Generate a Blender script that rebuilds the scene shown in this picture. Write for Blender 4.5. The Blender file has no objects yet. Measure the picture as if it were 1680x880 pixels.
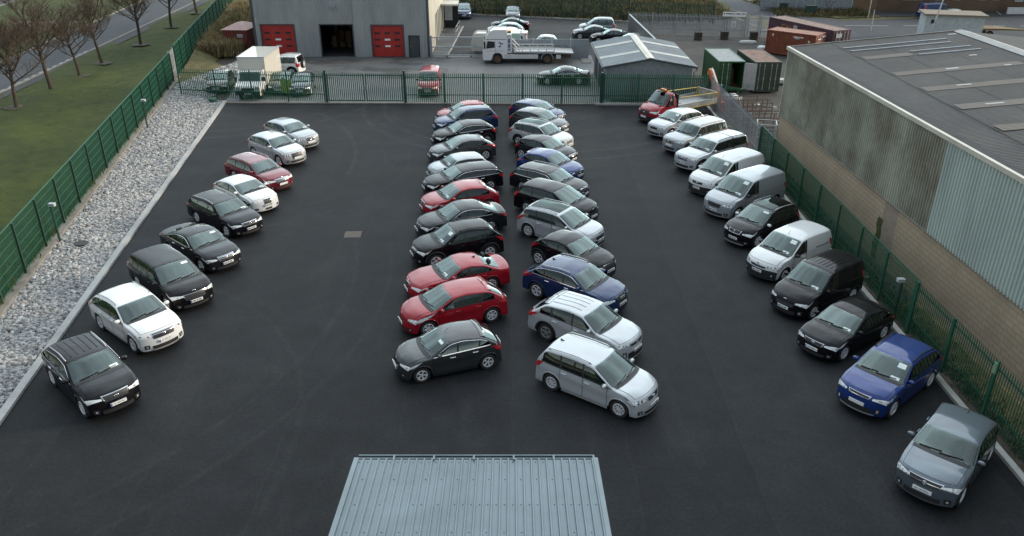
import bpy, bmesh, math, random
import numpy as np
from mathutils import Vector, Matrix
R = math.radians
rnd = random.Random(7)
sc = bpy.context.scene
COL = sc.collection

# ------------------------------------------------------------------ camera
cam_d = bpy.data.cameras.new("camera")
cam = bpy.data.objects.new("camera", cam_d); COL.objects.link(cam)
cam.location = (0, 0, 16.3)
cam.rotation_euler = (R(90 - 26.2), 0, 0)
cam_d.sensor_fit = 'HORIZONTAL'; cam_d.sensor_width = 36.0
cam_d.lens = 36.0 * 1307 / 1680
cam_d.clip_start = 0.1; cam_d.clip_end = 3000
sc.camera = cam

# ------------------------------------------------------------------ world, sun, exposure
SUN_EL, SUN_AZ = R(15), R(78)          # azimuth measured from +Y towards +X
world = bpy.data.worlds.new("World"); sc.world = world; world.use_nodes = True
wn = world.node_tree; wn.nodes.clear()
def wnode(t, **k):
    n = wn.nodes.new(t)
    for a, b in k.items(): setattr(n, a, b)
    return n
w_out = wnode('ShaderNodeOutputWorld'); w_bg = wnode('ShaderNodeBackground')
w_sky = wnode('ShaderNodeTexSky', sky_type='NISHITA', sun_disc=False, sun_elevation=SUN_EL, sun_rotation=SUN_AZ)
w_sky.air_density = 1.0; w_sky.dust_density = 2.0; w_sky.ozone_density = 1.0
w_tc = wnode('ShaderNodeTexCoord'); w_map = wnode('ShaderNodeMapping')
w_map.inputs['Scale'].default_value = (1.0, 1.0, 2.6)
w_n = wnode('ShaderNodeTexNoise'); w_n.inputs['Scale'].default_value = 2.3; w_n.inputs['Detail'].default_value = 7
w_n.inputs['Roughness'].default_value = 0.58
w_cr = wnode('ShaderNodeValToRGB')
w_cr.color_ramp.elements[0].position = 0.30; w_cr.color_ramp.elements[0].color = (.55, .55, .55, 1)
w_cr.color_ramp.elements[1].position = 0.52; w_cr.color_ramp.elements[1].color = (1, 1, 1, 1)
w_n2 = wnode('ShaderNodeTexNoise'); w_n2.inputs['Scale'].default_value = 1.5; w_n2.inputs['Detail'].default_value = 4
w_cc = wnode('ShaderNodeValToRGB')          # cloud colour: bluish white with faint warm undersides
w_cc.color_ramp.elements[0].position = 0.32; w_cc.color_ramp.elements[0].color = (0.44, 0.44, 0.48, 1)
w_cc.color_ramp.elements[1].position = 0.66; w_cc.color_ramp.elements[1].color = (0.89, 1.05, 1.14, 1)
w_sep = wnode('ShaderNodeSeparateXYZ'); w_gr = wnode('ShaderNodeValToRGB')   # overcast: brightest overhead
e = w_gr.color_ramp.elements
e[0].position = 0.0; e[0].color = (3.0, 2.8, 2.4, 1); e[1].position = 1.0; e[1].color = (1, 1, 1, 1)
n_ = e.new(0.07); n_.color = (2.0, 1.92, 1.75, 1); n_ = e.new(0.14); n_.color = (0.56, 0.58, 0.58, 1)   # pale band along the horizon
n_ = e.new(0.30); n_.color = (0.62, 0.64, 0.65, 1)
n_ = e.new(0.6); n_.color = (0.95, 0.96, 0.97, 1)
w_mul = wnode('ShaderNodeMix', data_type='RGBA', blend_type='MULTIPLY'); w_mul.inputs[0].default_value = 1.0
# thin cloud lets the light through over the far side of the yard, heavier cloud behind the camera
w_dot = wnode('ShaderNodeVectorMath', operation='DOT_PRODUCT'); w_dot.inputs[1].default_value = tuple(Vector((0.16, 0.80, 0.56)).normalized())
w_mr = wnode('ShaderNodeMapRange'); w_mr.inputs[1].default_value = -1; w_mr.inputs[2].default_value = 1
w_lob = wnode('ShaderNodeValToRGB'); e2 = w_lob.color_ramp.elements
e2[0].position = 0.45; e2[0].color = (0.24, 0.24, 0.25, 1); e2[1].position = 1.0; e2[1].color = (1, 0.985, 0.95, 1)
n_ = e2.new(0.70); n_.color = (0.31, 0.315, 0.32, 1); n_ = e2.new(0.86); n_.color = (0.60, 0.605, 0.605, 1)
w_mul2 = wnode('ShaderNodeMix', data_type='RGBA', blend_type='MULTIPLY'); w_mul2.inputs[0].default_value = 1.0
w_amp = wnode('ShaderNodeVectorMath', operation='SCALE'); w_amp.inputs['Scale'].default_value = 22.0
w_mix = wnode('ShaderNodeMix', data_type='RGBA')
L = wn.links.new
L(w_tc.outputs['Generated'], w_map.inputs['Vector']); L(w_map.outputs[0], w_n.inputs['Vector']); L(w_map.outputs[0], w_n2.inputs['Vector'])
L(w_tc.outputs['Generated'], w_sep.inputs[0]); L(w_sep.outputs[2], w_gr.inputs[0])
L(w_tc.outputs['Generated'], w_dot.inputs[0]); L(w_dot.outputs['Value'], w_mr.inputs[0]); L(w_mr.outputs[0], w_lob.inputs[0])
L(w_n.outputs['Fac'], w_cr.inputs[0]); L(w_n2.outputs['Fac'], w_cc.inputs[0])
L(w_cc.outputs[0], w_mul.inputs[6]); L(w_gr.outputs[0], w_mul.inputs[7]); L(w_mul.outputs[2], w_mul2.inputs[6]); L(w_lob.outputs[0], w_mul2.inputs[7]); L(w_mul2.outputs[2], w_amp.inputs[0])
L(w_cr.outputs[0], w_mix.inputs[0]); L(w_sky.outputs[0], w_mix.inputs[6]); L(w_amp.outputs[0], w_mix.inputs[7])
L(w_mix.outputs[2], w_bg.inputs['Color']); w_bg.inputs['Strength'].default_value = 0.12
L(w_bg.outputs[0], w_out.inputs['Surface'])
sun_d = bpy.data.lights.new("sun", 'SUN'); sun = bpy.data.objects.new("sun", sun_d); COL.objects.link(sun)
sun_d.energy = 2.8; sun_d.angle = R(12); sun_d.color = (1.0, 0.86, 0.68)
sd = Vector((math.sin(SUN_AZ) * math.cos(SUN_EL), math.cos(SUN_AZ) * math.cos(SUN_EL), math.sin(SUN_EL)))
sun.rotation_euler = sd.to_track_quat('Z', 'Y').to_euler()
sun.location = sd * 60
sc.view_settings.view_transform = 'Standard'; sc.view_settings.look = 'None'
sc.view_settings.exposure = 0.55; sc.view_settings.gamma = 1.0; sc.view_settings.use_curve_mapping = False
sc.cycles.max_bounces = 7; sc.cycles.transparent_max_bounces = 12
sc.cycles.use_denoising = True

# ------------------------------------------------------------------ materials
MATS = {}
def newmat(name):
    m = bpy.data.materials.new(name); m.use_nodes = True
    nt = m.node_tree; b = nt.nodes['Principled BSDF']
    MATS[name] = m
    return m, nt, b
def setp(b, col=None, rough=None, metal=None, coat=None, spec=None, ior=None):
    if col is not None: b.inputs['Base Color'].default_value = (*col, 1)
    if rough is not None: b.inputs['Roughness'].default_value = rough
    if metal is not None: b.inputs['Metallic'].default_value = metal
    if coat is not None: b.inputs['Coat Weight'].default_value = coat; b.inputs['Coat Roughness'].default_value = 0.03
    if spec is not None: b.inputs['Specular IOR Level'].default_value = spec
    if ior is not None: b.inputs['IOR'].default_value = ior
def N(nt, t, **k):
    n = nt.nodes.new(t)
    for a, v in k.items():
        if a in n.inputs: n.inputs[a].default_value = v
        else: setattr(n, a, v)
    return n
def ramp(nt, stops):
    n = nt.nodes.new('ShaderNodeValToRGB'); e = n.color_ramp.elements
    while len(e) < len(stops): e.new(0.5)
    for i, (p, c) in enumerate(stops):
        e[i].position = p; e[i].color = (*c, 1) if len(c) == 3 else c
    return n
def objco(nt, scale=(1, 1, 1), rot=(0, 0, 0)):
    tc = nt.nodes.new('ShaderNodeTexCoord'); mp = nt.nodes.new('ShaderNodeMapping')
    mp.inputs['Scale'].default_value = scale; mp.inputs['Rotation'].default_value = rot
    nt.links.new(tc.outputs['Object'], mp.inputs['Vector']); return mp.outputs[0]
def mixc(nt, fac, a, b, mode='MIX'):
    n = nt.nodes.new('ShaderNodeMix'); n.data_type = 'RGBA'; n.blend_type = mode
    for sock, v in ((0, fac), (6, a), (7, b)):
        if hasattr(v, 'is_output'): nt.links.new(v, n.inputs[sock])
        elif sock == 0: n.inputs[0].default_value = v
        else: n.inputs[sock].default_value = (*v, 1)
    return n.outputs[2]
def noise(nt, co, scale, detail=4, rough=0.55):
    n = N(nt, 'ShaderNodeTexNoise'); n.inputs['Scale'].default_value = scale
    n.inputs['Detail'].default_value = detail; n.inputs['Roughness'].default_value = rough
    nt.links.new(co, n.inputs['Vector']); return n.outputs['Fac']
def bump(nt, b, h, strength=0.3, dist=0.02):
    n = nt.nodes.new('ShaderNodeBump'); n.inputs['Strength'].default_value = strength; n.inputs['Distance'].default_value = dist
    nt.links.new(h, n.inputs['Height']); nt.links.new(n.outputs[0], b.inputs['Normal'])
def mathn(nt, op, a, b=None, c=None):
    n = nt.nodes.new('ShaderNodeMath'); n.operation = op
    for i, v in enumerate((a, b, c)):
        if v is None: continue
        if hasattr(v, 'is_output'): nt.links.new(v, n.inputs[i])
        else: n.inputs[i].default_value = v
    return n.outputs[0]

def plain(name, col, rough=0.6, metal=0.0, var=0.15, scale=3.0, coat=None):
    """a plain surface with slight procedural wear"""
    if name in MATS: return MATS[name]
    m, nt, b = newmat(name); setp(b, col, rough, metal, coat)
    co = objco(nt); f = noise(nt, co, scale, 5)
    r = ramp(nt, [(0.3, tuple(c * (1 - var) for c in col)), (0.7, tuple(min(1, c * (1 + var)) for c in col))])
    nt.links.new(f, r.inputs[0]); nt.links.new(r.outputs[0], b.inputs['Base Color'])
    return m
def paint(name, col, metal=0.0, rough=0.32, coat=1.0):
    if name in MATS: return MATS[name]
    m, nt, b = newmat(name); setp(b, col, rough, metal, coat, spec=0.2 if coat == 1.0 else 0.08); b.inputs['Coat IOR'].default_value = 1.42 if coat == 1.0 else 1.33
    co = objco(nt)
    # road film: a little dust that dulls the lower body unevenly
    f = noise(nt, co, 2.2, 5)
    r = ramp(nt, [(0.40, (0, 0, 0)), (0.80, (1, 1, 1))]); nt.links.new(f, r.inputs[0])
    fac = mathn(nt, 'MULTIPLY', r.outputs[0], 0.05)
    nt.links.new(mixc(nt, fac, col, (0.16, 0.15, 0.135)), b.inputs['Base Color'])
    rr = mathn(nt, 'MULTIPLY_ADD', r.outputs[0], 0.05, 0.015); nt.links.new(rr, b.inputs['Coat Roughness'])
    return m
P_BLACK = paint('paint_black', (0.004, 0.004, 0.006), coat=0.75)
P_CHAR = paint('paint_charcoal', (0.014, 0.016, 0.019), 0.2, coat=0.85)
P_SLATE = paint('paint_slate', (0.030, 0.035, 0.038), 0.25)
P_DGREY = paint('paint_dark_grey', (0.045, 0.05, 0.058), 0.4)
P_GREY = paint('paint_blue_grey', (0.12, 0.145, 0.17), 0.5)
P_SILVER = paint('paint_silver', (0.50, 0.52, 0.535), 0.3, 0.33)
P_SILVERB = paint('paint_silver_blue', (0.35, 0.375, 0.395), 0.3, 0.33)
P_WHITE = paint('paint_white', (0.72, 0.725, 0.72))
P_RED = paint('paint_red', (0.30, 0.006, 0.016))
P_DRED = paint('paint_dark_red', (0.16, 0.008, 0.018), 0.25)
P_BLUE = paint('paint_royal_blue', (0.006, 0.032, 0.17), 0.15)
P_NAVY = paint('paint_navy', (0.010, 0.030, 0.10), 0.2)
P_CREAM = paint('paint_cream', (0.62, 0.59, 0.52))
P_MINT = paint('paint_mint', (0.38, 0.52, 0.45))

def glass(name, tint, refl=1.62, gain=1.6):
    m, nt, b = newmat(name); nt.nodes.remove(b)
    out = nt.nodes['Material Output']
    tr = N(nt, 'ShaderNodeBsdfTransparent'); tr.inputs[0].default_value = (*tint, 1)
    gl = N(nt, 'ShaderNodeBsdfGlossy'); gl.inputs['Roughness'].default_value = 0.015; gl.inputs[0].default_value = (0.84, 1.0, 0.98, 1)
    fr = N(nt, 'ShaderNodeFresnel'); fr.inputs[0].default_value = refl
    mx = N(nt, 'ShaderNodeMixShader')
    # both faces of the pane reflect
    f2 = mathn(nt, 'MINIMUM', mathn(nt, 'MULTIPLY', fr.outputs[0], gain), 1.0)
    nt.links.new(f2, mx.inputs[0]); nt.links.new(tr.outputs[0], mx.inputs[1]); nt.links.new(gl.outputs[0], mx.inputs[2])
    nt.links.new(mx.outputs[0], out.inputs['Surface'])
    return m
G_CLEAR = glass('glass_clear', (0.50, 0.60, 0.58))
G_DARK = glass('glass_privacy', (0.06, 0.065, 0.07))
G_ROOF = glass('glass_roof', (0.03, 0.03, 0.035), 1.5, 0.8)
M_TYRE = plain('tyre_rubber', (0.018, 0.018, 0.018), 0.85)
M_BLK = plain('black_plastic', (0.018, 0.018, 0.019), 0.55)
M_SEAL = plain('seam_black', (0.006, 0.006, 0.006), 0.8)
M_UNDER = plain('underbody', (0.012, 0.012, 0.012), 0.9)
M_SEAT = plain('seat_fabric', (0.045, 0.046, 0.05), 0.9)
M_DASH = plain('dashboard', (0.022, 0.022, 0.024), 0.7)
M_CHROME = plain('chrome', (0.75, 0.76, 0.78), 0.12, 1.0, 0.05)
M_ALLOY = plain('alloy', (0.66, 0.67, 0.69), 0.35, 0.15, 0.08)
M_ALLOYD = plain('alloy_dark', (0.26, 0.265, 0.27), 0.35, 0.2, 0.08)
M_PLATE = plain('plate_white', (0.78, 0.79, 0.78), 0.35, 0, 0.03)
M_PLATEY = plain('plate_yellow', (0.70, 0.55, 0.08), 0.35, 0, 0.03)
M_INK = plain('ink', (0.02, 0.02, 0.025), 0.6)
M_INKB = plain('ink_blue', (0.02, 0.05, 0.25), 0.5)
M_CARD = plain('card_white', (0.72, 0.78, 0.76), 0.7, 0, 0.05)
M_TAIL = plain('tail_lens_red', (0.45, 0.015, 0.02), 0.12, 0, 0.25, 9, 1.0)
M_AMBER = plain('amber_lens', (0.6, 0.2, 0.02), 0.15)
M_FOG = plain('fog_lens', (0.42, 0.43, 0.43), 0.12, 0.0)
def mk_headlamp(name='headlamp_lens', k=1.0):
    m, nt, b = newmat(name); setp(b, (0.6, 0.62, 0.64), 0.12, 0.1, 1.0)
    co = objco(nt); v = N(nt, 'ShaderNodeTexVoronoi'); v.inputs['Scale'].default_value = 9.0
    nt.links.new(co, v.inputs['Vector'])
    r = ramp(nt, [(0.0, (0.16 * k, 0.17 * k, 0.18 * k)), (0.24, (0.42 * k * k, 0.43 * k * k, 0.44 * k * k)), (0.42 if k == 1 else 0.5, (0.86, 0.88, 0.88))])
    nt.links.new(v.outputs['Distance'], r.inputs[0]); nt.links.new(r.outputs[0], b.inputs['Base Color'])
    return m
M_HEAD = mk_headlamp(); M_HEADD = mk_headlamp('headlamp_dark', 0.3)   # chrome bowls in a dark housing
def mk_grille():
    m, nt, b = newmat('grille_mesh'); setp(b, (0.02, 0.02, 0.022), 0.45)
    co = objco(nt, (1, 1, 1)); w = N(nt, 'ShaderNodeTexWave'); w.bands_direction = 'Z'; w.inputs['Scale'].default_value = 7.0
    nt.links.new(co, w.inputs['Vector'])
    r = ramp(nt, [(0.4, (0.008, 0.008, 0.009)), (0.9, (0.06, 0.062, 0.066))]); nt.links.new(w.outputs['Fac'], r.inputs[0])
    nt.links.new(r.outputs[0], b.inputs['Base Color']); return m
M_GRILLE = mk_grille()

def mk_asphalt():
    m, nt, b = newmat('asphalt_new'); setp(b, (0.035, 0.036, 0.038), 0.66, spec=0.12)
    co = objco(nt)
    big = noise(nt, co, 0.10, 5, 0.6); mid = noise(nt, co, 0.9, 5, 0.65); fine = noise(nt, co, 9, 6, 0.85)
    r = ramp(nt, [(0.30, (0.0115, 0.012, 0.013)), (0.5, (0.0185, 0.0195, 0.021)), (0.72, (0.030, 0.031, 0.0325))])
    nt.links.new(mathn(nt, 'ADD', mathn(nt, 'MULTIPLY', big, 0.6), mathn(nt, 'MULTIPLY', mid, 0.4)), r.inputs[0])
    sep = nt.nodes.new('ShaderNodeSeparateXYZ'); tc = nt.nodes.new('ShaderNodeTexCoord'); nt.links.new(tc.outputs['Object'], sep.inputs[0])
    X, Y = sep.outputs[0], sep.outputs[1]
    # paver passes: strips about 3.7 m wide, each laid slightly different, with thin joints
    wob = mathn(nt, 'MULTIPLY_ADD', noise(nt, co, 0.35, 2), 0.25, -0.12)
    xs = mathn(nt, 'DIVIDE', mathn(nt, 'ADD', X, wob), 3.7)
    fl = mathn(nt, 'FLOOR', xs); wn_ = N(nt, 'ShaderNodeTexWhiteNoise', noise_dimensions='1D'); nt.links.new(fl, wn_.inputs['W'])
    tone = mathn(nt, 'MULTIPLY_ADD', wn_.outputs['Value'], 0.22, 0.89)
    fr = mathn(nt, 'ABSOLUTE', mathn(nt, 'SUBTRACT', mathn(nt, 'FRACT', xs), 0.5))
    joint = mathn(nt, 'GREATER_THAN', fr, 0.493)
    base = mixc(nt, 1.0, r.outputs[0], mixc(nt, 0.0, (1, 1, 1), (1, 1, 1)), 'MULTIPLY')
    comb = nt.nodes.new('ShaderNodeCombineColor')
    for i in range(3): nt.links.new(tone, comb.inputs[i])
    base = mixc(nt, 1.0, r.outputs[0], comb.outputs[0], 'MULTIPLY')
    base = mixc(nt, mathn(nt, 'MULTIPLY', joint, mathn(nt, 'MULTIPLY', mid, 0.22)), base, (0.045, 0.046, 0.048))
    # pale dusty tyre arcs left by turning vehicles
    acc = None
    for (cx, cy, rad, wd, ymin, ymax) in ((-26.0, 31.0, 20.5, 0.16, 10, 36), (-26.0, 31.0, 18.9, 0.16, 10, 36), (0.5, 64.5, 12.5, 0.14, 30, 66),
                              (0.5, 64.5, 11.0, 0.16, 30, 66), (-24.0, 66.5, 13.2, 0.22, 46, 66), (-24.0, 66.5, 11.6, 0.22, 46, 66), (2.5, 63.0, 14.2, 0.24, 47, 63), (2.5, 63.0, 12.6, 0.24, 47, 63), (-30.0, 47.0, 20.0, 0.22, 46, 60), (-20, 20, 13.0, 0.2, 10, 40),
                              (-17.5, 48.0, 11.0, 0.15, 30, 60), (-17.5, 48.0, 9.4, 0.15, 34, 60)):
        dx = mathn(nt, 'SUBTRACT', X, cx); dy = mathn(nt, 'SUBTRACT', Y, cy)
        d = mathn(nt, 'SQRT', mathn(nt, 'ADD', mathn(nt, 'MULTIPLY', dx, dx), mathn(nt, 'MULTIPLY', dy, dy)))
        a = mathn(nt, 'SUBTRACT', 1.0, mathn(nt, 'MINIMUM', mathn(nt, 'DIVIDE', mathn(nt, 'ABSOLUTE', mathn(nt, 'SUBTRACT', d, rad)), wd), 1.0))
        ok = mathn(nt, 'MULTIPLY', mathn(nt, 'GREATER_THAN', Y, ymin), mathn(nt, 'LESS_THAN', Y, ymax))
        a = mathn(nt, 'MULTIPLY', mathn(nt, 'MULTIPLY', a, ok), 1.9 if ymin >= 46 else (1.2 if cx > 0 else 0.8))
        acc = a if acc is None else mathn(nt, 'MAXIMUM', acc, a)
    acc = mathn(nt, 'MULTIPLY', acc, mathn(nt, 'MULTIPLY', mathn(nt, 'POWER', mid, 2.0), 0.5))
    base = mixc(nt, acc, base, (0.055, 0.056, 0.057))
    # dry dust scuffs
    du = ramp(nt, [(0.56, (0, 0, 0)), (0.75, (1, 1, 1))]); nt.links.new(noise(nt, objco(nt, (0.25, 0.08, 1), (0, 0, 0.25)), 1.6, 6, 0.62), du.inputs[0])
    base = mixc(nt, mathn(nt, 'MULTIPLY', du.outputs[0], 0.22), base, (0.06, 0.06, 0.06))
    fr2 = ramp(nt, [(0.36, (0.72, 0.72, 0.72)), (0.66, (1.32, 1.32, 1.32))]); nt.links.new(fine, fr2.inputs[0])
    base = mixc(nt, 1.0, base, fr2.outputs[0], 'MULTIPLY')
    nt.links.new(base, b.inputs['Base Color']); bump(nt, b, fine, 0.35, 0.01)
    return m
M_ASPH = mk_asphalt()
def ground_mat(name, c0, c1, c2, s1=0.15, s2=2.0, s3=20, rough=0.9, bs=0.3, stretch=(1, 1, 1)):
    m, nt, b = newmat(name); setp(b, c1, rough, spec=0.3)
    co = objco(nt, stretch)
    a, c, f = noise(nt, co, s1, 5, .6), noise(nt, co, s2, 5, .6), noise(nt, co, s3, 3, .7)
    v = mathn(nt, 'ADD', mathn(nt, 'MULTIPLY', a, .45), mathn(nt, 'ADD', mathn(nt, 'MULTIPLY', c, .35), mathn(nt, 'MULTIPLY', f, .2)))
    r = ramp(nt, [(0.34, c0), (0.5, c1), (0.66, c2)]); nt.links.new(v, r.inputs[0])
    nt.links.new(r.outputs[0], b.inputs['Base Color']); bump(nt, b, mathn(nt, 'ADD', c, f), bs, 0.03)
    return m
M_GRASS = ground_mat('lawn', (0.014, 0.022, 0.003), (0.034, 0.048, 0.006), (0.068, 0.078, 0.012), 0.12, 1.2, 9, 0.95, 0.6)
M_ROUGH = ground_mat('rough_grass', (0.035, 0.04, 0.014), (0.085, 0.075, 0.03), (0.19, 0.155, 0.075), 0.2, 1.6, 10, 0.95, 0.8)
M_SOIL = ground_mat('soil', (0.03, 0.025, 0.018), (0.06, 0.052, 0.04), (0.12, 0.105, 0.085), 0.4, 3, 20, 0.95, 0.6)
M_ROAD = ground_mat('road_asphalt', (0.036, 0.039, 0.043), (0.05, 0.054, 0.06), (0.066, 0.07, 0.076), 0.1, 1.2, 24, 0.85, 0.15, (1, .3, 1))
M_PATH = ground_mat('footpath_asphalt', (0.035, 0.036, 0.038), (0.05, 0.05, 0.052), (0.07, 0.07, 0.07), 0.2, 2, 24, 0.9, 0.15)
M_YARD = ground_mat('yard_dirt', (0.035, 0.032, 0.028), (0.06, 0.055, 0.049), (0.092, 0.083, 0.074), 0.12, 0.9, 16, 0.9, 0.3)
M_YARDA = ground_mat('yard_asphalt', (0.026, 0.027, 0.029), (0.037, 0.038, 0.040), (0.055, 0.055, 0.057), 0.12, 0.8, 20, 0.85, 0.2)
M_KERB = ground_mat('kerb_concrete', (0.28, 0.275, 0.26), (0.36, 0.355, 0.34), (0.46, 0.455, 0.44), 0.3, 2.2, 22, 0.85, 0.15)
M_KERBD = ground_mat('old_concrete', (0.12, 0.11, 0.095), (0.19, 0.175, 0.15), (0.27, 0.25, 0.22), 0.4, 2.2, 22, 0.9, 0.25)
def mk_concrete_yard():
    m, nt, b = newmat('concrete_yard'); setp(b, (0.25, 0.25, 0.24), 0.7)
    co = objco(nt); a = noise(nt, co, 0.16, 6, .6); f = noise(nt, co, 3, 5)
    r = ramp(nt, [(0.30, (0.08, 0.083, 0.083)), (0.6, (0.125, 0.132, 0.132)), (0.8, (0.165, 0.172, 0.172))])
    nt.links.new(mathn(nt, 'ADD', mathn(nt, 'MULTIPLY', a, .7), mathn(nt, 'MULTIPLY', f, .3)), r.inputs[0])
    # oily drips in front of the workshop doors
    st = ramp(nt, [(0.47, (0, 0, 0)), (0.58, (1, 1, 1))]); nt.links.new(noise(nt, objco(nt, (0.5, 1, 1)), 0.5, 5, .6), st.inputs[0])
    sep = nt.nodes.new('ShaderNodeSeparateXYZ'); tc = nt.nodes.new('ShaderNodeTexCoord'); nt.links.new(tc.outputs['Object'], sep.inputs[0])
    nr = mathn(nt, 'MULTIPLY', mathn(nt, 'GREATER_THAN', sep.outputs[1], 71.5), mathn(nt, 'LESS_THAN', sep.outputs[0], -6.0))
    base = mixc(nt, mathn(nt, 'MULTIPLY', mathn(nt, 'MULTIPLY', st.outputs[0], nr), 0.85), r.outputs[0], (0.045, 0.044, 0.042))
    jx = mathn(nt, 'ABSOLUTE', mathn(nt, 'SUBTRACT', mathn(nt, 'FRACT', mathn(nt, 'DIVIDE', sep.outputs[0], 5.2)), 0.5))
    jy = mathn(nt, 'ABSOLUTE', mathn(nt, 'SUBTRACT', mathn(nt, 'FRACT', mathn(nt, 'DIVIDE', sep.outputs[1], 6.1)), 0.5))
    j = mathn(nt, 'GREATER_THAN', mathn(nt, 'MAXIMUM', jx, jy), 0.491)
    base = mixc(nt, mathn(nt, 'MULTIPLY', j, 0.6), base, (0.07, 0.07, 0.07))
    nt.links.new(base, b.inputs['Base Color']); return m
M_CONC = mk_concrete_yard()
def mk_stone():
    m, nt, b = newmat('gravel_stone'); setp(b, (0.3, 0.3, 0.3), 0.85)
    g = nt.nodes.new('ShaderNodeNewGeometry')
    r = ramp(nt, [(0.0, (0.10, 0.10, 0.105)), (0.3, (0.21, 0.215, 0.22)), (0.62, (0.36, 0.36, 0.357)), (0.86, (0.54, 0.53, 0.515)), (1.0, (0.38, 0.32, 0.26))])
    nt.links.new(g.outputs['Random Per Island'], r.inputs[0])
    f = noise(nt, objco(nt), 12, 4)
    nt.links.new(mixc(nt, mathn(nt, 'MULTIPLY', f, 0.5), r.outputs[0], (0.12, 0.12, 0.12)), b.inputs['Base Color']); return m
M_STONE = mk_stone()
def ribbed(name, col, pitch, axis='X', depth=0.02, rough=0.45, metal=0.0, stain=None, stain_amt=0.3):
    """profiled sheet: colour with weather streaks; the ribs are modelled or bumped"""
    m, nt, b = newmat(name); setp(b, col, rough, metal)
    co = objco(nt); f = noise(nt, objco(nt, (1, 1, 0.25)), 0.8, 5)
    r = ramp(nt, [(0.35, tuple(c * .86 for c in col)), (0.65, tuple(min(1, c * 1.1) for c in col))]); nt.links.new(f, r.inputs[0])
    base = r.outputs[0]
    if stain:
        s = ramp(nt, [(0.40, (0, 0, 0)), (0.62, (1, 1, 1))]); nt.links.new(noise(nt, objco(nt, (1, 1, 0.8)), 0.36, 8, .7), s.inputs[0])
        base = mixc(nt, mathn(nt, 'MULTIPLY', s.outputs[0], stain_amt), base, stain)
    nt.links.new(base, b.inputs['Base Color'])
    if pitch:
        w = N(nt, 'ShaderNodeTexWave'); w.bands_direction = axis; w.inputs['Scale'].default_value = 2 * math.pi / pitch / 20.0
        nt.links.new(co, w.inputs['Vector']); bump(nt, b, w.outputs['Fac'], 0.9, depth)
    return m
M_WHCLAD = ribbed('warehouse_cladding', (0.29, 0.305, 0.305), 0.0)
M_CREAMC = ribbed('cream_cladding', (0.46, 0.43, 0.36), 0.0)
M_SHEDROOF = ribbed('shed_roof_sheet', (0.135, 0.175, 0.195), 0.0, rough=0.38, metal=0.25)
M_RIB = plain('shed_rib', (0.30, 0.36, 0.38), 0.35, 0.3)
M_GREEN = plain('fence_green', (0.012, 0.088, 0.050), 0.5)
M_GREEND = plain('fence_green_dark', (0.010, 0.045, 0.030), 0.5)
M_GALV = plain('galvanised', (0.25, 0.28, 0.30), 0.5, 0.25)
M_GALVL = plain('galvanised_pale', (0.42, 0.45, 0.46), 0.45, 0.4)
M_RDOOR = plain('roller_door_red', (0.36, 0.020, 0.017), 0.5)
M_DARK = plain('dark_opening', (0.02, 0.021, 0.023), 0.8)
M_STEEL = plain('dark_steel', (0.05, 0.06, 0.065), 0.5)
M_WHITE = plain('white_steel', (0.56, 0.57, 0.56), 0.45, 0, 0.08)
M_RUST = plain('rusty_steel', (0.115, 0.065, 0.042), 0.85, 0, 0.35, 6)
M_ORANGE = plain('machine_orange', (0.55, 0.12, 0.015), 0.5)
M_YEL = plain('yellow_rail', (0.55, 0.40, 0.03), 0.5)
M_WOOD = plain('timber', (0.16, 0.10, 0.055), 0.8)
M_ALU = plain('aluminium', (0.42, 0.43, 0.43), 0.4, 0.6)
M_BRICK = None
def mk_block(name, c1, c2, mortar, bw, bh, axes=(0, 2), stain=None):
    m, nt, b = newmat(name); setp(b, c1, 0.9)
    sx = nt.nodes.new('ShaderNodeSeparateXYZ'); nt.links.new(objco(nt), sx.inputs[0]); cx = nt.nodes.new('ShaderNodeCombineXYZ')
    nt.links.new(sx.outputs[axes[0]], cx.inputs[0]); nt.links.new(sx.outputs[axes[1]], cx.inputs[1]); co = cx.outputs[0]; t = N(nt, 'ShaderNodeTexBrick')
    t.inputs['Scale'].default_value = 1.0; t.inputs['Brick Width'].default_value = bw; t.inputs['Row Height'].default_value = bh
    t.inputs['Mortar Size'].default_value = 0.016; t.inputs['Color1'].default_value = (*c1, 1); t.inputs['Color2'].default_value = (*c2, 1); t.inputs['Mortar'].default_value = (*mortar, 1)
    nt.links.new(co, t.inputs['Vector'])
    base = t.outputs['Color']
    f = noise(nt, objco(nt), 0.5, 6, .6); s = ramp(nt, [(0.45, (0, 0, 0)), (0.68, (1, 1, 1))]); nt.links.new(f, s.inputs[0])
    base = mixc(nt, mathn(nt, 'MULTIPLY', s.outputs[0], 0.45), base, stain or tuple(c * .5 for c in c1))
    nt.links.new(base, b.inputs['Base Color']); bump(nt, b, t.outputs['Fac'], -0.4, 0.01); return m
M_BLOCK = mk_block('block_wall', (0.37, 0.295, 0.205), (0.345, 0.275, 0.19), (0.235, 0.185, 0.13), 0.45, 0.225, (1, 2), (0.21, 0.165, 0.115))
M_BRICKW = mk_block('brown_brick', (0.12, 0.07, 0.035), (0.15, 0.09, 0.045), (0.10, 0.08, 0.06), 0.23, 0.08, (0, 2))
M_CLADOLD = ribbed('old_cladding', (0.34, 0.35, 0.285), 0.0, stain=(0.135, 0.115, 0.08), stain_amt=0.75, rough=0.8)
M_CLADNEW = ribbed('newer_cladding', (0.38, 0.45, 0.41), 0.0, rough=0.7)
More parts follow.
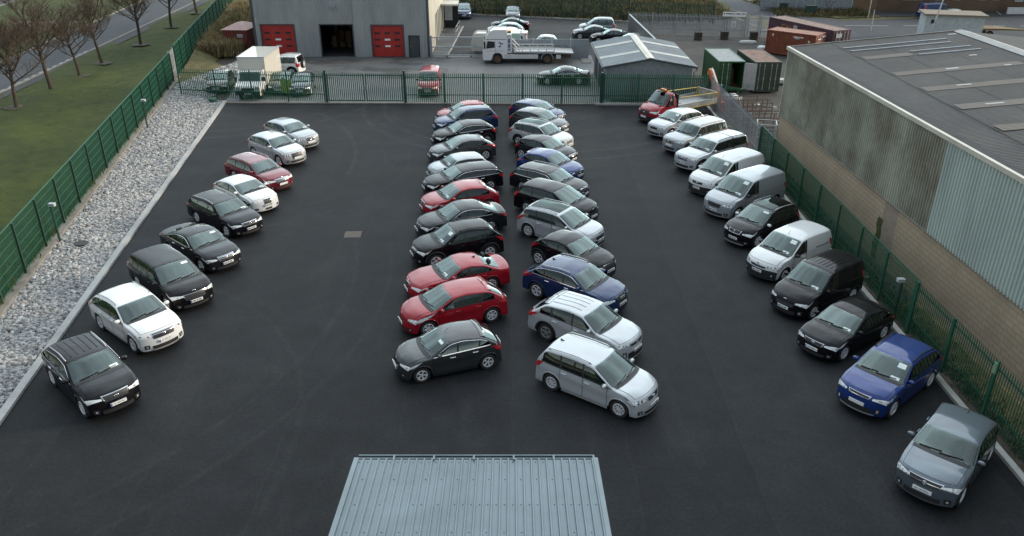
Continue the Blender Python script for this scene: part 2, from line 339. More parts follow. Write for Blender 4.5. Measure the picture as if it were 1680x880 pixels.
def mk_fibre_roof():
    m, nt, b = newmat('fibre_roof'); setp(b, (0.12, 0.13, 0.14), 0.9)
    f = noise(nt, objco(nt), 0.25, 5, .6)
    r = ramp(nt, [(0.3, (0.042, 0.042, 0.042)), (0.7, (0.072, 0.071, 0.070))]); nt.links.new(f, r.inputs[0])
    sp = ramp(nt, [(0.54, (0, 0, 0)), (0.64, (1, 1, 1))]); nt.links.new(noise(nt, objco(nt, (0.7, 2.2, 1)), 3.2, 6, .75), sp.inputs[0])
    base = mixc(nt, mathn(nt, 'MULTIPLY', sp.outputs[0], 0.75), r.outputs[0], (0.022, 0.022, 0.019))
    nt.links.new(base, b.inputs['Base Color'])
    w = N(nt, 'ShaderNodeTexWave'); w.bands_direction = 'Y'; w.inputs['Scale'].default_value = 2 * math.pi / 0.15 / 20.0
    nt.links.new(objco(nt), w.inputs['Vector']); bump(nt, b, w.outputs['Fac'], 0.8, 0.03)
    return m
M_FIBRE = mk_fibre_roof()
M_ROOFLT = ribbed('rooflight_tan', (0.125, 0.108, 0.087), 0.15, 'Y', 0.03, 0.8, stain=(0.12, 0.11, 0.10), stain_amt=0.6)
M_BARK = plain('bark', (0.055, 0.042, 0.030), 0.95, 0, 0.4, 9)
M_TWIG = plain('twig', (0.075, 0.055, 0.038), 0.95, 0, 0.3, 9)
M_LEAFY = plain('leaf_yellow', (0.085, 0.085, 0.02), 0.9)
M_LEAFG = plain('leaf_green', (0.035, 0.065, 0.02), 0.9)
M_STRAW = plain('dry_stalk', (0.20, 0.155, 0.075), 0.95, 0, 0.3)
M_TGRASS = plain('tall_grass_blade', (0.034, 0.048, 0.008), 0.95, 0, 0.35)
M_PINK = plain('shed_roof_pink', (0.34, 0.20, 0.18), 0.6)
M_MAROON = plain('shed_maroon', (0.16, 0.03, 0.025), 0.55)
M_HIVIS = plain('hi_vis', (0.16, 0.26, 0.03), 0.7)
M_TAN = plain('manhole_tan', (0.085, 0.068, 0.052), 0.8)

# ------------------------------------------------------------------ mesh helpers
def obj(name, verts, faces, mat, parent=None, smooth=False, kind=None, loc=None):
    me = bpy.data.meshes.new(name)
    me.from_pydata([tuple(v) for v in verts], [], [tuple(f) for f in faces])
    if smooth: me.polygons.foreach_set('use_smooth', [True] * len(me.polygons))
    if mat is not None: me.materials.append(mat)
    me.update()
    o = bpy.data.objects.new(name, me); COL.objects.link(o)
    if parent is not None: o.parent = parent
    if kind: o['kind'] = kind
    if loc: o.location = loc
    return o
def tag(o, label, cat, group=None):
    o['label'] = label; o['category'] = cat
    if group: o['group'] = group
    return o
def empty(name, loc, rz=0, label=None, cat=None, group=None):
    o = bpy.data.objects.new(name, None); COL.objects.link(o)
    o.location = loc; o.rotation_euler = (0, 0, rz); o.empty_display_size = 0.3
    if label: tag(o, label, cat, group)
    return o
class MB:
    def __init__(s): s.v = []; s.f = []
    def add(s, v, f):
        n = len(s.v); s.v += [tuple(p) for p in v]; s.f += [tuple(i + n for i in q) for q in f]; return s
    def box(s, x0, x1, y0, y1, z0, z1):
        return s.add([(x0, y0, z0), (x1, y0, z0), (x1, y1, z0), (x0, y1, z0), (x0, y0, z1), (x1, y0, z1), (x1, y1, z1), (x0, y1, z1)],
                     [(0, 3, 2, 1), (4, 5, 6, 7), (0, 1, 5, 4), (1, 2, 6, 5), (2, 3, 7, 6), (3, 0, 4, 7)])
    def obox(s, c, ax, hx, hy, z0, z1):
        """box with horizontal axes ax (unit) and its normal"""
        c = Vector(c); ax = Vector((ax[0], ax[1], 0)).normalized(); ay = Vector((-ax.y, ax.x, 0))
        v = []
        for z in (z0, z1):
            for a, b in ((-1, -1), (1, -1), (1, 1), (-1, 1)):
                p = c + ax * hx * a + ay * hy * b; v.append((p.x, p.y, z))
        return s.add(v, [(0, 3, 2, 1), (4, 5, 6, 7), (0, 1, 5, 4), (1, 2, 6, 5), (2, 3, 7, 6), (3, 0, 4, 7)])
    def tube(s, pts, r, n=6, r1=None, cap=True):
        pts = [Vector(p) for p in pts]; k = len(pts); rings = []
        for i, p in enumerate(pts):
            d = (pts[min(i + 1, k - 1)] - pts[max(i - 1, 0)]).normalized()
            a = d.orthogonal().normalized() if abs(d.z) > .95 else d.cross(Vector((0, 0, 1))).normalized(); b = d.cross(a)
            rr = r if r1 is None else r + (r1 - r) * i / (k - 1)
            rings.append([p + (a * math.cos(2 * math.pi * j / n) + b * math.sin(2 * math.pi * j / n)) * rr for j in range(n)])
        v = [q for ring in rings for q in ring]
        f = [(i * n + j, i * n + (j + 1) % n, (i + 1) * n + (j + 1) % n, (i + 1) * n + j) for i in range(k - 1) for j in range(n)]
        if cap: f += [tuple(range(n - 1, -1, -1)), tuple((k - 1) * n + j for j in range(n))]
        return s.add(v, f)
    def lathe(s, prof, n=24, axis='Y', c=(0, 0, 0)):
        """prof: list of (radius, offset along the axis)"""
        v = []; k = len(prof)
        for r_, a in prof:
            for j in range(n):
                t = 2 * math.pi * j / n
                if axis == 'Y': v.append((c[0] + r_ * math.cos(t), c[1] + a, c[2] + r_ * math.sin(t)))
                elif axis == 'Z': v.append((c[0] + r_ * math.cos(t), c[1] + r_ * math.sin(t), c[2] + a))
                else: v.append((c[0] + a, c[1] + r_ * math.cos(t), c[2] + r_ * math.sin(t)))
        f = [(i * n + j, i * n + (j + 1) % n, (i + 1) * n + (j + 1) % n, (i + 1) * n + j) for i in range(k - 1) for j in range(n)]
        return s.add(v, f)
    def build(s, name, mat, parent=None, smooth=False, kind=None, loc=None): return obj(name, s.v, s.f, mat, parent, smooth, kind, loc)
def sheet(name, pts, z, mat, kind='structure', sub=0):
    return obj(name, [(x, y, z) for x, y in pts], [tuple(range(len(pts)))], mat, None, False, kind)
# ------------------------------------------------------------------ ground and surfaces
def lk(y): return -16.9 - 0.143 * (y - 21.28)           # lot edge (left kerb)
def lf(y): return -21.88 - 0.2025 * (y - 32.7)          # left fence line
RX = 15.25
sheet('ground', [(-500, -300), (500, -300), (500, 700), (-500, 700)], -0.03, M_ROUGH)
YB = 62.55
sheet('car_park', [(lk(-6), -6), (RX, -6), (RX, YB), (lk(63.3), YB + .5)], 0.0, M_ASPH)
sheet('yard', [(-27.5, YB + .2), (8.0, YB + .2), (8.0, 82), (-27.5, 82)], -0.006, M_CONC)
sheet('back_yard', [(-8.2, 82), (15.5, 82), (15.5, 102.5), (-5.2, 108.2), (-8.2, 108.2)], -0.004, M_YARDA)
sheet('right_yard', [(8.0, YB + .2), (15.7, YB + .2), (15.7, 30), (37, 30), (37, 93.0), (15.5, 95.5), (15.5, 82), (8, 82)], -0.010, M_YARD)
sheet('back_path', [(13.0, 95.2), (30, 92.2), (31, 106), (13.0, 104.6)], -0.002, M_YARDA)
# lawn with gentle undulation
def lawn():
    V, F = [], []; nx, ny = 26, 60
    for j in range(ny):
        y = 0 + 150 * j / (ny - 1)
        for i in range(nx):
            a = i / (nx - 1); x1 = lf(y) - .1; x0 = -39.2 - .04 * y
            x = x0 + (x1 - x0) * a
            V.append((x, y, .32 + .10 * math.sin(x * .5 + y * .13) * math.sin(a * math.pi) + .06 * math.sin(y * .31 + x)))
    for j in range(ny - 1):
        for i in range(nx - 1): F.append((j * nx + i, j * nx + i + 1, (j + 1) * nx + i + 1, (j + 1) * nx + i))
    obj('lawn', V, F, M_GRASS, None, True, 'structure')
lawn()
def bank():
    V, F = [], []; ny = 50
    for j in range(ny):
        y = -4 + 72.5 * j / (ny - 1)
        for a in range(6):
            q = a / 5; xa, xb = lf(y) + .1, lk(y) - .2
            V.append((xa + (xb - xa) * q, y, .26 * (1 - q) + .0 + .05 * math.sin(q * 3.14)))
    for j in range(ny - 1):
        for i in range(5): F.append((j * 6 + i, j * 6 + i + 1, (j + 1) * 6 + i + 1, (j + 1) * 6 + i))
    obj('gravel_bank', V, F, M_SOIL, None, True, 'structure')
bank()
def stones(name, npts, fpos, smin, smax):
    ico = bmesh.new(); bmesh.ops.create_icosphere(ico, subdivisions=1, radius=1.0)
    bv = np.array([v.co for v in ico.verts]); bf = np.array([[v.index for v in f.verts] for f in ico.faces]); ico.free()
    rg = np.random.default_rng(3); k = len(bv); VV = np.zeros((npts * k, 3)); FF = np.zeros((npts * len(bf), 3), int)
    for i in range(npts):
        x, y, z, sc_ = fpos(rg); s = (smin + (smax - smin) * rg.random() ** 2.2) * sc_
        q = bv * (1 + .55 * (rg.random((k, 1)) - .5)) * np.array([s * rg.uniform(.8, 1.35), s * rg.uniform(.7, 1.1), s * rg.uniform(.45, .8)])
        a = rg.uniform(0, 6.28); t = rg.normal(0, .25); c, s_ = math.cos(a), math.sin(a)
        q = q @ np.array([[c, s_, 0], [-s_, c, 0], [0, 0, 1]]).T; q[:, 2] += q[:, 0] * t
        VV[i * k:(i + 1) * k] = q + [x, y, z]; FF[i * len(bf):(i + 1) * len(bf)] = bf + i * k
    me = bpy.data.meshes.new(name); me.vertices.add(len(VV)); me.vertices.foreach_set('co', VV.ravel())
    me.loops.add(FF.size); me.loops.foreach_set('vertex_index', FF.ravel()); me.polygons.add(len(FF))
    me.polygons.foreach_set('loop_start', np.arange(0, FF.size, 3)); me.polygons.foreach_set('loop_total', np.full(len(FF), 3))
    me.update(calc_edges=True); me.materials.append(M_STONE)
    o = bpy.data.objects.new(name, me); COL.objects.link(o); o['kind'] = 'stuff'; return o
def bpos(rg):
    y = 14 + 52 * rg.random() ** .9; q = rg.random(); xa, xb = lf(y) + .18, lk(y) - .38
    if y > 63.5: xb = min(xb, -24.5)
    return xa + (xb - xa) * q, y, .26 * (1 - q) + .05 * math.sin(q * 3.14) + .03 + .03 * rg.random(), 1.0
g = stones('gravel', 44000, bpos, .048, .125); tag(g, 'grey white loose stones covering the bank between fence and kerb', 'gravel')
def bpos2(rg):
    y = 66.5 + 13.5 * rg.random(); q = rg.random(); xa = lf(y) + .3 + max(0, (y - 68)) * .45; xb = -24.6 - max(0, y - 76) * .3
    return xa + (xb - xa) * q, y, .02 + .03 * rg.random() + .5 * (1 - q) * .5, 1.0
sheet('gravel_apron', [(lf(66), 66), (-24, 66), (-24.6, 81), (-29, 81)], .0, M_SOIL)
g2 = stones('gravel', 3000, bpos2, .10, .2); tag(g2, 'dark grey loose stones behind the palisade fence beside the workshop', 'gravel')
# kerbs
def strip(name, p0, p1, w, z0, z1, mat, kind='structure', n=1):
    d = Vector((p1[0] - p0[0], p1[1] - p0[1], 0)); c = ((p0[0] + p1[0]) / 2, (p0[1] + p1[1]) / 2, 0)
    m = MB(); m.obox(c, d, d.length / 2, w / 2, z0, z1); return m.build(name, mat, None, False, kind)
strip('kerb', (lk(-6) - .16, -6), (lk(63.4) - .16, 63.4), .30, -.05, .11, M_KERB)
strip('kerb', (RX + .1, -6), (RX + .1, YB), .22, -.05, .12, M_KERB)
strip('kerb', (-23.0, 62.95), (8.0, YB + .02), .30, -.05, .09, M_KERBD)
strip('kerb', (6.6, YB - .1), (15.2, YB - .1), .30, -.05, .16, M_KERB)
strip('verge', (RX + .62, -6), (RX + .62, 62), .82, -.05, .05, M_SOIL)
strip('kerb', (-5.2, 108.2), (15.0, 102.4), .4, -.05, .14, M_KERB)
# left road, footpath, verge
def line_poly(pts_a, pts_b): return list(pts_a) + list(pts_b)[::-1]
def ex(p, q, y): t = (y - p[1]) / (q[1] - p[1]); return (p[0] + (q[0] - p[0]) * t, y)
fa = ((-40.9, 62.9), (-43.06, 117.92)); k1 = ((-42.1, 64.85), (-45.0, 119.1)); k2 = ((-49.0, 77.86), (-53.1, 121.0)); r2 = ((-66.5, 90), (-71.5, 122)); r3 = ((-76, 90), (-80, 122))
Y0, Y1 = -20, 320
sheet('footpath', [ex(*fa, Y0), ex(*fa, Y1), ex(*k1, Y1), ex(*k1, Y0)], .30, M_PATH)
sheet('road', [ex(*k1, Y0), ex(*k1, Y1), ex(*k2, Y1), ex(*k2, Y0)], .22, M_ROAD)
sheet('verge', [ex(*k2, Y0), ex(*k2, Y1), ex(*r2, Y1), ex(*r2, Y0)], .30, M_GRASS)
sheet('road', [ex(*r2, Y0), ex(*r2, Y1), ex(*r3, Y1), ex(*r3, Y0)], .22, M_ROAD)
strip('kerb', ex(*k1, Y0), ex(*k1, Y1), .28, .1, .34, M_KERBD); strip('kerb', ex(*k2, Y0), ex(*k2, Y1), .28, .1, .34, M_KERBD)
strip('kerb', ex(*r2, Y0), ex(*r2, Y1), .28, .1, .34, M_KERBD)
mk = MB()
for k in range(16):
    y = 62 + k * 1.35; p = ex(*k1, y); mk.box(p[0] - .55, p[0] - .4, y, y + .7, .222, .226)
mk.build('road_marking', M_KERB, None, False, 'structure')
sheet('footpath', [(-60.5, 99.5), (-53.0, 99.5), (-53.0, 101.2), (-60.5, 101.2)], .304, M_KERBD)
# right hand far road
sheet('road', [(24.0, 124), (30.6, 109.5), (33.5, 103.6), (37, 97.5), (37, 90), (120, 78), (140, 108), (68, 107.5), (42, 103.5), (37.5, 107), (33.4, 121), (32.6, 180), (22, 180)], .02, M_ROAD)
sheet('verge', [(33.7, 180), (34.3, 121), (38.2, 107.8), (41.5, 105.2), (47.5, 106.2), (47.5, 111), (40, 111), (40, 180)], .06, M_ROUGH)
sheet('forecourt', [(45, 106.4), (140, 110), (140, 116), (45, 116)], .035, M_YARDA)
wl = MB()
for k in range(7): wl.obox((43 + 7 * k, 99.6 - .1 * k, 0), (1, -.02), 2.6, .08, .03, .034)
for k in range(6): wl.obox((27.2 - .5 * 0 - k * .55 * -1, 117 - k * 4.2, 0), (.16, -1), 1.2, .08, .03, .034)
for k in range(5): wl.obox((54 + 2.6 * k, 109.5, 0), (.35, 1), 1.6, .05, .04, .044)
wl.build('road_marking', M_KERB, None, False, 'structure')
strip('kerb', (30.3, 109.5), (22.5, 130), .3, -.02, .14, M_KERBD); strip('kerb', (38.0, 107.2), (34.0, 122), .3, -.02, .14, M_KERBD)
# grass bank behind the back yard
def mound():
    V, F = [], []; nx, ny = 40, 16
    for j in range(ny):
        for i in range(nx):
            x = -30 + 60 * i / (nx - 1); yb = 106.9 - (x + 5.2) * .287 + 1.3 + max(0, x - 14) * .45; q = j / (ny - 1); y = yb + q * 26
            z = 2.6 * min(1, q * 2.6) * (1 - .2 * q) * max(.05, min(1, (30 - x) / 16)) + .12 * math.sin(x * 1.3 + j)
            V.append((x, y, z + .02))
    for j in range(ny - 1):
        for i in range(nx - 1): F.append((j * nx + i, j * nx + i + 1, (j + 1) * nx + i + 1, (j + 1) * nx + i))
    obj('grass_bank', V, F, M_ROUGH, None, True, 'structure')
mound()
# dry grass bank at the left of the workshop
V, F = [], []
for j in range(14):
    y = 68 + j * 3.6
    for a in range(5):
        q = a / 4; xa = lf(y) + .25; xb = max(xa + .6, -29.0 + max(0, (78 - y)) * -.0 if y > 76 else lf(y) + 3.2 + (y - 68) * .12)
        V.append((xa + (xb - xa) * q, y, (.15 + .9 * min(1, max(0, (y - 66) / 14))) * (1 - q) ** .8 + .03))
for j in range(13):
    for a in range(4): F.append((j * 5 + a, j * 5 + a + 1, (j + 1) * 5 + a + 1, (j + 1) * 5 + a))
obj('dry_bank', V, F, M_ROUGH, None, True, 'structure')

# grass blades: tufts one cannot count
def tufts(name, n, fpos, h0, h1, mat, spread=.12, blades=7, seed=5, label=None):
    rg = np.random.default_rng(seed); V = []; F = []
    for i in range(n):
        x, y, z = fpos(rg); h = rg.uniform(h0, h1)
        for b in range(blades):
            a = rg.uniform(0, 6.28); l = rg.uniform(.2, .7) * h; w = .018 + .02 * h; px, py = x + rg.normal(0, spread), y + rg.normal(0, spread)
            k = len(V); c, s = math.cos(a), math.sin(a)
            V += [(px - s * w, py + c * w, z), (px + s * w, py - c * w, z), (px + c * l * .4 + s * w * .6, py + s * l * .4 - c * w * .6, z + h * .65), (px + c * l * .4 - s * w * .6, py + s * l * .4 + c * w * .6, z + h * .65), (px + c * l, py + s * l, z + h)]
            F += [(k, k + 1, k + 2, k + 3), (k + 3, k + 2, k + 4)]
    o = obj(name, V, F, mat, None, False, 'stuff'); 
    if label: tag(o, label, 'grass')
    return o
def lawnpos(rg):
    y = 28 + 85 * rg.random() ** 1.3; x1 = lf(y) - .2; x0 = -41 - .03 * (y - 60); q = rg.random(); x = x0 + (x1 - x0) * q
    return x, y, .32 + .06 * math.sin(x * .5 + y * .13)
tufts('grass', 1500, lawnpos, .02, .06, M_TGRASS, .2, 5, 1, 'short green lawn between the road and the green fence')
def fbpos(rg):
    y = 24 + 90 * rg.random(); return lf(y) - .15 - abs(rg.normal(0, .35)), y, .32
tufts('grass', 2600, fbpos, .2, .6, M_LEAFY, .15, 6, 2, 'yellowish tall weeds growing along the foot of the left fence')
def drypos(rg):
    y = 80 + 32 * rg.random(); xa = lf(y) + .5; xb = -27.6; return xa + (max(xb, xa + .5) - xa) * rg.random(), y, .25
tufts('grass', 2600, drypos, .6, 1.5, M_STRAW, .25, 9, 3, 'tall straw coloured dry grass beside the workshop wall')
def mpos(rg):
    x = -8 + 36 * rg.random(); yb = 108.4 - (x + 5.2) * .287 + max(0, x - 14) * .45; q = rg.random() ** 1.2; z = 2.6 * min(1, q * .9 * 2.6) * max(.05, min(1, (30 - x) / 16))
    return x, yb + q * 22, z
tufts('grass', 5200, mpos, .4, .95, M_STRAW, .3, 7, 4, 'tan rough grass on the bank behind the back yard')
tufts('grass', 5200, mpos, .35, .8, M_LEAFG, .3, 7, 6, 'green rough grass on the bank behind the back yard')
def rpos(rg):
    y = 18 + 30 * rg.random(); return RX + .62 + abs(rg.normal(0.25, .35)), y, .04
tufts('grass', 900, rpos, .05, .22, M_LEAFG, .12, 6, 7, 'weeds growing between the right fence and the long building')
def vpos(rg):
    return 34.5 + 12 * rg.random(), 106 + 14 * rg.random(), .08
tufts('grass', 1500, vpos, .2, .6, M_ROUGH, .3, 6, 8, 'rough verge grass in front of the grey steel fence')

# ------------------------------------------------------------------ fences
def palisade(name, p0, p1, zb, h, mat, label, pitch=.145, pw=.062, bay=2.75, post=.09, rails=(.28, .86), pmat=None, skip=(), group=None, wire=False, pside=1):
    d = Vector((p1[0] - p0[0], p1[1] - p0[1], 0)); Ltot = d.length; d.normalize(); n = Vector((-d.y, d.x, 0))
    root = empty(name, (p0[0], p0[1], zb), math.atan2(d.y, d.x), label, 'fence', group)
    nb = max(1, round(Ltot / bay)); bl = Ltot / nb
    for k in range(nb + 1):
        if k in skip: continue
        m = MB(); m.box(k * bl - post / 2, k * bl + post / 2, *sorted((pside * .03, pside * (.03 + post))), -.1, h * 1.0); m.build('post', pmat or mat, root)
    for k in range(nb):
        m = MB(); x = k * bl + .06
        if wire:
            while x < (k + 1) * bl - .03:
                m.box(x, x + pw, -.008, .006, .04, h); x += pitch
            for q in range(int(h / .4) + 1): m.box(k * bl, (k + 1) * bl, -.014, -.004, .06 + q * .4, .06 + q * .4 + (.03 if q % 6 else .05))
            m.box(k * bl, (k + 1) * bl, -.02, .012, h - .03, h + .02)
        while not wire and x < (k + 1) * bl - .04:
            v = [(x, -.012, .06), (x + pw * .5, -.035, .06), (x + pw, -.012, .06), (x, -.012, h - .08), (x + pw * .5, -.035, h - .08), (x + pw, -.012, h - .08), (x + pw * .5, -.03, h)]
            m.add(v, [(0, 1, 4, 3), (1, 2, 5, 4), (3, 4, 6), (4, 5, 6)]); x += pitch
        for r_ in (() if wire else rails): m.box(k * bl, (k + 1) * bl, -.008, .028, h * r_ - .03, h * r_ + .03)
        m.build('panel', mat, root)
    return root
# left fence on its concrete strip
strip('kerb', (lf(4) + .12, 4), (lf(118) + .12, 118), .42, .1, .47, M_KERBD)
palisade('palisade_fence', (lf(6), 6), (lf(25.9 + .05), 25.95), .45, 2.4, M_GREEN, 'green mesh fence beside the lawn, nearest stretch of it', .075, .016, 2.85, pmat=M_GREEND, wire=True, pside=-1)
palisade('palisade_fence', (lf(26), 26), (lf(68.6), 68.6), .45, 2.4, M_GREEN, 'long green mesh fence between the lawn and the gravel bank', .075, .016, 2.85, pmat=M_GREEND, wire=True, pside=-1)
palisade('palisade_fence', (lf(70.8), 70.8), (lf(118), 118), .45, 2.6, M_GREEN, 'green mesh fence between the lawn and the dry grass by the workshop', .075, .016, 2.85, pmat=M_GREEND, wire=True, pside=-1)
palisade('palisade_fence', (lf(68.7), 68.7), (lf(70.7), 70.7), .45, 2.5, M_GALV, 'short pale galvanised fence panel closing a gap in the long green fence', .30, .07, 2.0)
# back fence and double gate
FY = lambda x: 62.95 - (x + 14.75) * .021
palisade('palisade_fence', (-27.0, 64.6), (-14.95, FY(-14.95)), .05, 2.4, M_GREEN, 'green palisade fence in front of the white box truck', .155, .065, 2.9)
gate = empty('double_gate', (-14.75, FY(-14.75), .05), math.atan2(-.021, 1), 'green palisade double gate with two heavy posts', 'gate')
for x in (0, 6.25):
    m = MB(); m.box(x - .08, x + .08, -.08, .08, -.1, 2.55); m.box(x - .10, x + .10, -.10, .10, 2.55, 2.58); m.build('post', M_GREEND, gate)
for a, b in ((.12, 3.08), (3.16, 6.12)):
    m = MB(); x = a + .05
    for z in (.18, 2.2): m.box(a, b, -.02, .03, z - .04, z + .04)
    for xx in (a, b - .05): m.box(xx, xx + .05, -.025, .035, .1, 2.3)
    while x < b - .06:
        m.add([(x, -.03, .12), (x + .065, -.03, .12), (x + .065, -.03, 2.32), (x + .032, -.03, 2.4), (x, -.03, 2.32)], [(0, 1, 2, 3, 4)]); x += .155
    lv = m.build('gate_leaf', M_GREEN, gate)
m = MB(); m.box(2.98, 3.26, -.07, -.03, 1.05, 1.35); m.build('lock_box', M_GALV, gate)
palisade('palisade_fence', (-8.45, FY(-8.45)), (7.0, FY(7.0)), .05, 2.4, M_GREEN, 'green palisade fence behind the far ends of the middle block of cars', .155, .065, 2.9)
m = MB(); m.box(6.98, 7.16, FY(7) - .08, FY(7) + .10, 0, 2.55); o = m.build('gate_post', M_GREEND); tag(o, 'heavy green post at the garage corner of the back fence', 'post')
palisade('palisade_fence', (7.2, FY(7.2)), (15.35, FY(15.2)), .05, 2.4, M_GREEN, 'green palisade fence hiding the lower wall of the grey garage', .155, .085, 2.72)
# right fence: galvanised stretch then green
palisade('palisade_fence', (15.55, 62.0), (15.62, 48.7), .05, 2.3, M_GALV, 'grey galvanised palisade fence behind the silver boxy four-by-four', .14, .038, 2.75)
palisade('palisade_fence', (15.65, 48.5), (15.72, 27.3), .05, 2.25, M_GREEN, 'green mesh fence behind the vans beside the long building', .085, .022, 2.75, wire=True, pside=-1)
palisade('palisade_fence', (15.72, 27.2), (15.78, 5.0), .05, 2.25, M_GREEN, 'green palisade fence behind the royal blue SUV, nearest stretch on the right', .13, .052, 2.75, pside=-1)
palisade('palisade_fence', (15.7, 48.7), (16.75, 48.9), .05, 2.2, M_GALV, 'short galvanised fence panel joining the right fence to the corner of the long building', .14, .06, 1.2)
# fences round the back yard
palisade('palisade_fence', (-7.6, 108.9), (14.6, 102.9), .1, 2.5, M_GREEND, 'dark green palisade fence along the grass bank behind the back yard', .15, .07, 2.9)
palisade('palisade_fence', (14.9, 103.3), (24.6, 100.9), .1, 2.3, M_GREEND, 'dark green palisade fence at the roadside above the grey yard fence', .15, .07, 2.9)
palisade('palisade_fence', (13.4, 94.8), (24.0, 92.7), .02, 2.3, M_GALV, 'grey palisade fence along the far side of the dirt yard', .16, .065, 2.6)
palisade('palisade_fence', (24.2, 92.6), (26.2, 92.2), .02, 2.6, M_GALV, 'grey palisade fence panel carrying the white sign', .16, .065, 2.0)
palisade('palisade_fence', (26.5, 92.1), (29.2, 91.6), .02, 2.4, M_GALVL, 'pale mesh gate panel at the end of the grey yard fence', .10, .05, 1.35)
m = MB(); m.obox((13.37, 84.7, 0), (.45, -15.1), 7.6, .05, 0, 2.4); o = m.build('panel_wall', M_STEEL)
m = MB(); m.obox((13.37, 84.7, 0), (.45, -15.1), 7.65, .09, 2.4, 2.46); mm_ = m.build('coping', M_GALV, o); tag(o, 'slate grey sheet steel wall between the back yard and the dirt yard', 'wall')
sg = empty('sign_board', (24.85, 92.35, 2.2), math.atan2(-.4, 2), 'long white sign board with a line of dark words on the grey yard fence', 'sign')
m = MB(); m.box(-1.25, 1.25, -.06, -.03, 0, .48); m.build('board', M_PLATE, sg)
m = MB(); m.box(-1.15, -1.05, -.066, -.06, .2, .38)
for a, b in ((-.92, -.22), (-.10, .08), (.20, .68), (.80, 1.15)):
    x = a
    while x < b - .03: m.box(x, x + .065, -.066, -.06, .22, .37); x += .095
m.build('sign_words', M_INK, sg)
n2 = empty('notice', (24.9, 92.32, 1.1), math.atan2(-.4, 2), 'small white notice below the long white sign board', 'sign')
m = MB(); m.box(-.22, .22, -.06, -.03, 0, .55); m.build('board', M_PLATE, n2)
m = MB()
for z in (.1, .2, .3, .4): m.box(-.16, .16, -.066, -.06, z, z + .04)
m.build('notice_lines', M_INK, n2)

# ------------------------------------------------------------------ workshop
def corr_wall(m, p0, p1, z0, z1, pitch=.3, depth=.035, hole=()):
    """trapezoid profile sheet along p0-p1 as real ribs; holes = (s0, s1, z0, z1)"""
    d = Vector((p1[0] - p0[0], p1[1] - p0[1], 0)); Ln = d.length; d.normalize(); n = Vector((d.y, -d.x, 0))
    prof = [(0, 0), (.5, 0), (.62, 1), (.88, 1), (1.0, 0)]
    cuts = sorted({0, Ln, *[h[0] for h in hole], *[h[1] for h in hole]})
    for a, b in zip(cuts[:-1], cuts[1:]):
        spans = [(z0, z1)]
        for h in hole:
            if h[0] <= a + 1e-6 and h[1] >= b - 1e-6: spans = [s for s in ((z0, h[2]), (h[3], z1)) if s[1] - s[0] > .01]
        xs = [a]; k = math.floor(a / pitch)
        pts = []
        while k * pitch < b:
            for q, o in prof[:-1]:
                x = (k + q) * pitch
                if a < x < b: pts.append((x, o))
            k += 1
        pts = [(a, 0)] + pts + [(b, 0)]
        for s0, s1 in spans:
            v = []; f = []
            for x, o in pts:
                for z in (s0, s1): v.append((p0[0] + d.x * x + n.x * o * depth, p0[1] + d.y * x + n.y * o * depth, z))
            for i in range(len(pts) - 1): f.append((2 * i, 2 * i + 2, 2 * i + 3, 2 * i + 1))
            m.add(v, f)
WX0, WX1, WY, WD, WH = -25.55, -8.28, 81.2, 25.5, 7.2
wh = empty('workshop', (WX0, WY, 0), 0, 'grey clad workshop building with two red roller doors and one open bay', 'building')
dr = [(.62, 4.06, 0, 3.2), (6.45, 9.85, 0, 3.2), (11.55, 14.85, 0, 3.15), (15.25, 16.35, 0, 2.1)]
m = MB(); corr_wall(m, (0, 0), (WX1 - WX0, 0), 0, WH, .33, .05, dr); corr_wall(m, (0, WD), (0, 0), 0, WH, .26, .03); corr_wall(m, (WX1 - WX0, WD), (0, WD), 0, WH, .26, .03); m.build('wall', M_WHCLAD, wh)
W_ = WX1 - WX0
m = MB(); m.add([(-.2, -.2, WH), (W_ + .2, -.2, WH), (W_ + .2, WD / 2, WH + 1.6), (-.2, WD / 2, WH + 1.6), (-.2, WD + .2, WH), (W_ + .2, WD + .2, WH)], [(0, 1, 2, 3), (3, 2, 5, 4), (0, 3, 4), (1, 5, 2)]); m.build('roof', M_WHCLAD, wh)
def roller(x0, x1, zt, nm='roller_door'):
    m = MB(); m.box(x0 + .1, x1 - .1, .12, .18, 0.02, zt - .08)
    for k in range(1, 5): m.box(x0 + .1, x1 - .1, .112, .12, zt * k / 5 - .012, zt * k / 5 + .012)
    d = m.build(nm, M_RDOOR, wh); cx = (x1 - x0) / 3
    for r_ in range(3):
        for c in range(3):
            xx = x0 + .32 + c * (x1 - x0 - .3) / 3; zz = zt * (.30 + .2 * r_)
            w = MB(); w.box(xx, xx + .55, .098, .112, zz, zz + .17); w.build('door_window', M_PLATE if (c == 1 and r_ < 2) else M_DARK, d)
    f = MB(); f.box(x0, x0 + .11, -.05, .2, 0, zt); f.box(x1 - .11, x1, -.05, .2, 0, zt); f.box(x0 + .11, x1 - .11, -.05, .2, zt - .1, zt); f.build('door_frame', M_STEEL, d)
roller(*dr[0][:2], 3.2); roller(*dr[2][:2], 3.15)
ob = MB(); a, b = dr[1][:2]
ob.box(a, a + .11, -.05, .2, 0, 3.2); ob.box(b - .11, b, -.05, .2, 0, 3.2); ob.box(a + .11, b - .11, -.05, .2, 3.1, 3.2)
bay = ob.build('open_bay', M_STEEL, wh)
m = MB(); m.box(a - 1, b + 1, .25, 9, -.02, .012); m.build('bay_floor', M_YARDA, bay)
m = MB(); m.box(a - 1.2, a - 1.05, .25, 9, 0, 4.2); m.box(b + 1.05, b + 1.2, .25, 9, 0, 4.2); m.box(a - 1.2, b + 1.2, 9, 9.15, 0, 4.2); m.box(a - 1.2, b + 1.2, .25, 9.15, 4.2, 4.3); m.build('bay_wall', M_DARK, bay)
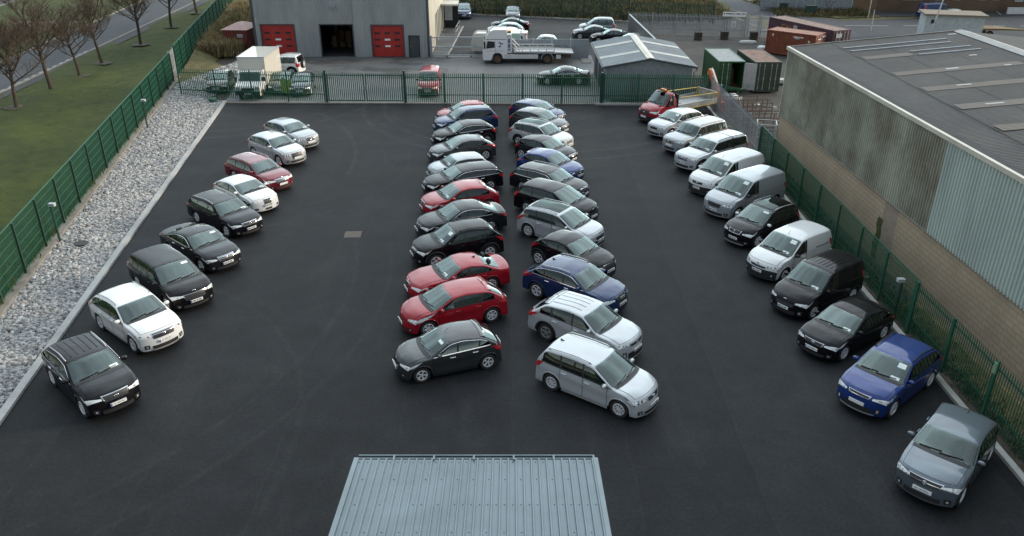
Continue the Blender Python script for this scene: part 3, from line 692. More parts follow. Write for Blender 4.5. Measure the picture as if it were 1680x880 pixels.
for k in range(14):
    x = rnd.uniform(a - .5, b + .3); y = rnd.uniform(4.5, 8.5); s = rnd.uniform(.3, .7); m = MB(); m.box(x, x + s, y, y + s, .02, s * rnd.uniform(.8, 3.2)); m.build('stored_crate', M_RUST if k % 2 else M_WOOD, bay)
for x in (a + .4, a + 1.9):
    m = MB(); m.box(x, x + .15, 5.5, 5.65, 0, 2.6); m.build('lift_post', M_RUST, bay)
m = MB(); m.box(dr[3][0] + .06, dr[3][1] - .06, .05, .1, 0.02, 2.05); d_ = m.build('side_door', M_STEEL, wh)
m = MB(); m.box(dr[3][0] + .14, dr[3][0] + .2, -.0, .05, .95, 1.1); m.build('door_handle', M_GALV, d_)
m = MB(); m.box(dr[3][0], dr[3][0] + .06, -.05, .12, 0, 2.1); m.box(dr[3][1] - .06, dr[3][1], -.05, .12, 0, 2.1); m.box(dr[3][0] + .06, dr[3][1] - .06, -.05, .12, 2.05, 2.1); m.build('door_frame', M_DARK, d_)
m = MB(); m.box(7.7, 8.3, -.28, -.04, 4.72, 4.95); m.box(7.76, 8.24, -.30, -.28, 4.74, 4.86); m.build('wall_lamp', M_GALV, wh)
m = MB(); m.box(-.06, .14, -.07, .12, 0, WH); m.build('corner_trim', M_STEEL, wh)
m = MB(); m.box(W_ - .12, W_ + .07, -.07, .12, 0, WH); m.build('corner_trim', M_STEEL, wh)
m = MB(); m.box(.28, .34, -.10, -.03, 3.35, 3.5); m.box(.28, .34, -.1, -.03, 3.6, 3.75); m.build('alarm_box', M_WHITE, wh)
# office side: cream wall, glazing, canopy
m = MB(); m.box(W_ + .0, W_ + .12, .14, 6.2, 0, WH); m.box(W_, W_ + .1, 6.2, WD, 3.1, WH)
for y in (7.2, 9.0, 10.8, 12.6, 14.6, 17, 20): m.box(W_, W_ + .11, y, y + .55, 0, 3.1)
m.build('office_wall', M_CREAMC, wh)
m = MB(); m.box(W_ + .01, W_ + .05, 6.2, 20, .0, 3.1); m.build('office_window', G_DARK, wh)
m = MB(); m.box(W_ - .08, W_ - .02, 6.2, WD, 0, 3.1); m.build('office_backing', M_DARK, wh)
m = MB(); m.box(W_ + .1, W_ + 2.0, 14.2, 17.4, 2.9, 3.1); cp_ = m.build('canopy', M_CREAMC, wh)
m = MB(); m.box(W_ + .14, W_ + 1.9, 17.0, 17.1, 0, 2.9); m.build('porch_door', M_DARK, wh)
m = MB(); m.box(W_ + .3, W_ + 1.2, 16.93, 17.0, .9, 2.5); m.build('porch_window', M_GALVL, wh)
hr = MB(); hr.tube([(-6.35, 92.5, 0), (-6.35, 92.5, 1.0), (-6.2, 96.8, 1.0), (-6.2, 96.8, 0)], .03); hr.tube([(-6.3, 94.6, 0), (-6.3, 94.6, 1.0)], .03); hr.tube([(-6.35, 92.5, .5), (-6.2, 96.8, .5)], .025)
tag(hr.build('handrail', M_GALVL), 'pale metal handrail beside the workshop entrance path', 'handrail')
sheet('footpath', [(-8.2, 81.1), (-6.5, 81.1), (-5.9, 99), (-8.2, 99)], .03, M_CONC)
strip('kerb', (-6.5, 81.1), (-5.9, 99), .16, -.02, .07, M_KERB)
# sliding gate and its posts
sgt = empty('sliding_gate', (-8.1, 80.95, 0), 0, 'grey sliding gate with slim vertical bars beside the workshop', 'gate')
m = MB()
for z in (.22, 1.0, 1.95): m.box(0, 5.2, -.04, .04, z - .05, z + .05)
m.build('gate_frame', M_GALVL, sgt)
m = MB(); x = .1
while x < 5.15: m.box(x, x + .03, -.015, .015, .22, 1.95); x += .105
m.build('gate_bars', M_GALV, sgt)
m = MB(); m.box(4.2, 4.75, -.07, -.045, 1.06, 1.4); m.build('gate_plate', M_GALVL, sgt)
m = MB(); m.box(-1, 9.0, -.06, .06, -.02, .03); m.build('gate_track', M_GALV, sgt)
for x in (1.6, 4.0): 
    m = MB(); m.lathe([(.001, -.04), (.09, -.04), (.09, .04), (.001, .04)], 12, 'Y', (x, 0, .1)); m.build('gate_roller', M_STEEL, sgt)
for x, lb in ((-8.05, 'grey gate post against the workshop corner'), (-2.65, 'wide grey gate post beside the white recovery truck'), (-2.05, 'second grey gate post, nearer the white recovery truck cab')):
    m = MB(); m.box(x - .1, x + .1, 80.7, 80.9, 0, 2.1); m.box(x - .13, x + .13, 80.67, 80.93, 2.1, 2.14); tag(m.build('gate_post', M_GALV), lb, 'post')
pw = empty('panel_wall', (-1.6, 80.55, 0), 0, 'low grey panel wall behind the white recovery truck', 'wall')
for k in range(5):
    m = MB(); m.box(k * 1.85 + .05, k * 1.85 + 1.8, -.04, .04, 0, 1.85); m.build('panel', M_GALV, pw)
    m = MB(); m.box(k * 1.85 - .05, k * 1.85 + .05, -.06, .06, 0, 1.9); m.build('post', M_GALVL, pw)
m = MB(); m.box(8.4, 9.3, -2.4, -.3, 0, .05); m.build('footing', M_KERBD, pw)

# ------------------------------------------------------------------ garage
GX0, GX1, GY0, GY1, GE, GR = 7.55, 14.45, 64.2, 74.2, 2.68, 3.28
ga = empty('garage', (GX0, GY0, 0), 0, 'grey double garage with shallow pitched roof and a pale ridge strip', 'garage')
gw, gd = GX1 - GX0, GY1 - GY0; gm_x = gw / 2
m = MB(); corr_wall(m, (0, 0), (gw, 0), 0, GE, .35, .02); corr_wall(m, (gw, 0), (gw, gd), 0, GE, .35, .02); corr_wall(m, (gw, gd), (0, gd), 0, GE, .35, .02); corr_wall(m, (0, gd), (0, 0), 0, GE, .35, .02, [(1.0, 3.6, 0, 2.2), (4.4, 7.0, 0, 2.2)])
m.add([(0, -.01, GE), (gw, -.01, GE), (gm_x, -.01, GR)], [(0, 1, 2)]); m.add([(0, gd, GE), (gw, gd, GE), (gm_x, gd, GR)], [(0, 2, 1)]); m.build('wall', M_GALV, ga)
ov = .28
m = MB(); sl = (GR - GE) / gm_x
for sgn in (-1, 1):
    y0, y1 = -ov, gd + ov; xe_ = gm_x + sgn * (gm_x + ov)
    for yy0, yy1 in ((y0, y1),):
        a_ = [(gm_x, yy0, GR + .05), (xe_, yy0, GE - sl * ov + .05), (xe_, yy1, GE - sl * ov + .05), (gm_x, yy1, GR + .05)]
        b_ = [(p[0], p[1], p[2] - .07) for p in a_]; m.add(a_ + b_, [(0, 1, 2, 3), (4, 7, 6, 5), (0, 4, 5, 1), (1, 5, 6, 2), (2, 6, 7, 3)])
    y = y0 + .2
    while y < y1:
        m.add([(gm_x, y, GR + .075), (xe_, y, GE - sl * ov + .075), (xe_, y + .05, GE - sl * ov + .075), (gm_x, y + .05, GR + .075), (gm_x, y - .02, GR + .05), (xe_, y - .02, GE - sl * ov + .05), (xe_, y + .07, GE - sl * ov + .05), (gm_x, y + .07, GR + .05)], [(0, 1, 2, 3), (0, 4, 5, 1), (3, 2, 6, 7), (1, 5, 6, 2)]); y += .33
M_GROOF = ribbed('garage_roof_sheet', (0.19, 0.215, 0.23), 0.0, rough=.5, metal=.2)
rf_ = m.build('roof', M_GROOF, ga)
m = MB(); m.add([(gm_x - .32, -ov - .01, GR + .055), (gm_x, -ov - .01, GR + .105), (gm_x + .32, -ov - .01, GR + .055), (gm_x - .32, gd + ov + .01, GR + .055), (gm_x, gd + ov + .01, GR + .105), (gm_x + .32, gd + ov + .01, GR + .055)], [(0, 1, 4, 3), (1, 2, 5, 4)]); m.build('ridge_strip', M_CREAMC, rf_)
M_RLT = plain('rooflight_pale', (0.30, 0.30, 0.28), 0.5)
for sgn in (-1, 1):
    for yy in (2.6, 7.0):
        x0_, x1_ = gm_x + sgn * .4, gm_x + sgn * (gm_x + ov - .02); z0_, z1_ = GR - sl * .4 + .082, GE - sl * (ov - .02) + .082
        m = MB(); m.add([(x0_, yy, z0_), (x1_, yy, z1_), (x1_, yy + .8, z1_), (x0_, yy + .8, z0_)], [(0, 1, 2, 3)]); m.build('rooflight', M_RLT, rf_)
m = MB(); 
for sgn in (-1, 1):
    xe_ = gm_x + sgn * (gm_x + ov); m.add([(gm_x, -ov - .02, GR + .06), (xe_, -ov - .02, GE - sl * ov + .06), (xe_, -ov - .02, GE - sl * ov - .10), (gm_x, -ov - .02, GR - .10), (gm_x, -ov + .03, GR + .06), (xe_, -ov + .03, GE - sl * ov + .06), (xe_, -ov + .03, GE - sl * ov - .10), (gm_x, -ov + .03, GR - .1)], [(0, 1, 2, 3), (0, 4, 5, 1), (3, 2, 6, 7), (4, 7, 6, 5)])
m.build('barge_board', M_STEEL, ga)
for sgn in (-1, 1):
    xe_ = gm_x + sgn * (gm_x + ov + .06); m = MB(); m.tube([(xe_, -ov, GE - .08), (xe_, gd + ov, GE - .08)], .06, 6)
    m.tube([(xe_, -.1, GE - .1), (xe_ - sgn * .05, -.1, GE - .35), (xe_ - sgn * .22, -.07, GE - .5), (xe_ - sgn * .22, -.07, 0)], .045, 6); m.build('gutter', M_STEEL, ga)
for y0 in (gd - 3.6, gd - 7.0):
    m = MB(); m.box(-.02, .05, y0, y0 + 2.6, 0, 2.2); m.build('garage_door', M_DARK, ga)

# ------------------------------------------------------------------ long building on the right
LB = empty('industrial_building', (16.72, 48.85, 0), 0, 'long industrial building with block base, weathered cladding and fibre roof', 'building')
E0, RZ, RXD, LEN = 7.0, 8.0, 10.1, 46.0; SK = .033      # wall skew per metre towards the camera
def lbx(t): return SK * t                                  # local x of wall at distance t (towards -y)
m = MB(); m.add([(0, 0, 0), (lbx(LEN), -LEN, 0), (lbx(LEN), -LEN, 3.0), (0, 0, 3.0)], [(0, 1, 2, 3)])
m.add([(0, 0, 0), (20.2, 0, 0), (20.2, 0, 3.0), (0, 0, 3.0)], [(0, 3, 2, 1)]); m.build('block_wall', M_BLOCK, LB)
M_STAINB = plain('damp_block', (0.24, 0.20, 0.155), .9); M_MOSS = plain('moss', (0.045, 0.055, 0.012), .95, 0, .4, 8)
def wallpatch(name, t0, t1, z0, z1, mat, off, ragged=False, par=LB):
    v = []; n = 10
    for k in range(n + 1):
        q = k / n; z = z0 + (z1 - z0) * q; j = (rnd.uniform(-.12, .12) if ragged else 0)
        for t in (t0 + j, t1 + j * .6): v.append((lbx(t) - off, -t, z))
    return obj(name, v, [(2 * k, 2 * k + 1, 2 * k + 3, 2 * k + 2) for k in range(n)], mat, par)
bw = MB()
wallpatch('damp_patch', 14.6, 15.9, 0, 2.98, M_STAINB, .004, True); wallpatch('moss_streak', 14.25, 14.75, 0, 2.0, M_MOSS, .007, True)
def clad(t0, t1, name, mat, off):
    m = MB(); p0, p1 = (lbx(t1), -t1), (lbx(t0), -t0); corr_wall(m, (lbx(t0) - off, -t0), (lbx(t1) - off, -t1), 3.0, E0, .20, .05); return m.build(name, mat, LB)
clad(0, 18.4, 'cladding', M_CLADOLD, .05); clad(18.4, LEN, 'cladding', M_CLADNEW, .07)
m = MB(); m.add([(0, 0, 3), (20.2, 0, 3), (20.2, 0, E0), (RXD, 0, RZ), (0, 0, E0)], [(0, 4, 3, 2, 1)]); m.build('gable_wall', M_CLADOLD, LB)
m = MB(); m.tube([(-.06, 0, 3.0), (lbx(LEN) - .06, -LEN, 3.0)], .05, 5); m.build('drip_flashing', M_KERBD, LB)
m = MB(); m.tube([(-.02, -.02, 3.0), (-.02, -.02, E0)], .07, 6); m.build('corner_trim', M_GALVL, LB)
m = MB(); m.add([(.12, 0.1, E0 + .06), (lbx(LEN) + .12, -LEN, E0 + .06), (RXD + .0, -LEN, RZ), (RXD, 0.1, RZ), (20.2, .1, E0), (20.2, -LEN, E0)], [(0, 1, 2, 3), (3, 2, 5, 4)]); rfb = m.build('roof', M_FIBRE, LB)
m = MB()
m.add([(-.16, .12, E0 - .08), (lbx(LEN) - .16, -LEN, E0 - .08), (lbx(LEN) - .16, -LEN, E0 + .10), (-.16, .12, E0 + .10), (.0, .12, E0 - .08), (lbx(LEN), -LEN, E0 - .08), (lbx(LEN), -LEN, E0 + .10), (.0, .12, E0 + .10)], [(0, 1, 2, 3), (4, 7, 6, 5), (3, 2, 6, 7), (0, 4, 5, 1)])
m.build('eaves_trim', M_CREAMC, LB)
rg_ = [rnd.uniform(.22, .46) for k in range(120)]; m = MB(); [m.add([(lbx(t) + .0, -t, E0 + .088), (lbx(t + .5), -t - .5, E0 + .088), (lbx(t + .5) + rg_[k + 1], -t - .5, E0 + .115), (lbx(t) + rg_[k], -t, E0 + .115)], [(0, 1, 2, 3)]) for k, t in enumerate(np.arange(-.05, LEN - .5, .5))]; m.build('box_gutter', M_DARK, LB)
m = MB(); m.add([(RXD - .45, .1, RZ - .015), (RXD - .45, -LEN, RZ - .015), (RXD, -LEN, RZ + .09), (RXD, .1, RZ + .09), (RXD + .45, .1, RZ - .015), (RXD + .45, -LEN, RZ - .015)], [(0, 1, 2, 3), (3, 2, 5, 4)]); m.build('ridge_cap', M_KERB, rfb)
m = MB(); dzr = (RZ - E0 - .06) / RXD
m.add([(-.16, .10, E0 + .08), (RXD, .10, RZ + .06), (RXD, .22, RZ + .06), (-.16, .22, E0 + .08), (-.16, .10, E0 - .1), (RXD, .10, RZ - .12), (RXD, .22, RZ - .12), (-.16, .22, E0 - .1)], [(0, 1, 2, 3), (0, 4, 5, 1), (3, 2, 6, 7)]); m.build('verge_trim', M_KERBD, LB)
def zroof(x): return E0 + .06 + dzr * (x - .1)
def roofpatch(name, x0, x1, y0, y1, mat, off):
    m = MB(); m.add([(x0, y0, zroof(x0) + off), (x1, y0, zroof(x1) + off), (x1, y1, zroof(x1) + off), (x0, y1, zroof(x0) + off)], [(0, 1, 2, 3)]); return m.build(name, mat, rfb)
for k, y in enumerate((-4.1, -8.0, -11.2, -14.4, -17.6, -20.8)):
    roofpatch('rooflight', 2.6, 5.2 if k == 0 else 8.9, y - .75, y, M_ROOFLT, .02)
for (x0, x1, y) in ((2.5, 8.4, -1.75), (2.6, 8.2, -2.65), (5.3, 8.6, -4.0), (5.4, 8.7, -4.9)):
    m = MB(); m.add([(x0, y, zroof(x0) + .06), (x1, y, zroof(x1) + .06), (x1, y + .1, zroof(x1) + .06), (x0, y + .1, zroof(x0) + .06), (x0, y, zroof(x0)), (x1, y, zroof(x1)), (x1, y + .1, zroof(x1)), (x0, y + .1, zroof(x0))], [(0, 1, 2, 3), (0, 4, 5, 1), (3, 2, 6, 7)]); m.build('roof_batten', M_GALV, rfb)
for x in (2.45, 4.75, 7.1, 9.0):
    m = MB(); m.add([(x, .05, zroof(x) + .012), (x + .07, .05, zroof(x) + .012), (x + .07, -LEN, zroof(x) + .012), (x, -LEN, zroof(x) + .012)], [(0, 1, 2, 3)]); m.build('sheet_lap', M_DARK, rfb)
M_LICH = plain('lichen_white', (0.42, 0.43, 0.41), .9)
for x, y in ((5.2, -8.4), (7.9, -8.7), (8.6, -11.5), (4.2, -11.5), (7.5, -6.1), (9.0, -.7), (3.8, -14.8)):
    roofpatch('bird_lime', x, x + rnd.uniform(.3, .8), y, y + rnd.uniform(.1, .2), M_LICH, .03)

# ------------------------------------------------------------------ low site cabin roof in the foreground
SX, SY, SW, SLn = -.93, 16.28, 6.08, 6.2; SZ = 2.8; SS = math.tan(R(6.3))
cab_ = empty('site_cabin', (SX, SY, 0), 0, 'low cabin with pale blue-grey ribbed metal roof at the bottom of the picture', 'cabin')
m = MB(); m.box(-SW / 2 + .1, SW / 2 - .1, -SLn + .1, -.12, 0, SZ - .12); m.build('wall', M_WHCLAD, cab_)
m = MB(); pitch = SW / 31; prof = []
x = -SW / 2
for k in range(31):
    prof += [(x, 0), (x + pitch * .60, 0), (x + pitch * .68, .055), (x + pitch * .84, .055), (x + pitch * .92, 0)]; x += pitch
prof.append((SW / 2, 0)); v = []
for px, pz in prof:
    for y in (-.04, -SLn): v.append((px, y, SZ + pz - y * SS))
m.add(v, [(2 * i, 2 * i + 1, 2 * i + 3, 2 * i + 2) for i in range(len(prof) - 1)]); srf = m.build('roof', M_SHEDROOF, cab_)
x = -SW / 2; m = MB()
for k in range(31):
    for y in ((-.16, -.9, -1.9, -2.9) if k % 2 else (-.16, -1.9)):
        if rnd.random() < .8: m.lathe([(.001, .012), (.014, .012), (.014, 0)], 6, 'Z', (x + pitch * .33, y, SZ - y * SS))
    x += pitch
m.build('roof_screws', M_STEEL, srf)
m = MB(); 
for k in range(6):
    xx = -SW / 2 + .9 + k * 1.03; m.box(xx, xx + .05, -.08, .10, SZ + .0, SZ + .05)
m.build('gutter_bracket', M_SHEDROOF, cab_)
m = MB(); m.box(-SW / 2, SW / 2, .0, .03, SZ - .14, SZ + .01); m.box(-SW / 2, SW / 2, .09, .12, SZ - .12, SZ + .035); m.box(-SW / 2, SW / 2, .03, .09, SZ - .14, SZ - .12); m.build('gutter', M_SHEDROOF, cab_)
for sgn in (-1, 1):
    xx = sgn * SW / 2; m = MB(); a_, b_ = sorted((xx - sgn * .02, xx + sgn * .10))
    v = []
    for y in (0.0, -SLn):
        z = SZ - y * SS; v += [(a_, y, z + .045), (b_, y, z + .045), (b_, y, z - .15), (a_, y, z - .15)]
    m.add(v, [(0, 1, 5, 4), (1, 2, 6, 5), (2, 3, 7, 6), (3, 0, 4, 7), (0, 3, 2, 1)]); m.build('edge_flashing', M_SHEDROOF, cab_)
# ------------------------------------------------------------------ vehicles
GROUPS = dict(L='cars parked along the gravel bank', C='cars in the middle block facing left', D='cars in the middle block facing right',
              R='vehicles parked along the right fence', B='vehicles parked in the yard behind the lot')
def grid_faces(n, m, off=0, flip=False, keep=None):
    f = []
    for i in range(n - 1):
        for j in range(m - 1):
            if keep is not None and not keep(i, j): continue
            q = (off + i * m + j, off + (i + 1) * m + j, off + (i + 1) * m + j + 1, off + i * m + j + 1)
            f.append(q[::-1] if flip else q)
    return f
def orient(vs, fs):
    """turn every face of an open patch outwards"""
    v = np.array(vs); f = fs[len(fs) // 2]; n = np.cross(v[f[1]] - v[f[0]], v[f[2]] - v[f[0]]) + np.cross(v[f[2]] - v[f[0]], v[f[3]] - v[f[0]])
    c = v[list(f)].mean(0); o = np.array([c[0] * .7, 0, .5])
    return [q[::-1] for q in fs] if np.dot(n, c - o) < 0 else fs
WHEELS = {}
def wheel_meshes(r, style, dark):
    key = (round(r, 3), style, dark)
    if key in WHEELS: return WHEELS[key]
    w = 0.105; rr = r * 0.67
    t = MB(); t.lathe([(rr, -w * .8), (r * .9, -w), (r * .975, -w * .85), (r, -w * .55), (r, w * .55), (r * .975, w * .85), (r * .9, w), (rr, w * .8), (rr, -w * .8)], 32)
    h = MB(); h.lathe([(0.001, w * .15), (rr * .98, w * .15), (rr * .98, -w * .7), (0.001, -w * .7)], 20)
    m = MB(); m.lathe([(rr * 1.01, w * .80), (rr * .90, w * .92), (rr * .86, w * .55), (rr * .86, w * .18)], 32)
    ns = {'five': 5, 'multi': 9, 'six': 6, 'steel': 12, 'cover': 7}[style]
    for k in range(ns):
        a = 2 * math.pi * k / ns + .3
        hw = {'five': .16, 'multi': .085, 'six': .15, 'steel': .13, 'cover': .17}[style]
        offs = (-.12, .12) if style == 'five' else (0,)
        for o_ in offs:
            hw2 = hw * (.5 if style == 'five' else 1)
            p = []
            for rad, hh, dep in ((rr * .12, hw2 * .9, w * .72), (rr * .92, hw2 * 1.15, w * .84)):
                for s_ in (-1, 1):
                    aa = a + o_ * (rad / rr) + 0
                    x = math.cos(aa) * rad - math.sin(aa) * s_ * hh * rr; z = math.sin(aa) * rad + math.cos(aa) * s_ * hh * rr
                    p.append((x, dep, z)); p.append((x, dep - .03, z))
            m.add(p, [(0, 2, 6, 4), (0, 4, 5, 1), (2, 3, 7, 6)])
    m.lathe([(0.001, w * .86), (rr * .2, w * .84), (rr * .22, w * .5)], 14)
    WHEELS[key] = (t, h, m); return WHEELS[key]
MESHC = {}
def mobj(key, name, mb, mat, parent, smooth=True):
    """object that shares one mesh between copies"""
    if key in MESHC:
        o = bpy.data.objects.new(name, MESHC[key]); COL.objects.link(o); o.parent = parent
    else:
        o = mb.build(name, mat, parent, smooth); MESHC[key] = o.data
    return o
TXT = {}
def text_mesh(s, size):
    if (s, size) in TXT: return TXT[(s, size)]
    c = bpy.data.curves.new('lettering', 'FONT'); c.body = s; c.size = size; c.align_x = 'CENTER'; c.align_y = 'CENTER'; c.resolution_u = 2
    o = bpy.data.objects.new('lettering', c); COL.objects.link(o)
    me = bpy.data.meshes.new_from_object(o); bpy.data.objects.remove(o); bpy.data.curves.remove(c)
    TXT[(s, size)] = me; return me
def lettering(s, size, mat, parent, loc, rot, name='lettering'):
    me = text_mesh(s, size).copy(); me.materials.clear(); me.materials.append(mat)
    o = bpy.data.objects.new(name, me); COL.objects.link(o); o.parent = parent; o.location = loc; o.rotation_euler = rot
    return o

BASE = dict(L=4.3, W=1.80, H=1.48, wb=2.62, fo=.88, r=.325, gc=.20, zf=.74, zc=.98, xc=1.12, xwt=1.95, xrr=3.40, xrb=4.06, zrb=1.03,
            deck=None, zt=.86, zb0=.93, zb1=1.00, tumble=18, xB=2.30, xC=3.12, xD=3.66, dtop=.16, paint=None, glass=None, rearglass=None, rail=None,
            style='five', wdark=False, grille=(.56, .70, .42), gframe=True, badge='oval', intake=(.25, .37, .62), fog=True, clad=False, ribs=0,
            doors=4, van=False, plate='bars', plate_z=.46, card=1, aerial='rod', lamp=.30, mirror=None, pano=False, sun_strip=False, wheels=None,
            lamp_h=.165, trimchrome=False, rearface=True, bumper=None, roundf=.30, roofdrop=.05, cut=False, platew=.52, spoiler=False, taper=.16, tail=(.78, .98), det=1, lampu=.52, rrdrop=.085)
KINDS = dict(
    hatch=dict(),
    small=dict(L=3.97, W=1.72, H=1.48, wb=2.49, fo=.80, r=.30, xc=1.02, xwt=1.80, xrr=3.18, xrb=3.78, zrb=1.06, zb1=1.06, xB=2.13, xC=2.95, xD=3.40),
    estate=dict(L=4.80, W=1.82, H=1.49, wb=2.80, fo=.93, r=.325, xc=1.22, rrdrop=.07, xwt=2.02, xrr=4.20, xrb=4.64, zrb=1.03, zb1=1.02, xB=2.45, xC=3.40, xD=4.30, zt=.90),
    saloon=dict(L=4.70, W=1.82, H=1.45, wb=2.75, fo=.90, r=.325, xc=1.25, xwt=2.05, xrr=3.20, xrb=4.02, zrb=1.06, zb1=1.00, deck=(4.62, 1.03), xB=2.42, xC=3.25, xD=3.72, zt=.92),
    suv=dict(L=4.50, W=1.85, H=1.66, wb=2.66, fo=.90, r=.355, gc=.26, zf=.88, zc=1.12, xc=1.14, xwt=1.92, xrr=3.68, xrb=4.27, zrb=1.16, zb0=1.07, zb1=1.17, xB=2.35, xC=3.30, xD=3.92, zt=1.0,
             grille=(.66, .83, .42), intake=(.32, .46, .6), plate_z=.56, clad=True, tail=(.88, 1.12)),
    mpv=dict(L=4.42, W=1.80, H=1.64, wb=2.69, fo=.87, r=.32, zf=.80, zc=1.06, xc=.98, rrdrop=.06, xwt=1.90, xrr=3.92, xrb=4.28, zrb=1.10, zb0=1.0, zb1=1.08, xB=2.28, xC=3.18, xD=4.0, tumble=16, zt=.95, tail=(.85, 1.15)),
    boxy=dict(L=4.80, W=1.87, H=1.84, wb=2.78, fo=.92, r=.39, gc=.34, zf=1.02, zc=1.20, xc=1.30, rrdrop=.03, xwt=1.92, xrr=4.45, xrb=4.68, zrb=1.25, zb0=1.16, zb1=1.22, xB=2.45, xC=3.30, xD=4.42, tumble=12, zt=1.1,
              grille=(.78, .96, .40), intake=(.42, .55, .5), plate_z=.66, clad=True, rail='chrome', tail=(.9, 1.25)),
    van=dict(L=4.40, W=1.82, H=1.82, wb=2.70, fo=.90, r=.32, zf=.86, zc=1.14, xc=1.02, rrdrop=.04, xwt=1.86, xrr=4.16, xrb=4.34, zrb=1.25, zb0=1.06, zb1=1.10, xB=2.20, xC=2.2, xD=2.2, tumble=9, zt=1.0, van=True, doors=2,
             grille=(.62, .74, .42), intake=(.28, .44, .60), plate_z=.50, tail=(.95, 1.3), roundf=.34))

def make_car(code, label, kind, front, head, cat='car', **kw):
    s = dict(BASE); s.update(KINDS[kind]); s.update(kw)
    dz = .10 if not s['van'] else .04
    s['zf'] += dz; s['grille'] = (s['grille'][0] + dz * .8, s['grille'][1] + dz * .8, s['grille'][2]); s['zc'] += dz * .25
    if s.get('badge_z'): s['badge_z'] += dz * .8
    s['plate_z'] += dz * .35
    Lc, W, H, r, gc = s['L'], s['W'], s['H'], s['r'] * 1.04, s['gc']
    h = R(head); P = s['paint']; det = s['det']
    root = empty('delivery_van' if cat == 'van' else ('pickup_truck' if cat == 'pickup' else ('flatbed_truck' if cat == 'truck' else 'parked_car')),
                 (front[0] - math.cos(h) * Lc / 2, front[1] - math.sin(h) * Lc / 2, 0.004), h, label, cat, GROUPS.get(code[0]))
    zf, zc, xc, xwt, xrr, xrb, zrb = (s[k] for k in ('zf', 'zc', 'xc', 'xwt', 'xrr', 'xrb', 'zrb'))
    rf = s['roundf']; rd = s['roofdrop']
    cp = [(0.0, gc, rf - .02, 0), (0.015, gc + (zf - gc) * .45, rf - .03, .0), (0.05, zf - .10, rf - .02, .03), (0.13, zf, rf, .05),
          (0.13 + (xc - .13) * .45, zf + (zc - zf) * .70 + .025, .17, .07), (xc, zc, .15, .05),
          (xwt, H - .06, .10, rd), (xwt + (xrr - xwt) * .42, H, 0, rd + .01), (xrr, H - s['rrdrop'], -.05, rd), (xrb, zrb, -.08, .05)]
    names = ['bot', 'mid', 'lip', 'nose', 'bon', 'cowl', 'wst', 'roof', 'rr', 'rb']
    if s['deck']: cp.append((s['deck'][0], s['deck'][1], -.16, .05)); names.append('deck')
    zt = s['zt']
    if s['cut']: cp += [(Lc - .015, zt, -.0, .02), (Lc, gc + .05, 0, 0)]; names += ['tu', 'tb']
    else: cp += [(Lc - .06, zt, -.15, .02), (Lc - .015, zt - .30, -.15, 0), (Lc, gc + .04, -.15, 0)]; names += ['tu', 'tm', 'tb']
    A = []; idx = {}
    for k in range(len(cp) - 1):
        a, b = np.array(cp[k]), np.array(cp[k + 1]); ln = math.hypot(b[0] - a[0], b[1] - a[1]); n = max(2, int(math.ceil(ln / .075)))
        idx[names[k]] = len(A)
        for q in range(n): A.append(a + (b - a) * q / n)
    idx[names[-1]] = len(A); A.append(np.array(cp[-1])); A = np.array(A)
    for _ in range(4): A[1:-1] = A[:-2] * .25 + A[1:-1] * .5 + A[2:] * .25
    ns = len(A); xcv, zcv, sb, dr = A.T
    er = np.full(ns, .035); er[:idx['mid']] = 0
    if s['cut']: er[-3:] = .01
    xe = xcv + sb; xe = np.maximum.accumulate(xe + np.arange(ns) * 1e-4)
    ze = np.maximum(zcv - dr - er, gc + .002)
    def belt(x): return s['zb0'] + (s['zb1'] - s['zb0']) * np.clip((x - xc) / max(.1, xrb - xc), -.2, 1.05)
    tt = math.tan(R(s['tumble'])); tp = s['taper']
    def Y(x, z):
        x = np.asarray(x, float); z = np.asarray(z, float)
        wp = W / 2 * (1 - tp * (np.clip((1.05 - x) / 1.05, 0, 1)) ** 2.2)
        if not s['cut']: wp = wp * (1 - .11 * (np.clip((x - (Lc - .9)) / .9, 0, 1)) ** 2)
        zs = belt(x); t = np.clip((z - gc) / (zs - gc), 0, 1)
        f = np.interp(t, (0, .10, .24, .45, .62, .70, .74, .86, 1.0), (.955, .982, .988, .978, .988, 1.0, .998, .983, .965) if not s['van'] else (.96, .985, .995, .995, .997, 1.0, 1.0, .99, .985))
        up = np.clip(z - zs, 0, None)
        return wp * f - up * tt - .05 * (up / max(.1, H - s['zb0'])) ** 3
    ye = Y(xe, ze)
    def I(arr, t): return np.interp(t, np.arange(ns), arr)
    def T(t, u, off=0.0):
        def p(t, u):
            u2 = abs(u); X_ = I(xcv, t) + (I(xe, t) - I(xcv, t)) * u2 ** 2.4
            return np.array([Lc / 2 - X_, I(ye, t) * u, I(zcv, t) - I(dr, t) * u2 ** 2 - I(er, t) * u2 ** 9])
        a = p(t, u)
        if off:
            e = .02; d1 = p(min(t + .3, ns - 1), u) - p(max(t - .3, 0), u); d2 = p(t, min(u + e, 1)) - p(t, max(u - e, -1))
            n = np.cross(d1, d2); n /= (np.linalg.norm(n) + 1e-9)
            c = np.array([a[0] * .75, 0, .55])
            if np.dot(n, a - c) < 0: n = -n
            a = a + n * off
        return a
    xw = s['wheels'] or [s['fo'], s['fo'] + s['wb']]
    ra = r + .065
    def zlow(x):
        x = np.asarray(x, float); z = np.full(x.shape, gc)
        for w_ in xw:
            d = np.abs(x - w_); z = np.maximum(z, np.where(d < ra, r + np.sqrt(np.clip(ra * ra - d * d, 0, None)), gc))
        return z
    U = np.array([-1, -.985, -.95, -.88, -.74, -.5, -.25, 0, .25, .5, .74, .88, .95, .985, 1])
    V = []; F = []
    for i in range(ns):
        for u in U: V.append(T(i, u))
    m = len(U)
    ic, iw, irr, irb = idx['cowl'], idx['wst'], idx['rr'], idx['rb']
    hasrear = s['rearglass'] if s['rearglass'] is not None else not s['van']
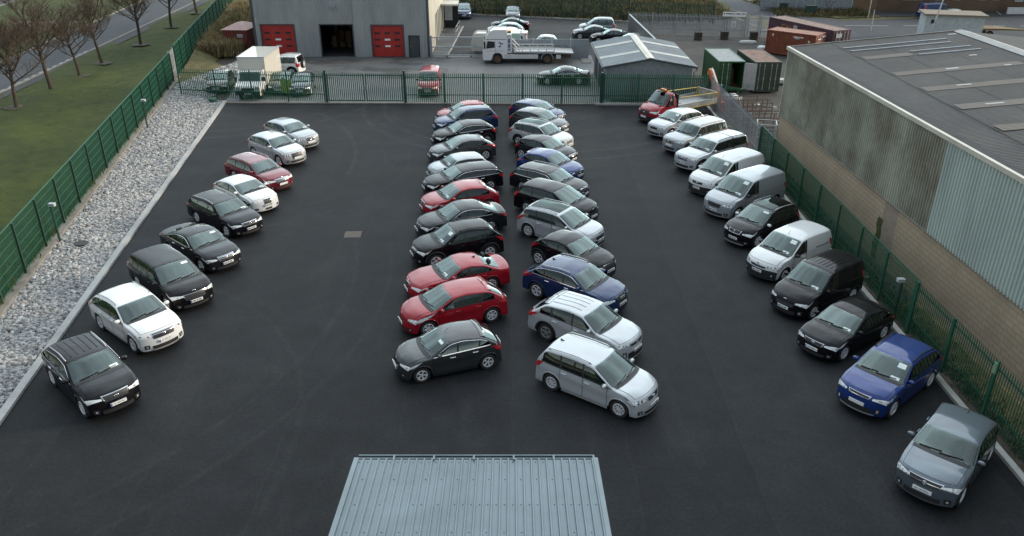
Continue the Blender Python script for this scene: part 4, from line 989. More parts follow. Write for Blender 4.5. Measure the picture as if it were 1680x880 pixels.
    def keep_top(i, j):
        if 1 < j < m - 3:
            if ic + 1 <= i < iw - 1: return False
            if hasrear and irr + 1 <= i < irb - 1 and 2 < j < m - 4: return False
        return True
    F += grid_faces(ns, m, 0, False, keep_top)
    rows_lo = [0, .10, .24, .45, .62, .70, .74, .86, 1.0]; rows_hi = [.07, .5, .90, 1.0]
    xD = s['xD']; xw0 = xc + .25
    zl = np.minimum(zlow(xe), ze - .001); zs_ = np.minimum(np.maximum(belt(xe), zl), ze)
    for sgn in (1, -1):
        off = len(V); mm = len(rows_lo) + len(rows_hi)
        for i in range(ns):
            for t in rows_lo: z = zl[i] + (zs_[i] - zl[i]) * t; V.append((Lc / 2 - xe[i], sgn * float(Y(xe[i], z)), z))
            for t in rows_hi: z = zs_[i] + (ze[i] - zs_[i]) * t; V.append((Lc / 2 - xe[i], sgn * float(Y(xe[i], z)), z))
        def keep_side(i, j):
            x = (xe[i] + xe[i + 1]) / 2
            if j >= len(rows_lo) - 1 and ze[i] - zs_[i] < .004 and ze[i + 1] - zs_[i + 1] < .004: return False
            if j in (len(rows_lo), len(rows_lo) + 1) and xw0 < x < xD - .05 and ze[i] - zs_[i] > .16: return False
            return True
        F += grid_faces(ns, mm, off, sgn < 0, keep_side)
    body = obj('body', V, F, P, root, True)
    bm = bmesh.new(); bm.from_mesh(body.data); bmesh.ops.remove_doubles(bm, verts=bm.verts, dist=.0006)
    bmesh.ops.recalc_face_normals(bm, faces=bm.faces); bm.to_mesh(body.data); bm.free()
    def patch(pts_fn, na, nb, name, mat, parent, smooth=True, mirror=False):
        vs = []; fs = []
        for sg in ((1, -1) if mirror else (1,)):
            o_ = len(vs)
            for a in range(na + 1):
                for b in range(nb + 1):
                    p = pts_fn(a / na, b / nb); vs.append((p[0], p[1] * sg, p[2]))
            fs += orient(vs, grid_faces(na + 1, nb + 1, o_))
        return vs, fs, lambda par: obj(name, vs, fs, mat, par, smooth)
    def top_patch(name, mat, t0, t1, u0, u1, off, parent=None, na=None, nb=8, inset=0.0):
        na = na or max(2, int(abs(t1 - t0)))
        def fn(a, b):
            t = t0 + (t1 - t0) * a; k = 1 - inset * a; u = (u0 + (u1 - u0) * b) * k
            return T(t, u, off)
        return patch(fn, na, nb, name, mat, parent)[2](parent or root)
    # nose and tail address by height
    nz = zcv[:idx['nose'] + 1]
    def tz(z): return float(np.interp(z, nz, np.arange(len(nz))))
    i0 = idx['deck'] if s['deck'] else irb
    def tzr(z): return float(np.interp(-z, -zcv[i0:], np.arange(i0, ns)))
    def front_patch(name, mat, z0, z1, u0, u1, off, parent=None, mirror=False, taper=0.0):
        def fn(a, b):
            z = z0 + (z1 - z0) * a; k = 1 - taper * (1 - a); u = (u0 + (u1 - u0) * b); u = u * k if u0 < 0 else u
            return T(tz(z), u, off)
        return patch(fn, 4, 8, name, mat, None, True, mirror)[2](parent or root)
    def side_fn(x0b, x0t, x1b, x1t, zlo, zhi, off, sgn):
        def fn(a, b):
            x = (x0b + (x0t - x0b) * b) * (1 - a) + (x1b + (x1t - x1b) * b) * a
            lo, hi = float(zlo(x)), float(zhi(x)); z = lo + max(0, hi - lo) * b
            y = float(Y(x, z)) + off
            return (Lc / 2 - x, sgn * y, z)
        return fn
    def side_patch(name, mat, xs, zlo, zhi, off, sgn, parent=None, na=8, nb=4):
        fn = side_fn(*xs, zlo, zhi, off, sgn)
        vs = [fn(a / na, b / nb) for a in range(na + 1) for b in range(nb + 1)]
        return obj(name, vs, orient(vs, grid_faces(na + 1, nb + 1, 0)), mat, parent or root, True)
    def zedge(x): return np.interp(x, xe, ze)
    # ---- underbody, interior
    ub = MB(); x0, x1 = .35, Lc - .3
    ub.box(Lc / 2 - x1, Lc / 2 - x0, -W / 2 + .27, W / 2 - .27, .17, .5)
    ub.box(Lc / 2 - min(xrb, Lc - .3), Lc / 2 - xc - .1, -W / 2 + .16, W / 2 - .16, max(.45, 2 * r + .02), s['zb0'] - .16)
    gap = sorted([(w_ - ra - .03, w_ + ra + .03) for w_ in xw if w_ < Lc])
    xs0 = gap[0][1]; xs1 = gap[1][0] if len(gap) > 1 else Lc - .05
    ub.box(Lc / 2 - xs1, Lc / 2 - xs0, -W / 2 + .07, W / 2 - .07, .19, .5)
    ub.build('underbody', M_UNDER, root)
    if det:
        inn = MB(); zd = s['zb0']
        inn.box(Lc / 2 - xc - .62, Lc / 2 - xc - .12, -W / 2 + .2, W / 2 - .2, zd - .2, zd - .05)
        interior = inn.build('interior', M_DASH, root)
        def seat(y, x, w2, nm):
            b = MB(); zb = zd - .16
            b.add([(Lc / 2 - x + .06, y - w2, zb), (Lc / 2 - x + .06, y + w2, zb), (Lc / 2 - x - .18, y + w2 * .85, zb + .36), (Lc / 2 - x - .18, y - w2 * .85, zb + .36),
                   (Lc / 2 - x - .06, y - w2, zb), (Lc / 2 - x - .06, y + w2, zb), (Lc / 2 - x - .28, y + w2 * .85, zb + .36), (Lc / 2 - x - .28, y - w2 * .85, zb + .36)],
                  [(0, 1, 2, 3), (4, 7, 6, 5), (0, 3, 7, 4), (1, 5, 6, 2), (3, 2, 6, 7)])
            for yy in ((y,) if w2 < .4 else (y - w2 * .62, y + w2 * .62)):
                b.box(Lc / 2 - x - .30, Lc / 2 - x - .20, yy - .13, yy + .13, zb + .38, zb + .54)
            b.build(nm, M_SEAT, interior)
        sx = xwt + .25
        seat(.37, sx, .24, 'seat'); seat(-.37, sx, .24, 'seat')
        if not s['van'] and s['doors'] > 0 and Lc > 3: seat(0, sx + .95, .58, 'rear_seat')
        sw = MB(); cxx, czz = Lc / 2 - xc - .72, zd + .02
        ring = [(cxx - .07 * math.sin(q) * 1, -.37 + .185 * math.cos(q), czz + .165 * math.sin(q)) for q in np.linspace(0, 2 * math.pi, 19)]
        sw.tube(ring, .018, 5, cap=False); sw.build('steering_wheel', M_BLK, interior, True)
    # ---- windscreen, wipers, cards
    ws = top_patch('windscreen', G_CLEAR, ic + .5, iw - .3, -.93, .93, .007, nb=12)
    top_patch('cowl_panel', M_BLK, ic - 1.3, ic + .9, -.90, .90, .009)
    if det:
        wp_ = MB()
        for u0, u1 in ((-.72, -.02), (-.08, .66)):
            pts = [T(ic + .9 + 1.1 * q, u0 + (u1 - u0) * q, .03) for q in np.linspace(0, 1, 6)]; wp_.tube(pts, .014, 5)
        wp_.build('wiper', M_BLK, ws)
        if s.get('canopy'):
            q = float(np.interp(s['canopy'], xe, np.arange(ns))); top_patch('canopy_joint', M_SEAL, q - .35, q + .35, -1, 1, .012, na=2, nb=12)
            for sg in (1, -1): side_patch('bed_joint', M_SEAL, (s['canopy'] - .03,) * 2 + (s['canopy'] + .03,) * 2, lambda x: np.full_like(np.asarray(x, float), .55), lambda x: zedge(x) - .0, .012, sg, na=1, nb=8)
        if s['card'] >= 1:
            a = ic + 1.4; top_patch('price_card', M_CARD, a, a + 1.7, .44, .76, .012, ws, 2, 3)
        if s['card'] >= 2:
            a = iw - 4.6; top_patch('price_card', M_CARD, a, a + 2.8, .48, .80, .012, ws, 2, 3)
        if s['card'] == -1:
            a = iw - 3.6; top_patch('price_card', M_CARD, a, a + 1.6, .40, .76, .012, ws, 2, 3)
    if hasrear: top_patch('rear_window', s['glass'] or G_DARK, irr + .6, irb - .3, -.84, .84, .007)
    if s['pano']: top_patch('roof_glass', G_ROOF, iw + 2, irr - 2, -.72, .72, .012)
    # ---- bonnet
    if det:
        top_patch('bonnet_seam', M_SEAL, idx['nose'] + .6, ic - 1.4, -.86, .86, .004)
        top_patch('bonnet', P, idx['nose'] + .8, ic - 1.6, -.845, .845, .008, nb=12)
    # ---- side: doors, windows, pillars
    xB, xC = s['xB'], s['xC']; gl = s['glass'] or G_CLEAR
    fr = .045
    kick = 0 if s['van'] or kind in ('mpv', 'boxy', 'estate') else .17
    def wlo(x): return belt(np.asarray(x)) + .03 + kick * np.clip((np.asarray(x) - xC + .25) / (xD - xC + .3), 0, 1) ** 1.6
    def whi(x): return zedge(x) - fr
    rk = .16   # slope of the pillars
    xA = xw[0] + ra + .05; xr_end = min(xw[1] - .02 if len(xw) > 1 else Lc, Lc)
    for sgn in (1, -1):
        def dlo(x):
            x = np.asarray(x); return np.maximum(gc + .10, zlow(x) + .05)
        def dhi(x): return belt(np.asarray(x)) - .004
        segs = []
        if s['doors'] >= 2: segs.append((xA + .02, xB - .012, 'f'))
        if s['doors'] >= 4: segs.append((xB + .012, xC + .02, 'r'))
        for a, b, w_ in segs:
            side_patch('door_seam', M_SEAL, (a - .016, a - .016, b + .016, b + .016), lambda x: dlo(x) - .012, dhi, .004, sgn, na=10) if det else None
            d = side_patch('door', P, (a, a, b, b), dlo, dhi, .009, sgn, na=12, nb=12)
            hz = float(belt(b)) - .13; hx = b - .17; hy = float(Y(hx, hz))
            if det:
                hb = MB(); hb.tube([(Lc / 2 - hx - .11, sgn * (hy + .015), hz), (Lc / 2 - hx - .09, sgn * (hy + .045), hz + .003), (Lc / 2 - hx + .09, sgn * (hy + .045), hz + .003), (Lc / 2 - hx + .11, sgn * (hy + .015), hz)], .02, 6)
                hb.build('door_handle', M_CHROME if s['trimchrome'] else P, d, True)
            if w_ == 'f':
                side_patch('door_window', G_CLEAR, (xc + .30, xwt + .10, xB - .02, xB + rk * .28 - .02), wlo, whi, .008, sgn, d, na=14)
            else:
                side_patch('door_window', gl, (xB + .05, xB + rk * .28 + .05, xC - .02, xC + rk * .28 - .02), wlo, whi, .008, sgn, d, na=10)
        if det and not s['van'] and s['doors'] < 4 and s['doors'] > 0:
            side_patch('side_window', gl, (xB + .06, xB + .1, xD, xD - s['dtop'] - .1), wlo, whi, .008, sgn)
        if s['doors'] >= 4 and xD - xC > .2:
            side_patch('quarter_window', gl, (xC + .05, xC + rk * .28 + .05, xD, xD - s['dtop']), wlo, whi, .008, sgn, na=8)
        if s['doors'] >= 2:
            pil = MB()
            for xp in ((xB,) + ((xC,) if s['doors'] >= 4 and xD - xC > .2 else ())):
                fn = side_fn(xp - .03, xp + rk * .28 - .03, xp + .06, xp + rk * .28 + .06, lambda x: belt(np.asarray(x)), lambda x: zedge(x) - .03, .006, sgn)
                vs = [fn(a / 2, b / 4) for a in range(3) for b in range(5)]; pil.add(vs, grid_faces(3, 5, 0, sgn < 0))
            pil.build('door_pillar', M_BLK, root, True)
            # waist strip
            side_patch('waist_trim', M_CHROME if s['trimchrome'] else M_BLK, (xc + .22, xc + .22, xD if not s['van'] else xB, xD if not s['van'] else xB),
                       lambda x: belt(np.asarray(x)) - .004, lambda x: belt(np.asarray(x)) + .026, .011, sgn, na=14, nb=1)
            if s['trimchrome']:
                pts = [(Lc / 2 - x, sgn * (float(Y(x, zedge(x) - .03)) + .012), float(zedge(x)) - .035) for x in np.linspace(xc + .45, xD - .05, 16)]
                tb = MB(); tb.tube(pts, .012, 4); tb.build('window_trim', M_CHROME, root, True)
        # wheel-arch lips and sill
        wdt = .075 if s['clad'] else .04
        for w_ in xw:
            if w_ > Lc - .2: continue
            vs = []; n = 22; a0 = math.asin(min(.95, max(0, (gc + .04 - r) / ra)))
            for k in range(n + 1):
                ang = a0 + (math.pi - 2 * a0) * k / n
                for rr_, o_ in ((ra - .02, -.03), (ra, .012), (ra + wdt, .012), (ra + wdt + .008, -.004)):
                    x = w_ - math.cos(ang) * rr_; z = r + math.sin(ang) * rr_
                    x = min(max(x, xe[2]), xe[-3]); vs.append((Lc / 2 - x, sgn * (float(Y(x, z)) + o_), z))
            obj('wheel_arch', vs, grid_faces(n + 1, 4, 0, sgn > 0), M_BLK if s['clad'] else P, root, True)
        side_patch('sill', M_BLK if s['clad'] or s['van'] else P, (xs0, xs0, xs1, xs1), lambda x: np.full_like(np.asarray(x, float), gc - .01), lambda x: np.full_like(np.asarray(x, float), gc + .075), .016, sgn, na=6, nb=2)
        if s['van']:
            zr0, zr1 = s['zb0'] + .12, s['zb0'] + .16
            side_patch('door_rail', M_BLK if s['van'] != 2 else P, (xB + .75, xB + .75, Lc - .35, Lc - .35), lambda x: np.full_like(np.asarray(x, float), zr0 - .06), lambda x: np.full_like(np.asarray(x, float), zr1 - .06), .006, sgn, nb=1)
            side_patch('side_door_seam', M_SEAL, (xB + .06, xB + .06, xB + .075, xB + .075), lambda x: zlow(x) + .08, lambda x: zedge(x) - .06, .006, sgn, na=1, nb=8)
            side_patch('rub_strip', M_BLK, (xA, xA, xs1 - .02, xs1 - .02), lambda x: np.full_like(np.asarray(x, float), .50), lambda x: np.full_like(np.asarray(x, float), .58), .014, sgn, na=10, nb=1)
        # head and tail lamps wrap round the corners
        zh1 = zf - .035; zh0 = zh1 - s['lamp_h']; zl_ = s['lamp']
        vs = []; na = 10
        for a in range(na + 1):
            for b in range(4):
                q = b / 3; z = zh0 + (zh1 - zh0) * q; t = tz(z)
                if a <= 5:
                    u = s['lampu'] + (1 - s['lampu']) * a / 5; zz = zh0 + (zh1 - zh0) * (.35 + .65 * a / 5) * q + (zh1 - zh0) * .25 * (1 - a / 5)
                    p = T(tz(zz), sgn * u, .012); vs.append(tuple(p))
                else:
                    k = (a - 5) / 5; xx0 = float(I(xe, t)); x = xx0 + zl_ * k * (.55 + .45 * q)
                    zz = z + k * (zedge(x) - .015 - zh1) * (.5 + .5 * q) + (1 - q) * .07 * k; zz = min(zz, zedge(x) - .012)
                    vs.append((Lc / 2 - x, sgn * (float(Y(x, zz)) + .012), zz))
        obj('headlight', vs, orient(vs, grid_faces(na + 1, 4, 0)), M_HEADD if P in (P_SILVER, P_SILVERB, P_WHITE) else M_HEAD, root, True)
        z0t, z1t = s['tail']; vs = []
        for a in range(7):
            for b in range(4):
                z = z0t + (z1t - z0t) * b / 3; t = tzr(min(z, zcv[i0] - .02))
                if a <= 3: vs.append(tuple(T(t, sgn * (.70 + .30 * a / 3), .012)))
                else:
                    x = float(np.interp(-z, -ze[i0 - 3:], xe[i0 - 3:])) - .26 * (a - 3) / 3 * (.4 + .6 * b / 3)
                    zz = min(z, zedge(x) - .01); vs.append((Lc / 2 - x, sgn * (float(Y(x, zz)) + .012), zz))
        obj('tail_light', vs, orient(vs, grid_faces(7, 4, 0)), M_TAIL, root, True)
        # mirror
        mx, mz = xc + .42, s['zb0'] + .10
        my = float(Y(mx, mz)) + .13
        mb = MB(); prof = [(0, -.11), (.06, -.10), (.085, -.04), (.09, .03), (.07, .09), (0, .105)]
        mb.lathe([(max(.001, a_), b_) for a_, b_ in prof], 10, 'Y')
        mb.v = [(x_ * .75, y_, z_ * .85) for x_, y_, z_ in mb.v]
        mo = mb.build('wing_mirror', s['mirror'] or P, root, True, loc=(Lc / 2 - mx, sgn * my, mz))
        st = MB(); st.box(-.05, .03, -.2 if sgn > 0 else .02, -.02 if sgn > 0 else .2, -.08, -.03); st.build('mirror_arm', M_BLK, mo)
        gm = MB(); gm.box(-.075, -.066, -.085, .085, -.055, .055); gm.build('mirror_glass', G_DARK, mo)
        if s['rail']:
            t0, t1 = iw + 2, irr - .5
            pts = [T(t0 + (t1 - t0) * q, sgn * .90, .055 if 0.02 < q < .98 else 0.0) for q in np.linspace(0, 1, 14)]
            rb_ = MB(); rb_.tube(pts, .022, 6); rb_.build('roof_rail', {'chrome': M_ALU, 'black': M_BLK, 'paint': P}[s['rail']], root, True)
        if s['fog']:
            zi0, zi1 = s['intake'][0] + .03, s['intake'][1] + .05
            f_ = front_patch('fog_light_recess', M_BLK, zi0, zi1, sgn * .70, sgn * .90, .010) if s['bumper'] is None else None
            front_patch('fog_light', M_FOG, zi0 + .045, zi1 - .045, sgn * .76, sgn * .83, .018)
    # ---- front face
    if s['bumper'] is not None: front_patch('bumper', s['bumper'], gc + .01, s['intake'][1] + .18, -1, 1, .012)
    g0, g1, gu = s['grille']
    if s['gframe']: front_patch('grille_surround', M_CHROME if s['gframe'] is True else s['gframe'], g0 - .025, g1 + .022, -gu - .035, gu + .035, .012, taper=.12)
    gr = front_patch('grille', M_GRILLE, g0, g1, -gu, gu, .018, taper=.12)
    gm_ = (g0 + g1) / 2
    if s.get('bars'):
        for k in range(s['bars']):
            z = g0 + (g1 - g0) * (k + .5) / s['bars']; front_patch('grille_bar', M_CHROME, z - .012, z + .012, -gu * .97, gu * .97, .024, gr)
    front_patch('lower_intake', M_BLK, s['intake'][0], s['intake'][1], -s['intake'][2], s['intake'][2], .014 if s['bumper'] is None else .02)
    if s.get('skid'): front_patch('skid_plate', M_ALU, gc + .02, gc + .07, -.72, .72, .022)
    def face_frame(z, u=0):
        p = T(tz(z), u, .02); return p
    if s['badge']:
        p = face_frame(s.get('badge_z', gm_)); bb = MB()
        if s['badge'] == 'oval': bb.lathe([(.001, .012), (.04, .012), (.05, 0)], 16, 'X'); bb.v = [(x_, y_ * 1.7, z_ * .75) for x_, y_, z_ in bb.v]
        elif s['badge'] == 'rings':
            for k in range(4):
                ring = [(.012, (k - 1.5) * .085 + .05 * math.cos(q), .05 * math.sin(q)) for q in np.linspace(0, 2 * math.pi, 15)]; bb.tube(ring, .009, 4, cap=False)
        elif s['badge'] == 'diamond': bb.add([(.02, 0, .095), (.02, .06, 0), (.02, 0, -.095), (.02, -.06, 0), (.02, 0, .05), (.02, .03, 0), (.02, 0, -.05), (.02, -.03, 0)], [(0, 1, 5, 4), (1, 2, 6, 5), (2, 3, 7, 6), (3, 0, 4, 7)])
        elif s['badge'] == 'chevron':
            for k in (0, 1): bb.add([(.02, -.08, -.04 + k * .05), (.02, 0, .02 + k * .05), (.02, .08, -.04 + k * .05), (.02, .08, -.015 + k * .05), (.02, 0, .05 + k * .05), (.02, -.08, -.015 + k * .05)], [(0, 1, 4, 5), (1, 2, 3, 4)])
        elif s['badge'] == 'three':
            for k in range(3):
                a_ = math.pi / 2 + k * 2 * math.pi / 3; c_, d_ = math.cos(a_), math.sin(a_)
                bb.add([(.02, 0, 0), (.02, c_ * .045 - d_ * .028, d_ * .045 + c_ * .028), (.02, c_ * .09, d_ * .09), (.02, c_ * .045 + d_ * .028, d_ * .045 - c_ * .028)], [(0, 1, 2, 3)])
        else:
            ring = [(.012, .055 * math.cos(q), .055 * math.sin(q)) for q in np.linspace(0, 2 * math.pi, 17)]; bb.tube(ring, .012, 5, cap=False); bb.box(.004, .012, -.05, .05, -.012, .012)
        bb.build('badge', M_CHROME, root, True, loc=tuple(p))
    # plates
    for rear in (False, True):
        pz = s['plate_z'] if not rear else s.get('rplate_z', s['zt'] - .18)
        t = tz(pz) if not rear else tzr(pz); p = T(t, 0, .02); fw = 1 if not rear else -1
        pl = MB(); pl.box(-.012, .012, -s['platew'] / 2, s['platew'] / 2, -.058, .058); 
        po = pl.build('number_plate', M_PLATE, root, loc=(p[0] + fw * .012, 0, pz))
        if rear or not det or s['plate'] is None: continue
        if s['plate'] == 'bars':
            cb = MB(); y = -s['platew'] / 2 + .085
            for wd in (.10, .07, .13):
                q = y
                while q < y + wd - .01: cb.box(.0125, .015, q, q + .022, -.032, .032); q += .034
                y += wd + .035
            cb.v = [(x_, -y_, z_) for x_, y_, z_ in cb.v]; cb.build('plate_characters', M_INK, po)
        else:
            lettering(s['plate'], .088 if len(s['plate']) < 9 else .075, M_INK, po, (.014, -.015, 0), (R(90), 0, R(90)), 'plate_characters')
        if s['plate'] != '181 PETROL':
            eb = MB(); eb.box(.0125, .0145, -s['platew'] / 2 + .004, -s['platew'] / 2 + .045, -.052, .052); eb.build('plate_band', M_INKB, po)
    # roof aerial, ribs, spoiler
    if det and s['aerial']:
        ab = MB(); t = irr - (3.5 if s['aerial'] == 'fin' else 1.5) if s['aerial'] != 'front' else iw + 1.2
        p = T(t, 0, 0)
        if s['aerial'] == 'fin': ab.add([(p[0] - .09, -.02, p[2]), (p[0] + .09, -.02, p[2]), (p[0] + .09, .02, p[2]), (p[0] - .09, .02, p[2]), (p[0] - .08, 0, p[2] + .07)], [(0, 1, 4), (1, 2, 4), (2, 3, 4), (3, 0, 4)])
        else: ab.tube([(p[0], 0, p[2] - .01), (p[0] - .03, 0, p[2] + .03), (p[0] - .16, 0, p[2] + .13)], .008, 5)
        ab.build('aerial', M_BLK, root)
    for k in range(s['ribs']):
        u = -.6 + 1.2 * k / max(1, s['ribs'] - 1)
        top_patch('roof_rib', P, iw + 4, irr - 2, u - .03, u + .03, .018, nb=2)
    if s['spoiler']:
        sp = MB(); n = 9
        for k in range(n):
            u = -.86 + 1.72 * k / (n - 1); a = T(irr - 1.2, u, .012); b = T(irr + .8, u, .05); b[0] = min(b[0], a[0] - .20); b[2] = max(b[2], a[2] - .05)
            sp.v += [tuple(a), tuple(b), (b[0] + .01, b[1], b[2] - .05)]
        sp.f += grid_faces(n, 3); sp.build('spoiler', P, root, True)
    # ---- wheels
    for k, w_ in enumerate(xw):
        for sgn in (1, -1):
            yw = sgn * (W / 2 - .125)
            t_, h_, m_ = wheel_meshes(r, s['style'], s['wdark'])
            key = (round(r, 3), s['style'], s['wdark'])
            hub = mobj(('hub', key), 'wheel', h_, M_STEEL, root, False)
            hub.location = (Lc / 2 - w_, yw, r); hub.rotation_euler = (0, rnd.uniform(0, 6), 0 if sgn > 0 else math.pi)
            mobj(('tyre', key), 'tyre', t_, M_TYRE, hub); mobj(('rim', key), 'rim', m_, M_ALLOYD if s['wdark'] else (M_ALLOY if s['style'] != 'steel' else M_STEEL), hub, False)
    return root, dict(T=T, idx=idx, Lc=Lc, W=W, H=H, Y=Y, zedge=zedge, irr=irr, iw=iw)

# --- left row, nose to the lane, backs to the gravel
HL = -41
make_car('L', 'black SUV with five ribs on its roof, nearest of the row beside the gravel', 'suv', (-13.09, 21.82), -43, paint=P_BLACK, badge='oval', ribs=5, rail='chrome', plate='131 MO 34', style='six', grille=(.68, .85, .48), clad=True, trimchrome=True, fog=True, card=1, L=4.44)
make_car('L', 'white SUV with barred chrome grille, between two black cars beside the gravel', 'suv', (-13.1, 25.88), -40, paint=P_WHITE, bars=2, rail='chrome', plate='162 MO 18', clad=False, style='five', skid=True, L=4.52, grille=(.66, .84, .50), card=0)
make_car('L', 'black people carrier with smooth domed roof behind the white SUV', 'mpv', (-13.1, 29.13), -44, paint=P_BLACK, badge='oval', badge_z=.80, L=4.80, W=1.92, wb=2.85, H=1.65, xrr=4.2, xrb=4.62, xD=4.25, xB=2.35, xC=3.3, grille=(.52, .72, .5), card=-1, style='five')
make_car('L', 'charcoal saloon with silver grille, in the row beside the gravel', 'saloon', (-12.95, 32.75), -41, paint=P_CHAR, grille=(.55, .73, .44), bars=3, L=4.83, trimchrome=True, badge='bar', card=-1, style='multi')
make_car('L', 'black estate with silver roof rails, beside the small white hatchback', 'estate', (-13.04, 36.69), -40.5, paint=P_BLACK, rail='chrome', grille=(.60, .71, .46), badge='bar', L=4.83, style='five', card=1)
make_car('L', 'white hatchback with a tall dark grille and four ring badge', 'hatch', (-13.05, 39.85), -40, paint=P_WHITE, doors=2, badge='rings', badge_z=.68, grille=(.36, .71, .26), gframe=True, intake=(.24, .34, .25), L=4.24, W=1.77, H=1.42, xB=2.35, xD=3.7, card=1, style='five')
make_car('L', 'dark red estate with silver roof rails and wide barred grille', 'estate', (-13.08, 43.11), -40, paint=P_DRED, rail='chrome', grille=(.52, .71, .50), bars=4, badge='oval', badge_z=.77, L=4.87, style='five', card=0, plate=None)
make_car('L', 'silver crossover with wide dark grille, second from the far end beside the gravel', 'suv', (-13.31, 47.53), -40, paint=P_SILVER, L=4.30, H=1.62, W=1.77, zf=.84, grille=(.50, .80, .46), gframe=False, clad=False, badge='three', badge_z=.78, plate=None, card=0, skid=True)
make_car('L', 'blue-silver crossover with v-shaped grille, at the far end of the row by the gravel', 'suv', (-13.2, 50.77), -40, paint=P_SILVERB, L=4.33, H=1.60, W=1.78, zf=.86, grille=(.62, .80, .36), clad=True, badge='round', plate=None, card=1)
# --- middle block, left column, noses to the left
make_car('C', 'charcoal small hatchback with silver wheels, nearest car of the column facing left', 'small', (-4.24, 24.28), -159.5, paint=P_SLATE, trimchrome=True, grille=(.42, .58, .48), bars=3, badge='oval', badge_z=.68, style='five', aerial='front', lamp=.46, card=-1, spoiler=True)
make_car('C', 'bright red rounded electric hatchback with white swept-back headlights', 'hatch', (-4.42, 27.42), -156, paint=P_RED, L=4.45, W=1.77, H=1.55, wb=2.70, zf=.80, zc=1.05, xc=1.02, xwt=1.92, xrr=3.55, xrb=4.20, zrb=1.10, zb0=.97, zb1=1.08, grille=(.50, .58, .3), gframe=False, lamp=.80, lamp_h=.20, style='six', badge='oval', badge_z=.74, spoiler=True, card=0, roundf=.36, lampu=.62, xD=3.75)
make_car('C', 'deep red saloon with long bonnet, behind the bright red electric hatchback', 'saloon', (-4.53, 30.19), -156.5, paint=P_RED, L=4.63, H=1.43, wb=2.81, fo=.78, xc=1.42, xwt=2.22, xrr=3.32, xrb=4.05, xB=2.55, xC=3.4, xD=3.85, grille=(.54, .69, .22), badge='round', badge_z=.75, aerial='fin', style='multi', card=1)
make_car('C', 'black SUV with roof rails behind the deep red saloon', 'suv', (-4.65, 33.46), -157, paint=P_BLACK, L=4.43, W=1.81, H=1.68, rail='black', bars=2, badge='round', tumble=17, style='five', card=2, grille=(.70, .82, .5))
make_car('C', 'black saloon with chrome edged side windows, middle of the column facing left', 'saloon', (-4.78, 36.59), -157, paint=P_CHAR, L=4.72, trimchrome=True, grille=(.60, .68, .48), badge='oval', style='multi', H=1.48, xrr=3.35, xrb=4.15, card=0)
make_car('C', 'bright red hatchback with pale headlights, between the black saloon and a black estate', 'hatch', (-4.85, 39.54), -157, paint=P_RED, L=4.34, W=1.84, H=1.49, grille=(.60, .70, .36), badge='oval', spoiler=True, style='five', lamp=.42, card=1)
make_car('C', 'black estate with chrome edged windows beside the red hatchback', 'estate', (-5.02, 42.51), -157, paint=P_BLACK, L=4.70, H=1.44, trimchrome=True, badge='rings', badge_z=.66, grille=(.38, .71, .28), style='five', card=0)
make_car('C', 'small grey-silver two-door hatchback with bonnet stripes and upright windscreen', 'small', (-4.98, 44.77), -157, paint=P_SILVERB, L=3.70, W=1.68, H=1.42, wb=2.47, fo=.70, doors=2, zf=.78, zc=.99, xc=.98, xwt=1.55, xrr=3.25, xrb=3.60, xB=2.15, xD=3.28, zb0=.95, zb1=.98, tumble=17, grille=(.46, .62, .36), badge='oval', card=1, lamp=.2)
make_car('C', 'slate grey hatchback with red tail lights and a full rear wheel in view', 'hatch', (-5.23, 48.22), -157.5, paint=P_DGREY, L=4.37, H=1.45, grille=(.54, .70, .36), badge='round', style='five', card=1, spoiler=True, tail=(.80, 1.04))
make_car('C', 'black crossover with chrome window line, third from the far end facing left', 'suv', (-5.3, 51.18), -157, paint=P_BLACK, L=4.38, W=1.81, H=1.60, trimchrome=True, grille=(.66, .82, .34), badge='round', card=1)
make_car('C', 'dark navy SUV with roof rails, second from the far end facing left', 'suv', (-5.46, 54.39), -157, paint=P_NAVY, L=4.66, W=1.80, H=1.70, rail='black', xrr=4.05, xrb=4.48, xD=4.12, xC=3.35, badge='three', card=1, tumble=17)
make_car('C', 'red hatchback at the far end of the column facing left', 'hatch', (-5.5, 56.82), -157, paint=P_RED, L=4.25, card=0, spoiler=True)
# --- middle block, right column, noses to the right
make_car('D', 'silver people carrier with dark rear side windows, nearest car facing right', 'mpv', (4.76, 21.94), -36, paint=P_SILVER, glass=G_DARK, rail='paint', grille=(.64, .72, .36), bars=2, badge='round', L=4.40, style='multi', aerial='fin', skid=True, card=0, tail=(.84, 1.06))
make_car('D', 'silver SUV with ribbed roof and black wheel arches behind the nearest people carrier', 'suv', (4.67, 25.23), -37.5, paint=P_SILVER, L=4.60, W=1.84, H=1.67, ribs=4, grille=(.72, .80, .5), gframe=False, badge='oval', skid=True, style='five', wdark=True, lamp=.40, lamp_h=.10, spoiler=True, card=0, intake=(.32, .56, .62))
make_car('D', 'navy blue SUV with silver roof rails and tall grille', 'suv', (4.55, 28.68), -37, paint=P_NAVY, L=4.63, W=1.90, H=1.65, wb=2.81, rail='chrome', trimchrome=True, badge='rings', badge_z=.78, grille=(.52, .85, .34), clad=False, style='five', card=0, aerial='fin')
make_car('D', 'black small crossover with diamond badge, beside the navy blue SUV', 'suv', (4.39, 31.68), -42, paint=P_BLACK, L=4.12, W=1.78, H=1.57, wb=2.60, xrr=3.32, xrb=3.90, xD=3.52, xC=2.98, badge='diamond', badge_z=.74, grille=(.62, .80, .42), clad=True, style='five', card=0, zf=.84)
make_car('D', 'silver people carrier with dark glass roof and silver roof rails', 'mpv', (4.31, 35.25), -35, paint=P_SILVER, L=4.53, W=1.84, pano=True, rail='chrome', wb=2.73, fo=.95, grille=(.46, .62, .42), badge='oval', badge_z=.76, glass=G_DARK, r=.345, style='multi', card=0)
